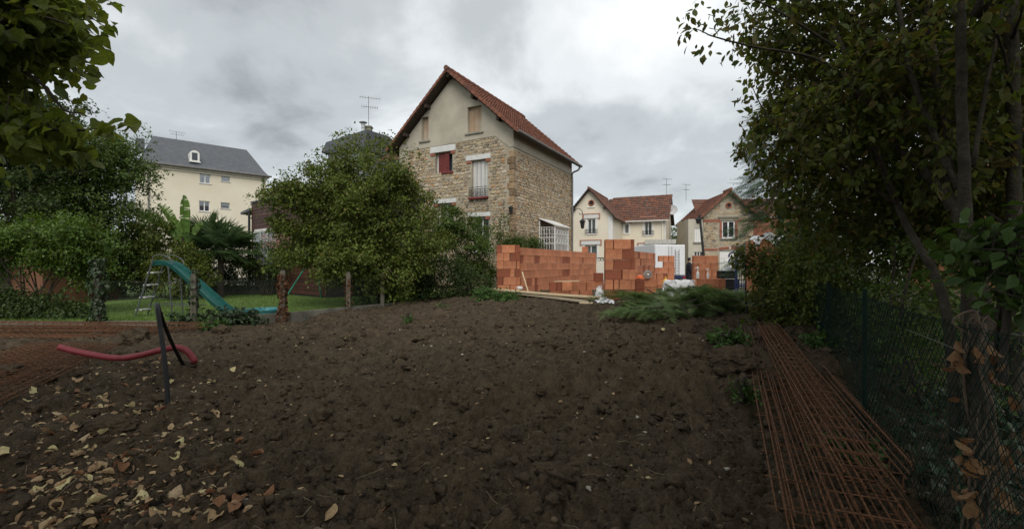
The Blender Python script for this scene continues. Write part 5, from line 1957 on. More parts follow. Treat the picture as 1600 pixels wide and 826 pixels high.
def wire_mesh(F, L, z0, z1, pitch, r, name, m, parent, seg=3, sag=.0, seed=1, clip=None):
    """diamond chain-link: two families of slanting wires"""
    g = random.Random(seed)
    b = MB()
    H = z1 - z0
    n = int((L + H) / pitch)
    for s in (0, 1):
        for k in range(n):
            t0 = k * pitch - H
            pts = []
            for j in range(7):
                f = j / 6
                t = t0 + f * H if s == 0 else t0 + H - f * H
                if -1e-6 <= t <= L:
                    bul = sag * math.sin(t * 2.1 + f * 3) + .004 * math.sin(t * 60)
                    pts.append(F(t, bul, z0 + f * H + sag * .3 * math.sin(t * 1.3)))
            if len(pts) >= 2:
                b.tube(pts, r, seg, caps=False)
    for z in (z0 + .02, (z0 + z1) / 2, z1 - .01):
        b.tube([F(t, sag * math.sin(t * 2.1 + (z - z0) / H * 3), z) for t in np.linspace(0, L, 24)], r * 1.5, seg, caps=False)
    return b.build(name, m, parent, kind='stuff')


gf = thing('garden_fence', 'thin wire mesh fence stretched above the low concrete wall', 'fence', (WALL_LINE[2][0], WALL_LINE[2][1], .36))
for (x0, y0), (x1, y1) in list(zip(WALL_LINE[:-1], WALL_LINE[1:]))[1:4]:
    L = math.hypot(x1 - x0, y1 - y0)
    fr = Frame((x0, y0), (x1 - x0, y1 - y0), (y1 - y0, x0 - x1))
    wire_mesh(fr, L, .38, 1.2, .075, .0016, 'wire_mesh', M_WIRE, gf)

# slide
M_TEAL = mat('teal_plastic', (0.007, 0.062, 0.054), c2=(0.014, 0.098, 0.085), scale=6, rough=.4)
M_GALV = mat('galvanised_tube', (0.10, 0.105, 0.11), rough=.5, metal=.4)
sl0, sl1, sl2 = W(246, 414, 12.7), W(272, 417, 12.6), W(368, 495, 12.1)
sl2.z = LZ + .08
slide = thing('garden_slide', 'teal plastic slide with a grey ladder on the lawn', 'slide', (sl0.x, sl0.y, LZ))
cl = smooth_curve([sl0, sl1, sl1.lerp(sl2, .5) + Vector((0, 0, -.05)), sl2 + Vector((-.25, 0, .1)), sl2 + Vector((.3, -.05, .0))], 7)
b = MB()
vs, fs = [], []
sec = [(-.18, .09), (-.165, .10), (-.14, .0), (.14, .0), (.165, .10), (.18, .09), (.15, -.025), (-.15, -.025)]
for i, p in enumerate(cl):
    d = (cl[min(i + 1, len(cl) - 1)] - cl[max(i - 1, 0)]).normalized()
    s = Vector((-d.y, d.x, 0)).normalized()
    u_ = d.cross(s)
    if u_.z < 0:
        u_ = -u_
    vs += [p + s * a + u_ * h for a, h in sec]
    if i:
        m_ = len(sec)
        fs += [((i - 1) * m_ + k, (i - 1) * m_ + (k + 1) % m_, i * m_ + (k + 1) % m_, i * m_ + k) for k in range(m_)]
b.poly(vs, fs)
b.build('chute', M_TEAL, slide)
foot = W(221, 498, 12.5)
foot.z = LZ
for s in (-.2, .2):
    b = MB()
    o_ = Vector((.05 * s, s, 0))
    top = sl0 + o_
    b.tube([foot + o_, top], .018, 6)
    b.build('ladder_rail', M_GALV, slide)
    b = MB()
    b.tube(smooth_curve([top + Vector((.02, 0, 0)), top + Vector((.06, 0, .22)), top + Vector((.3, 0, .26)), top + Vector((.55, 0, .12)), sl1 + o_ + Vector((.1, 0, .05))], 5), .014, 6)
    b.build('handrail', M_GALV, slide)
    b = MB()
    q_ = Vector((sl1.x + .1, sl1.y + s, LZ))
    b.tube([sl1 + o_, q_], .018, 6)
    b.build('leg', M_GALV, slide)
for k in range(4):
    f = .12 + k * .24
    c = foot.lerp(sl0, f)
    b = MB()
    b.box(c.x - .09, c.x + .09, c.y - .17, c.y + .17, c.z - .02, c.z + .02)
    b.build('step', mat('worn_white_step', (.45, .45, .43), rough=.6), slide, bevel=.008)
for k in range(2):
    b = MB()
    b.tube([(sl0.x - .2 + .2 * k, sl0.y - .2 + .4 * k, LZ + .32), (sl2.x - .9, sl2.y - .2 + .4 * k, LZ + .32)], .013, 6)
    b.build('brace', M_GALV, slide)
# shallow paddling pool at the slide's foot
pc_ = W(411, 489, 12.6)
b = MB()
b.lathe((pc_.x, pc_.y, LZ), [(.40, .02), (.44, .15), (.50, .18), (.50, .15), (.45, .02)], 22)
b.build('paddling_pool', mat('blue_green_plastic', (.02, .16, .19), c2=(.06, .25, .27), scale=5, rough=.35), None, 'blue-green plastic paddling pool at the foot of the slide', 'paddling pool')

# swing frame
M_SWG = mat('green_tube', (0.02, 0.21, 0.13), rough=.4)
sw = thing('swing_frame', 'green tubular swing frame half hidden by the round tree', 'swing', (-6.5, 18, LZ))
A1, A2 = Vector((-7.8, 18.2, 2.15)), Vector((-3.9, 18.2, 2.15))
for top, dx in ((A1, -.85), (A2, .6)):
    for dy, dd in ((-.9, 1.0), (.9, .2)):
        b = MB()
        b.tube([top, Vector((top.x + dx * dd, top.y + dy, LZ))], .03, 8)
        b.build('leg', M_SWG, sw)
b = MB()
b.tube([Vector((-6.6, 18.2, 2.15)), Vector((-6.2, 17.6, LZ))], .03, 8)
b.build('leg', M_SWG, sw)
b = MB()
b.tube([A1, A2], .032, 8)
b.build('top_bar', M_SWG, sw)
for x in (-6.0, -5.6):
    b = MB()
    b.tube([(x, 18.2, 2.12), (x, 18.2, .62)], .007, 5)
    b.build('rope', M_GALV, sw)
b = MB()
b.box(-6.05, -5.55, 18.08, 18.3, .58, .62)
b.build('seat', M_TEAL, sw, bevel=.01)
# flower pot
fp = Vector((XP(491, 20.3), 20.3, LZ))
pot = thing('flower_pot', 'terracotta pot with spiky leaves on the lawn behind the swing', 'flower pot', fp)
b = MB()
b.lathe(fp, [(.15, 0), (.22, .34), (.25, .34), (.25, .40), (.21, .40), (.2, .36)], 14)
b.build('pot', mat('terracotta', (.36, .13, .06), rough=.8), pot)
for k in range(14):
    a = k * 2.4
    e = Vector((math.cos(a), math.sin(a), 0))
    b = MB()
    c0 = fp + Vector((0, 0, .38))
    s = Vector((-e.y, e.x, 0)) * .022
    p_ = [c0, c0 + e * .12 + Vector((0, 0, .22)), c0 + e * (.3 + .04 * (k % 3)) + Vector((0, 0, .22 + .04 * (k % 4)))]
    b.poly([p_[0] - s, p_[0] + s, p_[1] + s, p_[1] - s, p_[2]], [(0, 1, 2, 3), (3, 2, 4)])
    b.build('leaf', leaf_mat('pot_leaf', [(.06, .10, .05), (.12, .16, .08)]), pot)
b = MB()
for a in (440, 468):
    pass
# low back wall of the garden with posts
gb = thing('back_garden_wall', 'low grey wall at the far side of the lawn under the palm', 'wall', (-11, 19.5, LZ))
FBk = Frame((-15.0, 21.2), (0.97, 0.18), (0.18, -0.97))
for k in range(4):
    fpart('concrete_panel', M_CONC, gb, FBk, (k * 1.5 + .008, k * 1.5 + 1.492, -.12, 0, .1, .62), bevel=.01)

# ================================================================ steel, pipes and fences in the foreground
M_RUST = mat('rusty_steel', (0.050, 0.023, 0.013), c2=(0.19, 0.085, 0.034), scale=22, rough=.9, rnd=.2, bump=.002, bscale=200)


def rebar_cage(label, p0, p1, w, h, nl, pitch, group, r=.005, rs=.004, seed=0, name='steel_cage'):
    """long bars tied by rectangular links, every bar and link its own piece"""
    g = random.Random(seed)
    p0, p1 = Vector(p0), Vector(p1)
    L = (p1 - p0).length
    d = (p1 - p0).normalized()
    s = Vector((d.y, -d.x, 0)).normalized()
    u_ = s.cross(d)
    M = Matrix((s.to_4d(), d.to_4d(), u_.to_4d(), (0, 0, 0, 1))).transposed()
    M[3] = (0, 0, 0, 1)
    for i in range(3):
        M[i][3] = p0[i]
    root = thing(name, label, 'rebar cage', p0, group)
    bar = MB()
    bar.tube([(.004 * math.sin(j * 1.3 + seed), L * j / 10, .006 * math.sin(j * .9 + seed)) for j in range(11)], r, 6)
    bme = bar.mesh('bar', M_RUST, True)
    link = MB()
    hw = w / 2
    pts = [(-hw, 0, 0), (hw, 0, 0), (hw, 0, h), (-hw, 0, h), (-hw, 0, 0)] if h > .03 else [(-hw - .03, 0, 0), (hw + .03, 0, 0)]
    for a, c in zip(pts[:-1], pts[1:]):
        link.tube([a, c], rs, 5)
    lme = link.mesh('link', M_RUST, True)
    for row in ((0, 1) if h > .03 else (0,)):
        for k in range(nl):
            x = -hw + w * k / (nl - 1) + g.uniform(-.006, .006)
            o = bpy.data.objects.new('bar', bme)
            o.matrix_basis = M @ Matrix.Translation((x, g.uniform(-.04, .04), (h - r if row else r * 1.5))) @ Matrix.Rotation(g.uniform(0, 6.28), 4, 'Y')
            put(o, root)
    nlk = int(L / pitch)
    for k in range(nlk):
        o = bpy.data.objects.new('link', lme)
        o.matrix_basis = M @ Matrix.Translation((0, .05 + k * pitch + g.uniform(-.01, .01), 0)) @ Matrix.Rotation(g.uniform(-.05, .05), 4, 'Z')
        put(o, root)
    return root


FARP, NEARP = Vector((4.52, 8.15)), Vector((1.74, 2.15))


def on_axis(y, off, dz=0.0):
    f = (y - NEARP.y) / (FARP.y - NEARP.y)
    c = NEARP.lerp(FARP, f)
    off *= .78
    return Vector((c.x + off * .91, c.y - off * .41, .09 + .24 * f + dz))


GC = 'rusty steel cages beside the fence'
rebar_cage('rusty steel cage at the bottom left of the stack along the fence', on_axis(2.2, -.26), on_axis(8.1, -.12), .27, .10, 4, .3, GC, seed=1)
rebar_cage('rusty steel cage at the bottom right of the stack, nearest the fence', on_axis(2.5, .20), on_axis(8.0, .26), .28, .10, 4, .3, GC, seed=2)
rebar_cage('wide rusty steel cage lying on top in the middle of the stack', on_axis(2.3, .02, .115), on_axis(8.15, .06, .115), .32, .10, 5, .22, GC, seed=3)
rebar_cage('topmost rusty steel cage, twisted slightly across the stack', on_axis(2.6, .12, .235), on_axis(7.9, -.02, .225), .28, .09, 4, .22, GC, seed=4)
rebar_cage('flat rusty steel ladder mat on the left of the stack, beside the bank', on_axis(2.4, -.40, .11), on_axis(8.2, -.30, .11), .2, .0, 5, .4, GC, seed=5)
for k, (a, z) in enumerate(((.50, .06), (.53, .11), (.56, .07), (.59, .02), (.62, .05))):
    b = MB()
    b.tube([on_axis(3.2 + .05 * k, a + .06, z + .03), on_axis(5.5, a + .01, z + .03), on_axis(7.7, a - .05, z)], .0065, 6)
    b.build('steel_bar', M_RUST, None, 'loose rusty bar lying between the cages and the wire fence', 'steel bar', 'loose bars beside the fence')
GL = 'rusty steel cages by the garden wall'
for k, (y, x0, x1, z, lab) in enumerate(((9.7, -14.5, -7.4, .10, 'rusty steel cage in the bundle along the garden wall, at the front'), (10.1, -14.0, -6.9, .11, 'rusty steel cage in the bundle along the garden wall, at the back'), (9.9, -14.2, -6.7, .23, 'rusty steel cage lying on top of the bundle along the garden wall'), (9.35, -13.0, -7.9, .1, 'flatter rusty steel cage in front of the wall bundle'))):
    rebar_cage(lab, (x0, y + .45, z), (x1, y, z + .0), .36, .10 if k < 3 else .05, 4, .2, GL, r=.006, rs=.005, seed=10 + k)
for k in range(4):
    x = -7.35 - .42 * k
    rebar_cage(('rusty flat mat nearest the fallen leaves at the left edge', 'second rusty flat mat from the fallen leaves at the left edge', 'third rusty flat mat from the fallen leaves at the left edge', 'rusty flat mat farthest from the leaves, at the left edge')[k], (x, 8.3 + .05 * k, .12), (x + 1.75, 4.7 + .05 * k, .10), .4, .06, 5, .16, 'rusty flat mats at the left edge', r=.005, seed=30 + k)

# red conduit and black hose
b = MB()
cp = [W(93, 543, 7.0), W(125, 551, 7.0), W(180, 560, 7.0), W(215, 556.5, 7.0), W(250, 548, 7.0), W(275, 543.5, 7.0), W(292, 549, 7.0), W(304, 564, 7.0)]
cp = smooth_curve(cp, 12)
cp[-1].z = sh(cp[-1].x, cp[-1].y) - .02
rads = []
pts = []
for i in range(len(cp) - 1):
    pts += [cp[i], cp[i].lerp(cp[i + 1], .5)]
    rads += [.048, .044]
b.tube(pts, rads, 12)
b.build('red_conduit', mat('red_corrugated_plastic', (.16, .016, .022), c2=(.22, .028, .035), scale=10, rough=.5), None, 'red corrugated conduit curving over the soil', 'conduit', smooth=True)
h0, h1, h2 = Vector((XP(263, 5.0), 5.0, 0)), W(246, 479, 5.35), Vector((XP(288, 7.0), 7.0, 0))
h0.z, h2.z = sh(h0.x, h0.y) - .08, sh(h2.x, h2.y) - .08
b = MB()
b.tube(smooth_curve([h0, W(258, 570, 5.12), W(250, 510, 5.25), h1 + Vector((0, 0, -.02)), W(246, 477, 5.55), W(251, 492, 5.9), W(268, 535, 6.5), h2], 9), .024, 10)
b.build('black_hose', mat('black_polyethylene', (.010, .010, .011), rough=.5, spec=.25), None, 'black pipe rising from the soil in a tall narrow loop', 'pipe', smooth=True)

M_BARKP = mat('weathered_wood_post', (0.035, 0.028, 0.02), c2=(0.075, 0.06, 0.045), scale=8, rough=.95, bump=.01, bscale=30)
# right-hand chain-link fence
FFx = Frame((FENCE0.x - UDIR.x * 8.2, FENCE0.y - UDIR.y * 8.2), UDIR, (-0.882, 0.471))
M_GWIRE = mat('green_coated_wire', (0.009, 0.022, 0.016), rough=.85, spec=.1)
rf = thing('chain_link_fence', 'green chain-link fence running along the right-hand trees', 'fence', FFx(2, 0, 0))
wire_mesh(FFx, 13.5, .06, 1.30, .055, .0017, 'wire_mesh', M_GWIRE, rf, seg=4, sag=.03)
for t in (4.1, 6.6, 9.1, 11.6):
    b = MB()
    p = FFx(t, -.03, 0)
    b.tube([(p[0], p[1], -.1), (p[0], p[1], 1.36)], .02, 8)
    b.build('post', M_GWIRE, rf)
pv = Vector(FFx(1.6, -.06, 0))
b = MB()
b.tube([(pv.x, pv.y, -.1), (pv.x + .01, pv.y, .7), (pv.x, pv.y + .01, 1.31)], [.045, .042, .04], 10)
b.build('post', M_BARKP, rf, label='old post smothered in dead ivy')
b = MB()
b.tube(smooth_curve([(pv.x - .1, pv.y + .3, 1.24), (pv.x - .05, pv.y + .1, 1.18), (pv.x + .02, pv.y - .02, 1.12)], 6), .0015, 5)
b.build('tie_wire', M_ZINC, rf)
# ================================================================ plants
T_SMALL = (np.array([(0, 0, 0), (.30, .45, .08), (0, 1, -.04), (-.30, .45, .08)]), np.array([(0, 1, 2), (0, 2, 3)]))
T_OVATE = (np.array([(0, 0, 0), (.24, .28, .05), (.27, .58, .06), (0, 1, -.10), (-.27, .58, .06), (-.24, .28, .05), (0, .5, -.02)]),
           np.array([(0, 1, 6), (1, 2, 6), (2, 3, 6), (3, 4, 6), (4, 5, 6), (5, 0, 6)]))
T_HEART = (np.array([(0, .06, 0), (.22, -.02, .03), (.40, .14, .10), (.45, .40, .13), (.27, .74, .05), (.02, 1.08, -.20), (-.31, .72, .08), (-.44, .44, .11), (-.41, .18, .08), (-.22, -.02, .03), (0, .5, -.03)]),
           np.array([(i, (i + 1) % 10, 10) for i in range(10)]))
T_LANCE = (np.array([(0, 0, 0), (.11, .4, .03), (0, 1, -.08), (-.11, .4, .03)]), np.array([(0, 1, 2), (0, 2, 3)]))
_fv, _ff = [], []
for _i in range(13):
    _y = .05 + .92 * _i / 13
    _l = .30 * (1 - abs(_i / 13 - .35) * 1.15)
    for _s in (-1, 1):
        _k = len(_fv)
        _fv += [(0, _y - .014, 0), (_s * _l, _y + _l * .8, -.07 + .05 * (_i % 3)), (0, _y + .016, 0)]
        _ff.append((_k, _k + 1, _k + 2))
_k = len(_fv)
_fv += [(-.012, 0, 0), (.012, 0, 0), (0, 1.05, -.06)]
_ff.append((_k, _k + 1, _k + 2))
T_FROND = (np.array(_fv, float), np.array(_ff))


def unit(a):
    return a / np.maximum(np.linalg.norm(a, axis=-1, keepdims=True), 1e-9)


def leaf_mats(P, D, N):
    D = unit(D)
    X = unit(np.cross(D, N))
    Z = np.cross(X, D)
    return X, D, Z


def leaf_mesh(name, P, D, N, size, tmpl, m, g, rnd=None):
    tv, tf = tmpl
    X, Yv, Z = leaf_mats(P, D, N)
    wv = 0.8 + 0.4 * g.random((len(P), 1, 1))
    V = P[:, None] + size[:, None, None] * (tv[None, :, 0:1] * X[:, None] * wv + tv[None, :, 1:2] * Yv[:, None] + tv[None, :, 2:3] * Z[:, None] * (0.4 + 1.4 * g.random((len(P), 1, 1))))
    F = (tf[None] + (np.arange(len(P)) * len(tv))[:, None, None]).reshape(-1, tf.shape[1])
    r = g.random(len(P)) if rnd is None else rnd
    return mesh_fast(name, V.reshape(-1, 3), F, m, rnd=np.repeat(r, len(tv)))


def tips_in(env, n, g, shell, lump):
    E = np.array(env, float)
    wgt = (E[:, 3] * E[:, 4] * E[:, 5]) ** (2 / 3)
    k = g.choice(len(E), n, p=wgt / wgt.sum())
    d = unit(g.normal(size=(n, 3)))
    rad = shell[0] + (shell[1] - shell[0]) * g.random(n) ** 0.7
    th, ph = np.arctan2(d[:, 1], d[:, 0]), d[:, 2]
    bump = 1 + lump * vnoise(th * 2.2 + k * 7.3, ph * 3.2 + k * 3.1, 17) + lump * .6 * vnoise(th * 5.1 + k * 3.3, ph * 7.7, 18)
    P = E[k, :3] + d * (rad * bump)[:, None] * E[k, 3:6]
    return P, d


def cluster(P, d, lpt, g, spread, droop, zmin=.05):
    """leaves strung along a short twig at each tip"""
    n = len(P)
    td = unit(d * .8 + g.normal(size=(n, 3)) * .55 + np.array([0, 0, -droop]))
    s = g.random((n, lpt, 1))
    Lf = P[:, None] + td[:, None] * (s - .4) * spread * 1.8 + g.normal(size=(n, lpt, 3)) * spread * .28
    D = td[:, None] * .55 + g.normal(size=(n, lpt, 3)) * .65 + np.array([0, 0, -.25 - droop * .5])
    N = np.array([0, 0, .8]) + d[:, None] * .45 + g.normal(size=(n, lpt, 3)) * .5
    Lf, D, N = Lf.reshape(-1, 3), D.reshape(-1, 3), N.reshape(-1, 3)
    ok = Lf[:, 2] > zmin
    return Lf[ok], D[ok], N[ok], td


def crown(root, env, n, lpt, size, m, seed, tmpl=T_SMALL, shell=(.5, 1.05), lump=.22, spread=.22, droop=.25, nparts=0, twigs=True, bark=None, name='crown', zmin=.05, extra=None, patch=0.0, clumps=0, crad=.35, inner=.25):
    g = np.random.default_rng(seed)
    P, d = tips_in(env, n, g, shell, lump)
    if clumps:                                           # most tips gather in leafy clumps with dark gaps between them
        C, cd = tips_in(env, clumps, g, (.82, 1.08), lump)
        P, d = tips_in(env, n, g, (.25, .84), lump)
        kk = g.integers(0, clumps, n)
        sel = g.random(n) > inner
        off = unit(g.normal(size=(n, 3))) * (g.random((n, 1)) ** .5) * crad * np.array([1, 1, .62]) * (.6 + .8 * g.random(clumps))[kk][:, None]
        P = np.where(sel[:, None], C[kk] + off, P)
        d = np.where(sel[:, None], unit(cd[kk] + off / crad * .7 + np.array([0, 0, .25])), d)
    if patch:                                            # gaps between the clumps
        v = vnoise(P[:, 0] * 1.6 + P[:, 2] * 1.3, P[:, 1] * 1.6 - P[:, 2] * 1.9, seed) + .6 * vnoise(P[:, 0] * 3.7 + 4, P[:, 2] * 3.7, seed + 1)
        k = v > -1 + patch
        P, d = P[k], d[k]
    Lf, D, N, td = cluster(P, d, lpt, g, spread, droop, zmin)
    if extra is not None:
        a, e_, f_, _ = cluster(np.array(extra[0], float), unit(np.array(extra[1], float)), extra[2], g, spread * .8, droop, zmin)
        Lf, D, N = np.concatenate([Lf, a]), np.concatenate([D, e_]), np.concatenate([N, f_])
    sz = size * (.6 + .7 * g.random(len(Lf)))
    if nparts:                                           # the leaves that show largest are pieces of their own
        px, py = to_px(Lf)
        dist = np.linalg.norm(Lf - np.array([0, 0, CAMZ]), axis=1)
        vis = (px > 5) & (px < 1595) & (py > 0) & (py < 820) & (Lf[:, 1] > .5)
        sc = np.where(vis, sz / dist, 0)
        # prefer leaves in front of the mass: nearest in each small cell of directions
        cell = (px // 14).astype(int) * 1000 + (py // 14).astype(int)
        order = np.lexsort((dist, cell))
        first = np.zeros(len(Lf), bool)
        first[order[np.r_[True, np.diff(cell[order]) != 0]]] = True
        sc = sc * np.where(first, 1.0, .35)
        idx = np.argsort(-sc)[:nparts]
        idx = idx[sc[idx] > 0]
        X, Yv, Z = leaf_mats(Lf, D, N)
        tme = mesh_fast('leaf', tmpl[0], tmpl[1], m)
        for i in idx:
            o = bpy.data.objects.new('leaf', tme)
            s = sz[i]
            o.matrix_basis = Matrix(((X[i, 0] * s, Yv[i, 0] * s, Z[i, 0] * s, Lf[i, 0]), (X[i, 1] * s, Yv[i, 1] * s, Z[i, 1] * s, Lf[i, 1]), (X[i, 2] * s, Yv[i, 2] * s, Z[i, 2] * s, Lf[i, 2]), (0, 0, 0, 1)))
            put(o, root)
        keep = np.ones(len(Lf), bool)
        keep[idx] = False
        Lf, D, N, sz = Lf[keep], D[keep], N[keep], sz[keep]
    put(bpy.data.objects.new(name, leaf_mesh(name, Lf, D, N, sz, tmpl, m, g)), root, kind='stuff')
    if twigs:
        b = MB()
        for i in range(0, len(P), 1 if nparts else 4):
            a = Vector(P[i] - td[i] * spread * 1.1)
            c = Vector(P[i] + td[i] * spread * .8)
            if min(a.z, c.z) > zmin:
                b.tube([a, c], [.006, .002], 3, caps=False)
        b.build('twigs', bark or M_BARK, root, kind='stuff')
    return P


M_BARK = mat('grey_brown_bark', (0.030, 0.023, 0.017), c2=(0.06, 0.048, 0.037), scale=6, rough=.95, bump=.012, bscale=25)
M_BARK2 = mat('smooth_grey_bark', (0.020, 0.017, 0.012), c2=(0.062, 0.053, 0.038), scale=9, rough=.95, bump=.012, bscale=40, nrough=.75, spec=.2)


def trunk(root, pts, r0, r1, m=None, name='trunk', seg=9):
    c = smooth_curve(pts, 6)
    n = len(c)
    g = random.Random(len(pts) * 13 + int(abs(c[0].x) * 100))
    b = MB()
    b.tube([p + Vector((g.uniform(-.006, .006), g.uniform(-.006, .006), 0)) for p in c], [r0 + (r1 - r0) * i / (n - 1) for i in range(n)], seg)
    return b.build(name, m or M_BARK, root, smooth=True)


def limbs(root, start, P, n, r0, seed, m=None, rise=.35):
    g = random.Random(seed)
    for k in range(n):
        e = Vector(P[g.randrange(len(P))])
        s = Vector(start) + Vector((0, 0, g.uniform(-.4, .4)))
        mid = s.lerp(e, .5) + Vector((g.uniform(-.2, .2), g.uniform(-.2, .2), rise * (e - s).length * g.uniform(.1, .5)))
        trunk(root, [s, mid, e], r0 * g.uniform(.5, 1), r0 * .18, m, 'limb', 6)


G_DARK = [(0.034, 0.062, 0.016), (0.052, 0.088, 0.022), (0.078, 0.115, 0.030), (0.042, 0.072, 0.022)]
G_MID = [(0.055, 0.098, 0.020), (0.095, 0.155, 0.030), (0.130, 0.185, 0.040), (0.070, 0.118, 0.026)]
G_YEL = [(0.075, 0.118, 0.020), (0.125, 0.175, 0.030), (0.175, 0.215, 0.040), (0.090, 0.138, 0.025), (0.20, 0.18, 0.045)]
L_LAUREL = leaf_mat('laurel_leaf', [(0.06, 0.115, 0.016), (0.095, 0.165, 0.024), (0.13, 0.20, 0.032)], trans=.25, rough=.4)
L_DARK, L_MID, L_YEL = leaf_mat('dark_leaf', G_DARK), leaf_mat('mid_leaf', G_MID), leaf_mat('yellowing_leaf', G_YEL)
L_LIN = leaf_mat('lime_leaf', [(0.10, 0.145, 0.026), (0.145, 0.19, 0.036), (0.18, 0.215, 0.044), (0.115, 0.15, 0.03)], trans=.55)
L_NEAR = leaf_mat('hanging_leaf', [(0.065, 0.098, 0.018), (0.10, 0.138, 0.026), (0.14, 0.165, 0.034), (0.14, 0.11, 0.036), (0.075, 0.11, 0.022)], trans=.5)
L_CON = leaf_mat('conifer_spray', [(0.04, 0.09, 0.035), (0.065, 0.125, 0.05), (0.09, 0.16, 0.065)], trans=.12)
L_BOUGH = leaf_mat('cut_conifer_spray', [(0.10, 0.19, 0.055), (0.18, 0.29, 0.085), (0.27, 0.37, 0.14), (0.085, 0.15, 0.05), (0.31, 0.36, 0.16)], trans=.3)

# ---------------------------------------------------------------- round tree at the garden wall
rt = thing('round_tree', 'round bushy tree with yellowing leaves standing at the garden wall', 'tree', (-4.35, 15.6, 0.15))
c = W(562, 350, 15.6)
env = [(c.x, c.y, c.z, 2.35, 2.2, 1.9), (c.x - 1.35, c.y, c.z - .1, 1.5, 1.5, 1.5), (c.x + 1.2, c.y - .2, c.z + .1, 1.5, 1.5, 1.5), (c.x + .35, c.y, c.z + 1.75, 1.45, 1.3, 1.15), (c.x - 1.0, c.y, c.z + 1.1, 1.2, 1.2, .9), (c.x + .9, c.y - .5, c.z - 1.5, 1.3, 1.2, 1.1), (c.x - .5, c.y - .3, c.z - 1.0, 1.5, 1.3, .9)]
ex = []
for k in range(46):
    px = random.choice([random.uniform(440, 470), random.uniform(480, 540), random.uniform(545, 660)])
    py = {0: random.uniform(275, 330)}.get(0) if px < 475 else (random.uniform(235, 270) if px < 540 else random.uniform(205, 235) + abs(px - 600) * .5)
    ex.append(tuple(W(px, py, 15.4)))
P = crown(rt, env, 5600, 13, .10, L_YEL, 21, spread=.24, lump=.25, extra=(ex, [(0, 0, 1)] * len(ex), 14), patch=.1, clumps=120, crad=.48, inner=.34)
for dx in (-.25, .1, .35):
    trunk(rt, [(-4.35 + dx * .5, 15.6, .0), (-4.4 + dx, 15.6, 1.0), (-4.6 + dx * 2, 15.6, 2.4)], .09, .05)
limbs(rt, (-4.5, 15.6, 1.4), P, 14, .05, 3)

# ---------------------------------------------------------------- shrubs between that tree and the block wall
def shrub(label, env, n, lpt, size, m, seed, tmpl=T_SMALL, base=None, spread=.18, stems=6, name='shrub', group=None, **kw):
    e = env[0]
    z0 = base if base is not None else .2
    r = thing(name, label, name.split('_')[-1], (e[0], e[1], z0), group)
    P = crown(r, env, n, lpt, size, m, seed, tmpl, spread=spread, **kw)
    g = random.Random(seed)
    for k in range(stems):
        q = Vector(P[g.randrange(len(P))])
        s = Vector((e[0] + g.uniform(-.3, .3) * e[3], e[1] + g.uniform(-.3, .3) * e[4], z0 - .05))
        trunk(r, [s, s.lerp(q, .5) + Vector((0, 0, .2)), q], .022, .008, None, 'stem', 6)
    return r


def E(px, py, Y, rx, ry, rz):
    p = W(px, py, Y)
    return (p.x, p.y, p.z, rx, ry, rz)


shrub('dense green shrub in front of the stone house left of the blocks', [E(728, 385, 18.2, 1.0, .9, 1.35), E(708, 350, 18.4, .7, .7, .7), E(752, 410, 17.8, .6, .6, 1.1)], 1500, 12, .085, L_MID, 31, clumps=50, crad=.35)
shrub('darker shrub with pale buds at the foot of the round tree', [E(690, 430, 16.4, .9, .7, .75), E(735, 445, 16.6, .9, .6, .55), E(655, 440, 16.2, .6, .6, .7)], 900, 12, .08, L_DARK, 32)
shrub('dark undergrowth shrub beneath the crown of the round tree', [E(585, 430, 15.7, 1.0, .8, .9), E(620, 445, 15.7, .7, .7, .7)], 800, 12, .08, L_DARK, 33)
shrub('thin climbing shrub against the corner of the stone house', [E(787, 362, 20.6, .35, .3, .9), E(768, 375, 20.4, .5, .4, .7)], 150, 9, .08, L_MID, 34, stems=5)
shrub('feathery low plant behind the top of the block wall', [E(822, 384, 20.3, .75, .4, .35), E(800, 384, 20.3, .4, .4, .35)], 420, 12, .13, L_MID, 35, T_LANCE, base=.3)

# ---------------------------------------------------------------- left-hand garden
def tree(label, pts, r0, env, n, lpt, size, m, seed, tmpl=T_SMALL, nl=10, name='tree', group=None, bark=None, **kw):
    r = thing(name, label, 'tree', pts[0], group)
    P = crown(r, env, n, lpt, size, m, seed, tmpl, bark=bark, **kw)
    trunk(r, pts, r0, r0 * .45, bark)
    limbs(r, pts[-1], P, nl, r0 * .55, seed, bark)
    return r


p = W(165, 470, 18.0)
tree('tall dark leafy tree beside the apartment block, right of the left hedge', [(p.x, p.y, .1), (p.x + .1, p.y, 1.5), (p.x, p.y, 3.0)], .13, [E(160, 300, 18, 1.5, 1.5, 2.2), E(178, 245, 18, .95, 1.1, 1.2), E(110, 265, 18.3, 1.9, 1.6, 2.1), E(150, 390, 18.2, 1.5, 1.3, 1.5), E(60, 300, 18.4, 1.6, 1.4, 2.2)], 4200, 12, .115, L_MID, 41, spread=.24, patch=.05, clumps=110, crad=.6, inner=.45)
p = W(30, 480, 17)
tree('broad dark tree rising behind the left hedge', [(p.x, p.y, .1), (p.x, p.y, 2), (p.x, p.y, 3.6)], .16, [E(20, 290, 17, 2.6, 2, 2.6), E(75, 240, 16.5, 1.5, 1.4, 1.4), E(-80, 300, 17, 2.5, 2, 3), E(20, 190, 17, 2.0, 1.6, 1.3), E(60, 400, 17, 2.2, 1.5, 1.4)], 4200, 12, .12, L_DARK, 42, spread=.24, patch=.1, clumps=80, crad=.65, inner=.35)
shrub('broad laurel hedge with bright green top at the left edge', [E(60, 375, 12.7, 1.5, .8, .55), E(120, 385, 12.6, .75, .7, .75), E(0, 395, 12.8, 1.2, .9, .6), E(125, 420, 12.7, .45, .5, .6)], 2000, 12, .085, L_LAUREL, 43, T_SMALL, clumps=70, crad=.33, inner=.25, name='laurel_hedge', stems=14, base=.1)
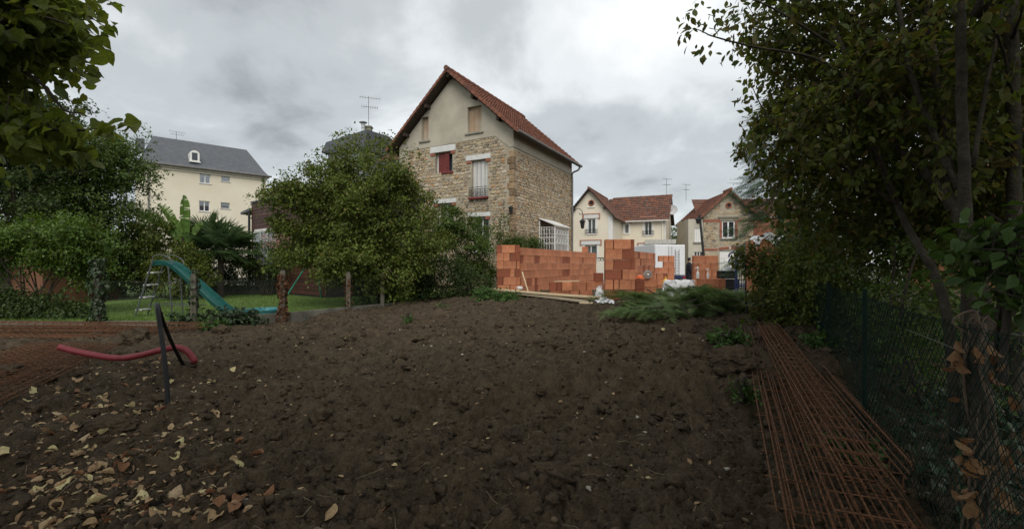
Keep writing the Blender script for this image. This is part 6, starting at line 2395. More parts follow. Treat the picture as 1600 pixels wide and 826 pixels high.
shrub('low dark shrub at the foot of the left hedge', [E(55, 487, 12.0, 1.1, .5, .42), E(110, 495, 11.9, .7, .4, .32), E(0, 480, 12.1, .8, .5, .55)], 800, 10, .09, L_DARK, 44, T_OVATE, base=.1, stems=5)
shrub('rounded olive green bush behind the ladder of the slide', [E(255, 395, 19.2, 1.4, 1.1, 1.3), E(285, 428, 17.9, .9, .5, .95), E(215, 415, 19.2, 1.0, .9, 1.2), E(292, 392, 17.9, .7, .45, .6)], 2000, 12, .09, L_YEL, 45, base=.2, clumps=45, crad=.4)
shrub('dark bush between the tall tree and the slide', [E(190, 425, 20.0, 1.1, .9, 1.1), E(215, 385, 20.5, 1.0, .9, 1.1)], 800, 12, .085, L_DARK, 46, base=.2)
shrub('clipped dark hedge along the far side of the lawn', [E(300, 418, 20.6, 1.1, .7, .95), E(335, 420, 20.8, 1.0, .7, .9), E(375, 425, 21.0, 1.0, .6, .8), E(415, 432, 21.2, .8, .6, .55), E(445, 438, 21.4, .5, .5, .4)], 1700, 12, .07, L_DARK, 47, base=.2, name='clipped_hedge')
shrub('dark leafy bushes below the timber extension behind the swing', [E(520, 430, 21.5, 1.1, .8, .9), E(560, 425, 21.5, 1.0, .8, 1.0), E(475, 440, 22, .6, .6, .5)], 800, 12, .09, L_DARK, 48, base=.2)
ol = shrub('oleander bush with pink flowers in front of the timber extension', [E(418, 402, 20.6, .8, .6, .8), E(385, 402, 20.4, .6, .6, .7), E(440, 396, 20.8, .45, .5, .55)], 620, 11, .13, L_MID, 49, T_LANCE, name='oleander_bush', stems=10)
g = np.random.default_rng(5)
n = 70
fl = np.array([tuple(W(g.uniform(412, 458), g.uniform(368, 388), 20.1 + g.uniform(-.3, .2))) for k in range(n)])
fl = np.repeat(fl, 6, 0) + g.normal(size=(n * 6, 3)) * .035
put(bpy.data.objects.new('blossom', leaf_mesh('blossom', fl, g.normal(size=fl.shape), np.array([0, -.5, .8]) + g.normal(size=fl.shape) * .5, np.full(len(fl), .07), T_SMALL, leaf_mat('pink_petal', [(.55, .26, .24), (.65, .36, .32), (.6, .45, .38)], trans=.3), g)), ol, kind='stuff')


def palm(label, base, h, seed, nf=22, rad=.85):
    g = random.Random(seed)
    r = thing('fan_palm', label, 'palm', base)
    top = Vector(base) + Vector((0, 0, h))
    b = MB()
    b.tube([base, top], [.13, .11], 10)
    b.build('trunk', M_BARK, r)
    lm = leaf_mat('palm_blade', [(.045, .09, .03), (.075, .13, .045), (.10, .15, .06)], trans=.2)
    for k in range(nf):
        az, el = k * 2.399, R(g.uniform(-30, 75))
        d = Vector((math.cos(az) * math.cos(el), math.sin(az) * math.cos(el), math.sin(el)))
        pl = g.uniform(.45, .7)
        hub = top + d * pl + Vector((0, 0, -.08 * pl))
        s = Vector((-math.sin(az), math.cos(az), 0))
        u_ = d.cross(s)
        b = MB()
        b.tube([top, top + d * pl * .5 + Vector((0, 0, .02)), hub], .011, 5)
        nb = 26
        for j in range(nb):
            a = R(-125 + 250 * j / (nb - 1))
            e = (d * math.cos(a) + s * math.sin(a)).normalized()
            L = rad * (.62 + .12 * math.cos(a)) * g.uniform(.9, 1.05)
            w = e.cross(u_).normalized() * .017
            m1 = hub + e * L * .6 + u_ * .02
            tip = hub + e * L + Vector((0, 0, -.10 * g.random() - .04))
            b.poly([hub, m1 + w, tip, m1 - w], [(0, 1, 2), (0, 2, 3)], max(.001, g.random()))
        b.build('frond', lm, r)
    return r


pb = W(345, 470, 19.6)
palm('fan palm with spreading fronds in front of the apartment block', (pb.x, pb.y, .2), W(345, 388, 19.6).z - .2, 3, nf=26, rad=1.5)
pb = W(318, 470, 20.2)
palm('smaller fan palm behind and left of the spreading one', (pb.x, pb.y, .2), W(318, 372, 20.2).z - .2, 5, nf=18, rad=1.2)

bt = thing('banana_plant', 'banana plant with tall torn bright green leaves above the bushes', 'banana plant', W(287, 470, 18.5))
L_BAN = leaf_mat('banana_leaf', [(.10, .19, .035), (.14, .25, .05), (.18, .28, .07)], trans=.4)
for i, (tip, base_, wd) in enumerate([((286, 306), (288, 378), .27), ((246, 320), (280, 372), .24), ((222, 338), (276, 376), .2), ((268, 345), (284, 385), .2), ((318, 352), (292, 380), .16)]):
    a, e = W(*base_, 18.5), W(*tip, 18.5 + .2 * (i % 3))
    c1 = a.lerp(e, .55) + Vector((0, 0, .25))
    cv = smooth_curve([a, c1, e], 10)
    b = MB()
    gg = random.Random(i)
    for j in range(len(cv) - 1):
        f0, f1 = j / (len(cv) - 1), (j + 1) / (len(cv) - 1)
        d = (cv[j + 1] - cv[j]).normalized()
        s = d.cross(Vector((.25, 1, .1))).normalized()
        nn = s.cross(d)
        w0, w1 = (wd * math.sin(math.pi * min(1, .12 + .85 * f)) ** .7 for f in (f0, f1))
        for sg in (-1, 1):
            gap = .05 if gg.random() < .4 else 0
            p_ = cv[j].lerp(cv[j + 1], gap * 3)
            b.poly([p_, cv[j + 1], cv[j + 1] + s * sg * w1 + nn * .06 - Vector((0, 0, gap)), p_ + s * sg * w0 + nn * .06], [(0, 1, 2, 3)], max(.001, .2 * i))
    b.tube(cv, .014, 5, rnd=.9)
    b.build('leaf', L_BAN, bt)
b = MB()
b.tube([W(285, 470, 18.5), W(286, 372, 18.5)], [.09, .06], 8)
b.build('stem', M_BARK2, bt)

# far trees glimpsed down the street
for px, py, Y, r_, lab in ((1062, 372, 90, 2.6, 'small far tree between the cream house and the concrete annex'), (1079, 388, 80, 2.2, 'lower far tree behind the concrete annex'), (470, 330, 40, 3.0, 'tree top behind the timber extension')):
    q = W(px, py, Y)
    tree(lab, [(q.x, q.y, .1), (q.x, q.y, q.z - 1)], .15, [(q.x, q.y, q.z, r_, r_, r_ * .9), (q.x, q.y, q.z - 1.8, r_ * .7, r_ * .7, r_)], 420, 9, .35, L_MID, int(px), spread=.5, nl=4, name='far_tree', group='far trees')

# ---------------------------------------------------------------- ivy on the posts
def ivy(label, p, h0, h1, rad, n, size, m, seed, name='ivy', tmpl=T_HEART, vines=4):
    g = np.random.default_rng(seed)
    r = thing(name, label, 'ivy', (p[0], p[1], h0))
    a, z = g.random(n) * 6.283, h0 + (h1 - h0) * g.random(n)
    rr_ = rad * (.7 + .5 * g.random(n) + .25 * np.sin(z * 7))
    Pp = np.stack([p[0] + rr_ * np.cos(a), p[1] + rr_ * np.sin(a), z], -1)
    out = np.stack([np.cos(a), np.sin(a), np.zeros(n)], -1)
    D = np.array([0, 0, -1.0]) + g.normal(size=(n, 3)) * .5
    put(bpy.data.objects.new('leaves', leaf_mesh('leaves', Pp, D, out + g.normal(size=(n, 3)) * .4, size * (.6 + .8 * g.random(n)), tmpl, m, g)), r, kind='stuff')
    for k in range(vines):
        b = MB()
        a0 = g.random() * 6.28
        b.tube(smooth_curve([(p[0] + rad * .6 * math.cos(a0 + j * .8 * (-1) ** k), p[1] + rad * .6 * math.sin(a0 + j * .8 * (-1) ** k), h0 + (h1 - h0) * j / 5) for j in range(6)], 4), .008, 5)
        b.build('vine', M_BARK2, r)
    return r


L_DEAD = leaf_mat('dead_ivy_leaf', [(.13, .055, .028), (.19, .085, .04), (.09, .045, .028), (.25, .14, .07)], trans=.15, rough=.8)
L_IVY = leaf_mat('ivy_leaf', [(.028, .055, .02), (.045, .075, .03), (.09, .11, .07)], trans=.1, rough=.35)
q = post_pts[443]
ivy('dead brown ivy clinging to the corner fence post', (q.x, q.y - .04), .02, 1.36, .11, 420, .06, L_DEAD, 61)
q = post_pts[155]
ivy('green ivy covering the fence post beside the left hedge', (q.x, q.y - .04), .02, 1.75, .15, 520, .075, L_IVY, 62)
q = post_pts[305]
ivy('green ivy creeping up the mossy post in front of the slide', (q.x, q.y - .04), .02, 1.5, .09, 160, .07, L_IVY, 63)
q = post_pts[545]
ivy('sparse brown ivy on the post left of the round tree trunk', (q.x, q.y - .04), .02, 1.2, .10, 120, .06, L_DEAD, 64)
q = wl_point(350)
shrub('low ivy clump spilling over the garden wall by the slide foot', [(q.x, q.y - .1, .22, .55, .25, .2), (q.x + .5, q.y + .0, .22, .4, .25, .22), (q.x - .8, q.y - .1, .2, .4, .2, .2)], 260, 9, .075, L_IVY, 65, T_HEART, name='ivy_clump', base=.05, stems=2)

# ---------------------------------------------------------------- overhanging lime tree on the left
lt_ = thing('lime_tree', 'lime tree whose large-leaved branches hang into the upper left corner', 'tree', (-6.4, 3.2, 0))
trunk(lt_, [(-6.4, 3.2, -.05), (-6.3, 3.2, 1.5), (-6.1, 3.2, 3.2), (-5.6, 3.1, 4.6)], .17, .09)
for pts in ([(-6.1, 3.2, 2.2), W(-150, 60, 3.8), W(0, 98, 3.8), W(60, 128, 3.8), W(100, 172, 3.85), W(130, 178, 3.9)],
            [(-6.15, 3.2, 2.6), W(-100, -10, 3.7), W(40, 20, 3.7), W(110, 40, 3.75)],
            [(-6.1, 3.2, 3.0), W(-80, 150, 3.9), W(30, 195, 3.9), W(110, 205, 3.95), W(165, 200, 4.0)]):
    trunk(lt_, pts, .03, .005, M_BARK, 'limb', 6)
ex, exd = [], []
for (px, py) in ((128, 25), (133, 15), (120, 45), (112, 70), (100, 62), (140, 100), (148, 108), (125, 92), (115, 90), (165, 190), (185, 192), (200, 188), (150, 195), (140, 205), (100, 150), (90, 210), (110, 215), (60, 215), (105, 5), (75, 95), (60, 105), (40, 115), (120, 195)):
    ex.append(tuple(W(px, py, 3.85)))
    exd.append((.6, -.2, -.4))
crown(lt_, [E(10, 30, 3.8, .50, .45, .42), E(60, 10, 3.9, .28, .35, .28), E(55, 60, 3.85, .28, .3, .2), E(20, 205, 3.95, .42, .35, .16), E(85, 200, 4.0, .30, .3, .09), E(-90, 120, 4.0, .7, .6, .6), E(-150, -40, 3.8, .9, .8, .8), (-5.6, 2.6, 5.2, 1.6, 1.5, .8)],
      1400, 7, .105, L_LIN, 71, T_HEART, spread=.16, droop=.4, nparts=240, extra=(ex, exd, 3), lump=.3, shell=(.3, 1.1))
crown(lt_, [(-3.0, -1.0, 5.8, 2.6, 2.0, 1.0), (-5.5, -2.5, 5.0, 2.6, 2.2, 1.4), (-1.4, -3.2, 5.4, 2.2, 2.0, 1.2)], 1700, 8, .20, L_LIN, 72, T_SMALL, spread=.3, lump=.2, shell=(.2, 1.05))  # unseen canopy, with the limbs below, added overhead to shade the foreground soil
for e_ in ((-3.2, -1.0, 5.6), (-5.4, -2.2, 5.0)):
    trunk(lt_, [(-6.1, 3.2, 3.4), (-5.7, 2.0, 4.6), e_], .06, .02, None, 'limb', 7)

# ---------------------------------------------------------------- right-hand trees behind the fence
t1 = thing('leaning_tree', 'many-stemmed leaning tree with dark hanging leaves behind the fence', 'tree', (3.75, 3.7, 0))
stems = [([(3.72, 3.7, -.05), W(1515, 520, 3.7), W(1508, 330, 3.8), W(1502, 120, 3.9), W(1495, -150, 4.1)], .055, .03),
         ([(3.85, 3.8, -.05), W(1535, 470, 3.9), W(1478, 310, 4.3), W(1370, 190, 4.9), W(1300, 40, 5.4)], .065, .022),
         ([(3.8, 3.9, -.05), W(1475, 470, 4.2), W(1405, 330, 4.9), W(1350, 170, 5.5), W(1330, 20, 5.8)], .045, .018),
         ([W(1488, 330, 4.25), W(1470, 180, 4.5), W(1455, 60, 4.7), W(1440, -100, 5)], .045, .03),
         ([W(1495, 300, 4.1), W(1425, 120, 4.4), W(1400, -20, 4.6)], .03, .015),
         ([W(1380, 200, 4.9), W(1290, 100, 5.1), W(1180, 75, 5.2), W(1115, 58, 5.2), W(1085, 45, 5.2)], .02, .004),
         ([W(1330, 90, 5.3), W(1200, 10, 5.3), W(1120, -10, 5.3)], .018, .004),
         ([W(1400, 320, 4.9), W(1300, 250, 5.2), W(1215, 200, 5.3), W(1170, 130, 5.3)], .018, .004),
         ([W(1520, 260, 3.9), W(1545, 120, 4.1), W(1570, 0, 4.3)], .02, .01)]
for pts, r0, r1 in stems:
    trunk(t1, pts, r0, r1, M_BARK2, 'stem', 8)
env = [E(1330, 110, 5.9, 1.05, 1.1, 1.25), E(1480, 40, 5.3, 1.2, 1.2, 1.1), E(1250, 215, 6.2, .62, .8, 1.0), E(1430, 250, 6.0, 1.15, 1.1, 1.1), E(1230, 30, 5.9, .62, .7, .65), E(1400, -220, 5.6, 2.0, 1.8, 1.1), E(1540, 330, 6.2, .9, .9, .8), E(1560, 120, 6.0, .9, .9, 1.1), E(1340, 330, 6.6, 1.0, .9, .8), E(1650, 150, 5, 1.0, 1.5, 1.8), E(1420, 130, 4.6, .5, .5, .6), E(1480, 230, 4.4, .4, .4, .5), E(1300, 180, 5.0, .6, .5, .7)]
ex, exd = [], []
for (px, py) in ((1068, 40), (1075, 30), (1085, 48), (1095, 35), (1100, 62), (1072, 55), (1108, 75), (1082, 20), (1092, 5), (1120, 30), (1135, 40), (1143, 45), (1150, 20), (1140, 85), (1165, 95), (1172, 105), (1162, 128), (1172, 150), (1160, 155), (1175, 170), (1158, 212), (1170, 218), (1180, 195), (1190, 215), (1185, 130), (1110, 10), (1160, 5), (1180, 50), (1190, 80)):
    ex.append(tuple(W(px, py, 5.2 + random.uniform(-.1, .3))))
    exd.append((-.5, 0, -.6))
crown(t1, env, 4400, 10, .092, L_NEAR, 81, T_OVATE, spread=.17, droop=.45, nparts=260, extra=(ex, exd, 6), lump=.28, bark=M_BARK2, shell=(.35, 1.05), patch=.2)

crown(t1, [(3.2, 1.0, 5.3, 2.2, 2.0, 1.0), (1.4, -1.4, 5.7, 2.2, 2.2, 1.0), (3.8, -1.5, 5.0, 2.0, 2.2, 1.4), (1.6, -4.2, 5.2, 2.2, 2.0, 1.4)], 1600, 8, .19, L_NEAR, 82, T_SMALL, spread=.3, lump=.2, shell=(.2, 1.05), bark=M_BARK2)  # out-of-view crown and its stems, put in to keep light off the near soil
for e_ in ((3.2, 1.0, 5.2), (1.6, -1.2, 5.6), (3.6, -1.4, 5.0)):
    trunk(t1, [(3.75, 3.7, 3.6), (3.7, 2.6, 4.8), e_], .045, .015, M_BARK2, 'stem', 7)

t2 = thing('straight_tree', 'straight thick trunk with broad bright leaves at the right edge', 'tree', (4.62, 4.2, 0))
trunk(t2, [(4.62, 4.2, -.05), W(1583, 420, 4.2), W(1584, 200, 4.22), W(1578, -60, 4.3), W(1570, -260, 4.4)], .06, .045, M_BARK2)
for pts in ([W(1582, 150, 4.2), W(1560, 60, 4.0), W(1530, 20, 3.8)], [W(1583, 60, 4.2), W(1600, 10, 3.9)], [W(1582, 360, 4.1), W(1540, 330, 4.6)]):
    trunk(t2, pts, .018, .005, M_BARK2, 'limb', 6)
crown(t2, [E(1560, -20, 3.6, .35, .4, .3), E(1500, -260, 4.6, 1.8, 1.6, .8), E(1640, 40, 3.9, .6, .6, .6)], 300, 8, .105, L_NEAR, 83, T_OVATE, spread=.18, droop=.4, nparts=60)

t3 = thing('screen_tree', 'dense dark tree filling the gaps behind the leaning stems', 'tree', (8.3, 8.2, 0))
trunk(t3, [(8.3, 8.2, -.05), (8.2, 8.2, 2), (8.0, 8.1, 4.5)], .12, .06)
crown(t3, [E(1400, 180, 8.2, 2.0, 1.2, 2.2), E(1300, 280, 8.6, 1.3, 1.0, 1.5), E(1480, 330, 8.0, 1.5, 1.0, 1.2), E(1560, 60, 8.0, 1.5, 1.2, 1.6), E(1290, 60, 8.4, 1.0, 1.0, 1.3)], 1700, 11, .10, L_DARK, 85, T_SMALL, spread=.22, lump=.25, patch=.35)

hx = lambda Y: FENCE0.x + (Y - FENCE0.y) * .534
hd_ = thing('overgrown_hedge', 'dark overgrown hedge behind the chain-link fence', 'hedge', (hx(7) + .8, 7, 0))
env = [(hx(Y) + o_, Y, z, rx, .8, rz) for Y, o_, z, rx, rz in ((4.6, 1.1, .9, .6, .7), (5.8, .9, 1.3, .65, .9), (6.9, .8, 1.5, .75, 1.0), (8.1, .75, 1.5, .85, 1.1), (9.4, .6, 1.5, .9, 1.2), (10.8, .5, 1.6, 1.0, 1.3), (12.2, .3, 1.7, 1.0, 1.3), (13.6, .6, 2.0, 1.2, 1.6), (7.5, 1.6, 2.6, 1.0, 1.0), (9.5, 1.5, 2.8, 1.2, 1.1), (11.8, 1.2, 3.0, 1.1, 1.2))]
P = crown(hd_, env, 3000, 12, .066, L_MID, 91, T_SMALL, spread=.17, nparts=0, lump=.3, patch=.2)
g_ = random.Random(3)
for k in range(16):
    Y = g_.uniform(4.4, 13)
    q = Vector(P[g_.randrange(len(P))])
    s = Vector((hx(Y) + .8, Y, 0))
    trunk(hd_, [s, s + Vector((g_.uniform(-.2, .2), .1, .9)), s + Vector((g_.uniform(-.5, .3), .2, 1.9))], .025, .01, M_BARK, 'stem', 6)
shrub('brighter yellow-green shrub leaning over the fence above the steel cages', [E(1245, 470, 8.5, .36, .35, .6), E(1265, 415, 8.7, .38, .35, .55), E(1215, 430, 9.6, .4, .35, .65), E(1290, 440, 7.8, .3, .3, .5)], 620, 10, .075, L_YEL, 92, T_OVATE, base=.2, stems=5)
shrub('leafy green shoots in front of the trunks at the right edge', [E(1560, 420, 2.9, .22, .2, .16), E(1590, 380, 2.9, .2, .2, .18), E(1540, 400, 3.0, .12, .12, .1), E(1595, 460, 2.8, .12, .15, .12)], 60, 8, .10, leaf_mat('fresh_leaf', [(.05, .10, .02), (.075, .135, .028), (.06, .11, .025)], trans=.35), 93, T_OVATE, base=.9, stems=5, nparts=80, shell=(.2, 1.0))
for k, (px, Y, lab) in enumerate(((1178, 9.9, 'leafy shoot with big glossy leaves reaching over the soil before the block wall'), (1205, 9.0, 'lower leafy shoot beside the soil, left of the fence'))):
    shrub(lab, [E(px, 405 + 70 * k, Y, .45, .35, .3), E(px + 25, 440 + 50 * k, Y + .2, .4, .3, .4)], 90, 7, .12, L_NEAR, 95 + k, T_OVATE, base=.4, stems=5, nparts=60)

cy = thing('cypress', 'dark green cypress with drooping sprays above the high block wall', 'tree', (8.4, 14.2, .4))
trunk(cy, [(8.5, 14.4, .3), (8.4, 14.3, 3), (8.4, 14.3, 6.6)], .14, .04)
g = np.random.default_rng(8)
n = 2600
z = 1.2 + 5.2 * g.random(n)
a = g.random(n) * 6.283
rr_ = (1.45 - .13 * (z - 1.2)) * (.45 + .6 * g.random(n)) * (1 + .2 * np.sin(z * 5))
Pc = np.stack([8.45 + rr_ * np.cos(a), 14.3 + rr_ * np.sin(a), z], -1)
D = np.stack([np.cos(a) * .9, np.sin(a) * .9, np.full(n, -.35)], -1) + g.normal(size=(n, 3)) * .25
put(bpy.data.objects.new('crown', leaf_mesh('crown', Pc, D, np.array([0, 0, 1.0]) + g.normal(size=(n, 3)) * .3, .45 * (.6 + .7 * g.random(n)), T_FROND, L_CON, g)), cy, kind='stuff')
for k in range(26):
    az, z_ = k * 2.4, 1.4 + k * .18
    b = MB()
    b.tube([(8.4, 14.3, z_), (8.4 + .6 * math.cos(az), 14.3 + .6 * math.sin(az), z_ + .05), (8.4 + 1.1 * math.cos(az), 14.3 + 1.1 * math.sin(az), z_ - .1)], [.025, .016, .006], 5)
    b.build('limb', M_BARK, cy)

# ---------------------------------------------------------------- pile of cut conifer boughs
bough_me = []
for v in range(5):
    g = np.random.default_rng(100 + v)
    L = 1.1 + .2 * v
    n = 120
    s = g.random(n) ** .8
    side = g.choice([-1, 1], n)
    Pb = np.stack([np.zeros(n), .12 + s * (L - .12), .12 * np.sin(s * 2.6) + .02 * g.normal(size=n)], -1)
    D = np.stack([side * (.8 + .3 * g.random(n)), .75 + .3 * g.random(n), -.15 + .3 * g.normal(size=n)], -1)
    sz = (.36 - .20 * s) * (.75 + .5 * g.random(n))
    X, Yv, Z = leaf_mats(Pb, D, np.array([0, 0, 1.0]) + g.normal(size=(n, 3)) * .35)
    tv, tf = T_FROND
    V = Pb[:, None] + sz[:, None, None] * (tv[None, :, 0:1] * X[:, None] + tv[None, :, 1:2] * Yv[:, None] + tv[None, :, 2:3] * Z[:, None])
    F_ = (tf[None] + (np.arange(n) * len(tv))[:, None, None]).reshape(-1, 3)
    me = mesh_fast('sprays', V.reshape(-1, 3), F_, L_BOUGH, rnd=np.repeat(g.random(n), len(tv)))
    st = MB()
    st.tube([(0, L * f, .12 * math.sin(f * 2.6)) for f in np.linspace(0, 1, 7)], [.016 - .013 * f for f in np.linspace(0, 1, 7)], 5)
    bough_me.append((me, st.mesh('stem', M_BARK)))
gb_ = random.Random(17)
for k in range(60):
    u_ = gb_.random()
    px = 995 + 190 * u_
    Y = gb_.uniform(9.2, 11.8) if px < 1110 else gb_.uniform(10.2, 12.6)
    hump = max(.1, 1 - ((px - 1070) / 120) ** 2)
    X = XP(px, Y)
    z_ = float(base_h(X, Y)) + .06 + gb_.random() ** 1.2 * .5 * hump * (1 - abs(Y - 10.6) / 2.4)
    where = ('at the left end of the pile' if px < 1035 else 'at the right end of the pile below the gate' if px > 1140 else 'in front, at the foot of the pile' if Y < 10.1 else 'on the crest of the pile' if z_ > float(base_h(X, Y)) + .28 else 'in the middle of the pile')
    r_ = thing('cut_bough', 'cut green conifer bough ' + where, 'branch', (X, Y, z_), 'cut conifer boughs piled on the soil')
    M_ = Matrix.Translation((X, Y, z_)) @ Matrix.Rotation(gb_.uniform(0, 6.28), 4, 'Z') @ Matrix.Rotation(R(gb_.uniform(-30, 14)), 4, 'X') @ Matrix.Rotation(R(gb_.uniform(-40, 40)), 4, 'Y') @ Matrix.Translation((0, -.6, 0))
    for nm, me in zip(('sprays', 'stem'), bough_me[k % 5]):
        o = bpy.data.objects.new(nm, me)
        o.matrix_basis = M_
        put(o, r_, kind='stuff' if nm == 'sprays' else None)

# ---------------------------------------------------------------- ground cover under the right-hand trees
g = np.random.default_rng(66)
n = 1500
Yu = .6 + 13 * g.random(n)
Xu = FENCE0.x + (Yu - FENCE0.y) * .534 + .15 + 4.2 * g.random(n) ** 1.2
Pu = np.stack([Xu, Yu, soil_h(Xu, Yu) + .05 + .25 * g.random(n) ** 2], -1)
Lf, D, N, _ = cluster(Pu, np.tile([0, 0, 1.0], (n, 1)), 8, g, .16, .1, -.2)
put(bpy.data.objects.new('undergrowth', leaf_mesh('undergrowth', Lf, D, N, .05 + .05 * g.random(len(Lf)), T_SMALL, L_IVY, g)), kind='stuff', label='dark ivy and weeds covering the ground behind the chain-link fence')

# ---------------------------------------------------------------- dead ivy on the near fence post
ivp = thing('dead_ivy', 'tangle of dead ivy with dry curled leaves on the near fence post', 'ivy', (pv.x, pv.y, 0))
g_ = random.Random(12)
for k in range(13):
    a0 = g_.uniform(0, 6.28)
    b = MB()
    top = 1.34 if k < 9 else g_.uniform(.7, 1.1)
    rr_ = g_.uniform(.03, .065)
    pts = [(pv.x - .02 + rr_ * math.cos(a0 + j * g_.uniform(.2, .9)), pv.y - .02 + rr_ * math.sin(a0 + j * .6), top * j / 6 + g_.uniform(-.03, .03)) for j in range(7)]
    if k < 5:
        pts += [(pv.x + g_.uniform(-.10, .08), pv.y + g_.uniform(-.06, .06), 1.33 + g_.uniform(-.03, .05)), (pv.x + g_.uniform(-.12, .12), pv.y + g_.uniform(-.08, .08), 1.24 + g_.uniform(-.08, .05))]
    b.tube(smooth_curve(pts, 5), g_.uniform(.0025, .0065), 5)
    b.build('vine', mat('dry_vine', (.07, .05, .035), c2=(.14, .105, .07), scale=12, rough=.9), ivp)
L_DRY = leaf_mat('dry_curled_leaf', [(.24, .13, .06), (.33, .20, .10), (.16, .08, .04), (.28, .15, .06)], trans=.2, rough=.8)
dry_v, dry_f = [], []
for _j in range(7):
    _v = _j / 6
    _w = .44 * math.sin(math.pi * min(1, .10 + .9 * _v)) ** .75 * (1.15 - .35 * _v)
    for _i in range(5):
        _u = _i / 2 - 1
        dry_v.append((_u * _w, _v * 1.05 - .10 * abs(_u) * (1 - _v), .30 * _u * _u * _w * 2 - .22 * (_v - .5) ** 2))
        if _j and _i:
            dry_f.append((_j * 5 + _i, _j * 5 + _i - 1, _j * 5 - 6 + _i, _j * 5 - 5 + _i))


def dry_leaf_mesh(m, k=0):
    me = bpy.data.meshes.new('leaf')
    gg = random.Random(k)
    cu = gg.uniform(.4, 1.6)
    tw, ph = gg.uniform(-.35, .35), gg.uniform(0, 6)
    me.from_pydata([(x * gg.uniform(.92, 1.08), y, z * cu + tw * x * (y - .5) * 2 + .05 * math.sin(ph + 9 * x + 7 * y) + gg.uniform(-.015, .015)) for x, y, z in dry_v], [], dry_f)
    me.polygons.foreach_set('use_smooth', [True] * len(dry_f))
    me.materials.append(m)
    return me


dms = [dry_leaf_mesh(L_DRY, k) for k in range(4)]
for k in range(46):
    o = bpy.data.objects.new('leaf', dms[k % 4])
    z_ = g_.choice((g_.uniform(.1, 1.2), g_.uniform(.35, .8), g_.uniform(.4, .7), g_.uniform(1.05, 1.25)))
    s = g_.uniform(.04, .085)
    a0 = g_.uniform(0, 6.28)
    rq = g_.uniform(.03, .13)
    o.matrix_basis = Matrix.Translation((pv.x - .03 + rq * math.cos(a0), pv.y - .03 + rq * math.sin(a0), z_)) @ Matrix.Rotation(g_.uniform(0, 6.28), 4, 'Z') @ Matrix.Rotation(R(g_.uniform(80, 230)), 4, 'X') @ Matrix.Rotation(R(g_.uniform(-50, 50)), 4, 'Y') @ Matrix.Scale(s, 4)
    put(o, ivp)

# ---------------------------------------------------------------- fallen leaves
cols = [('tan', [(.60, .43, .24), (.48, .32, .17), (.66, .50, .31)]), ('pale yellow', [(.82, .70, .38), (.74, .64, .32)]), ('brown', [(.34, .17, .085), (.26, .13, .07)])]
fmesh = []
for nm, cc in cols:
    m_ = leaf_mat('fallen_' + nm.replace(' ', '_'), cc, trans=.15, rough=.75)
    fmesh.append([dry_leaf_mesh(m_, 20 + j) for j in range(4)])
g_ = random.Random(41)


def leaf_spot():
    while True:
        py = 560 + 262 * g_.random() ** .85
        px = g_.triangular(-10, 470, 90) if g_.random() < .93 else g_.uniform(300, 1150)
        if px + (py - 560) * .0 > 420 and g_.random() < .7:
            continue
        Y = (CAMZ - .03) * FPX / (py - CY)
        X = XP(px, Y)
        if wall_side(np.array([X]), np.array([Y]))[0] < -.4:
            return px, py, X, Y


def leaf_place(o, X, Y, s):
    z_ = sh(X, Y)
    e = .05
    nx_, ny_ = (sh(X - e, Y) - sh(X + e, Y)) / (2 * e), (sh(X, Y - e) - sh(X, Y + e)) / (2 * e)
    nrm = Vector((max(-.5, min(.5, nx_)), max(-.5, min(.5, ny_)), 1)).normalized()
    q = Vector((0, 0, 1)).rotation_difference(nrm).to_matrix().to_4x4()
    flip = Matrix.Rotation(math.pi if g_.random() < .4 else 0, 4, 'Y')
    o.matrix_basis = Matrix.Translation((X, Y, z_ + g_.uniform(-.004, .02))) @ q @ Matrix.Rotation(g_.uniform(0, 6.28), 4, 'Z') @ Matrix.Rotation(R(g_.uniform(-25, 25)), 4, 'X') @ flip @ Matrix.Scale(s, 4)


for k in range(290):
    px, py, X, Y = leaf_spot()
    ci = 0 if g_.random() < .55 else (1 if g_.random() < .5 else 2)
    o = bpy.data.objects.new('fallen_leaf', fmesh[ci][k % 4])
    leaf_place(o, X, Y, g_.uniform(.05, .10))
    zone = 'near the camera' if py > 700 else ('around the black pipe' if px > 200 else 'by the rusty mats')
    if px > 480:
        zone = 'lying alone on the bare soil'
    put(o, None, f'{cols[ci][0]} dry fallen leaf on the soil {zone}', 'leaf', 'fallen leaves on the soil')
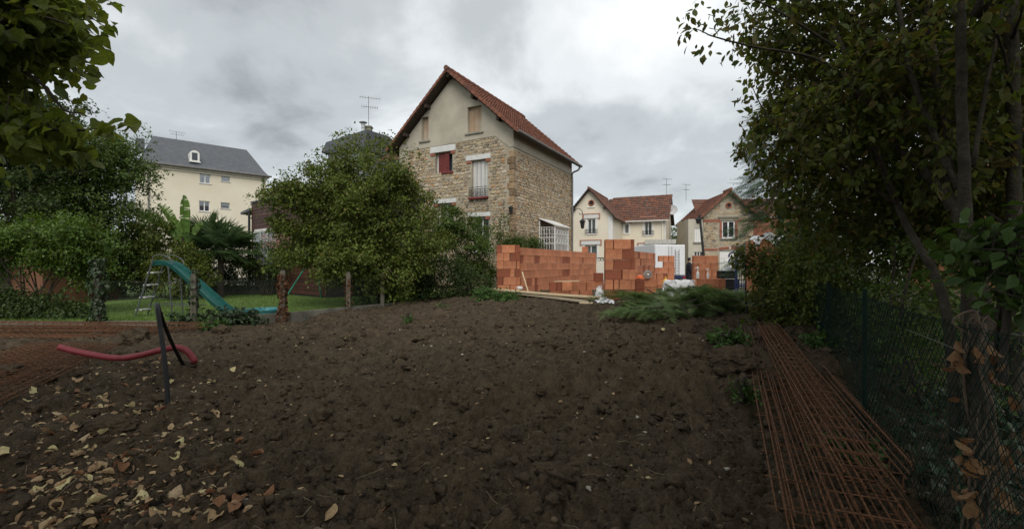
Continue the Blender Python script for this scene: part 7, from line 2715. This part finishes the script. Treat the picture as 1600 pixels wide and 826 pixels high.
# smaller bits of leaf and straw
g = np.random.default_rng(77)
pts = []
for k in range(1500):
    px, py, X, Y = leaf_spot()
    if g_.random() < .35:
        px, Y = g_.uniform(0, 1150), g_.uniform(3, 12)
        X = XP(px, Y)
    pts.append((X, Y))
pts = np.array(pts)
pts = pts[wall_side(pts[:, 0], pts[:, 1]) < -.3]
n = len(pts)
Pl = np.stack([pts[:, 0], pts[:, 1], soil_h(pts[:, 0], pts[:, 1]) + .012], -1)
D = np.concatenate([g.normal(size=(n, 2)), g.normal(size=(n, 1)) * .2], 1)
put(bpy.data.objects.new('leaf_litter', leaf_mesh('leaf_litter', Pl, D, np.array([0, 0, 1.0]) + g.normal(size=(n, 3)) * .3, .02 + .05 * g.random(n), T_OVATE, leaf_mat('litter', [(.42, .27, .15), (.55, .40, .22), (.25, .14, .08), (.62, .50, .28)], trans=.1, rough=.85), g)), kind='stuff', label='small scraps of dry leaf strewn over the soil')
b = MB()
for k in range(260):
    px, Y = g_.uniform(0, 1230), 2.3 + 10 * g_.random() ** 1.5
    X = XP(px, Y)
    if wall_side(np.array([X]), np.array([Y]))[0] > -.2:
        continue
    a0, L = g_.uniform(0, 6.28), g_.uniform(.04, .22)
    q = [(X + math.cos(a0) * L * f + g_.uniform(-.01, .01), Y + math.sin(a0) * L * f, 0) for f in (0, .5, 1)]
    b.tube([(x_, y_, sh(x_, y_) + .012) for x_, y_, _ in q], .0022, 4, rnd=g_.random())
b.build('broken_twigs', mat('straw_twig', (.14, .10, .065), c2=(.28, .22, .14), scale=5), kind='stuff', label='broken twigs and roots lying on the soil')

# ---------------------------------------------------------------- weeds
L_WEED = leaf_mat('weed_leaf', [(.05, .11, .025), (.08, .16, .035), (.11, .19, .05)], trans=.3)
for k, (px, Y, r_, n, lab) in enumerate(((792, 13.4, .42, 110, 'leafy weeds in front of the left end of the planks'), (760, 14.6, .5, 120, 'weeds at the soil edge below the shrubs'), (637, 10.6, .12, 26, 'small weed tuft alone in the middle of the soil'), (1140, 6.9, .28, 70, 'weed patch left of the far end of the steel cages'),
                                         (1165, 5.0, .2, 40, 'small weeds between the bank and the steel cages'), (1290, 6.6, .3, 60, 'weeds under the fence beside the loose bars'), (1330, 3.7, .22, 40, 'thin weeds growing up through the near steel cages'), (330, 10.4, .35, 60, 'weeds at the garden wall below the slide'), (690, 12.5, .16, 30, 'small weed tuft at the far edge of the soil'))):
    X = XP(px, Y)
    z_ = float(base_h(X, Y))
    shrub(lab, [(X, Y, z_ + r_ * .35, r_, r_ * .7, r_ * .45)], n, 7, .05 + .03 * (r_ > .2), L_WEED, 200 + k, T_OVATE, base=z_, stems=3, spread=.1, shell=(.1, 1), name='weeds' if False else 'weed', zmin=z_ - .05)
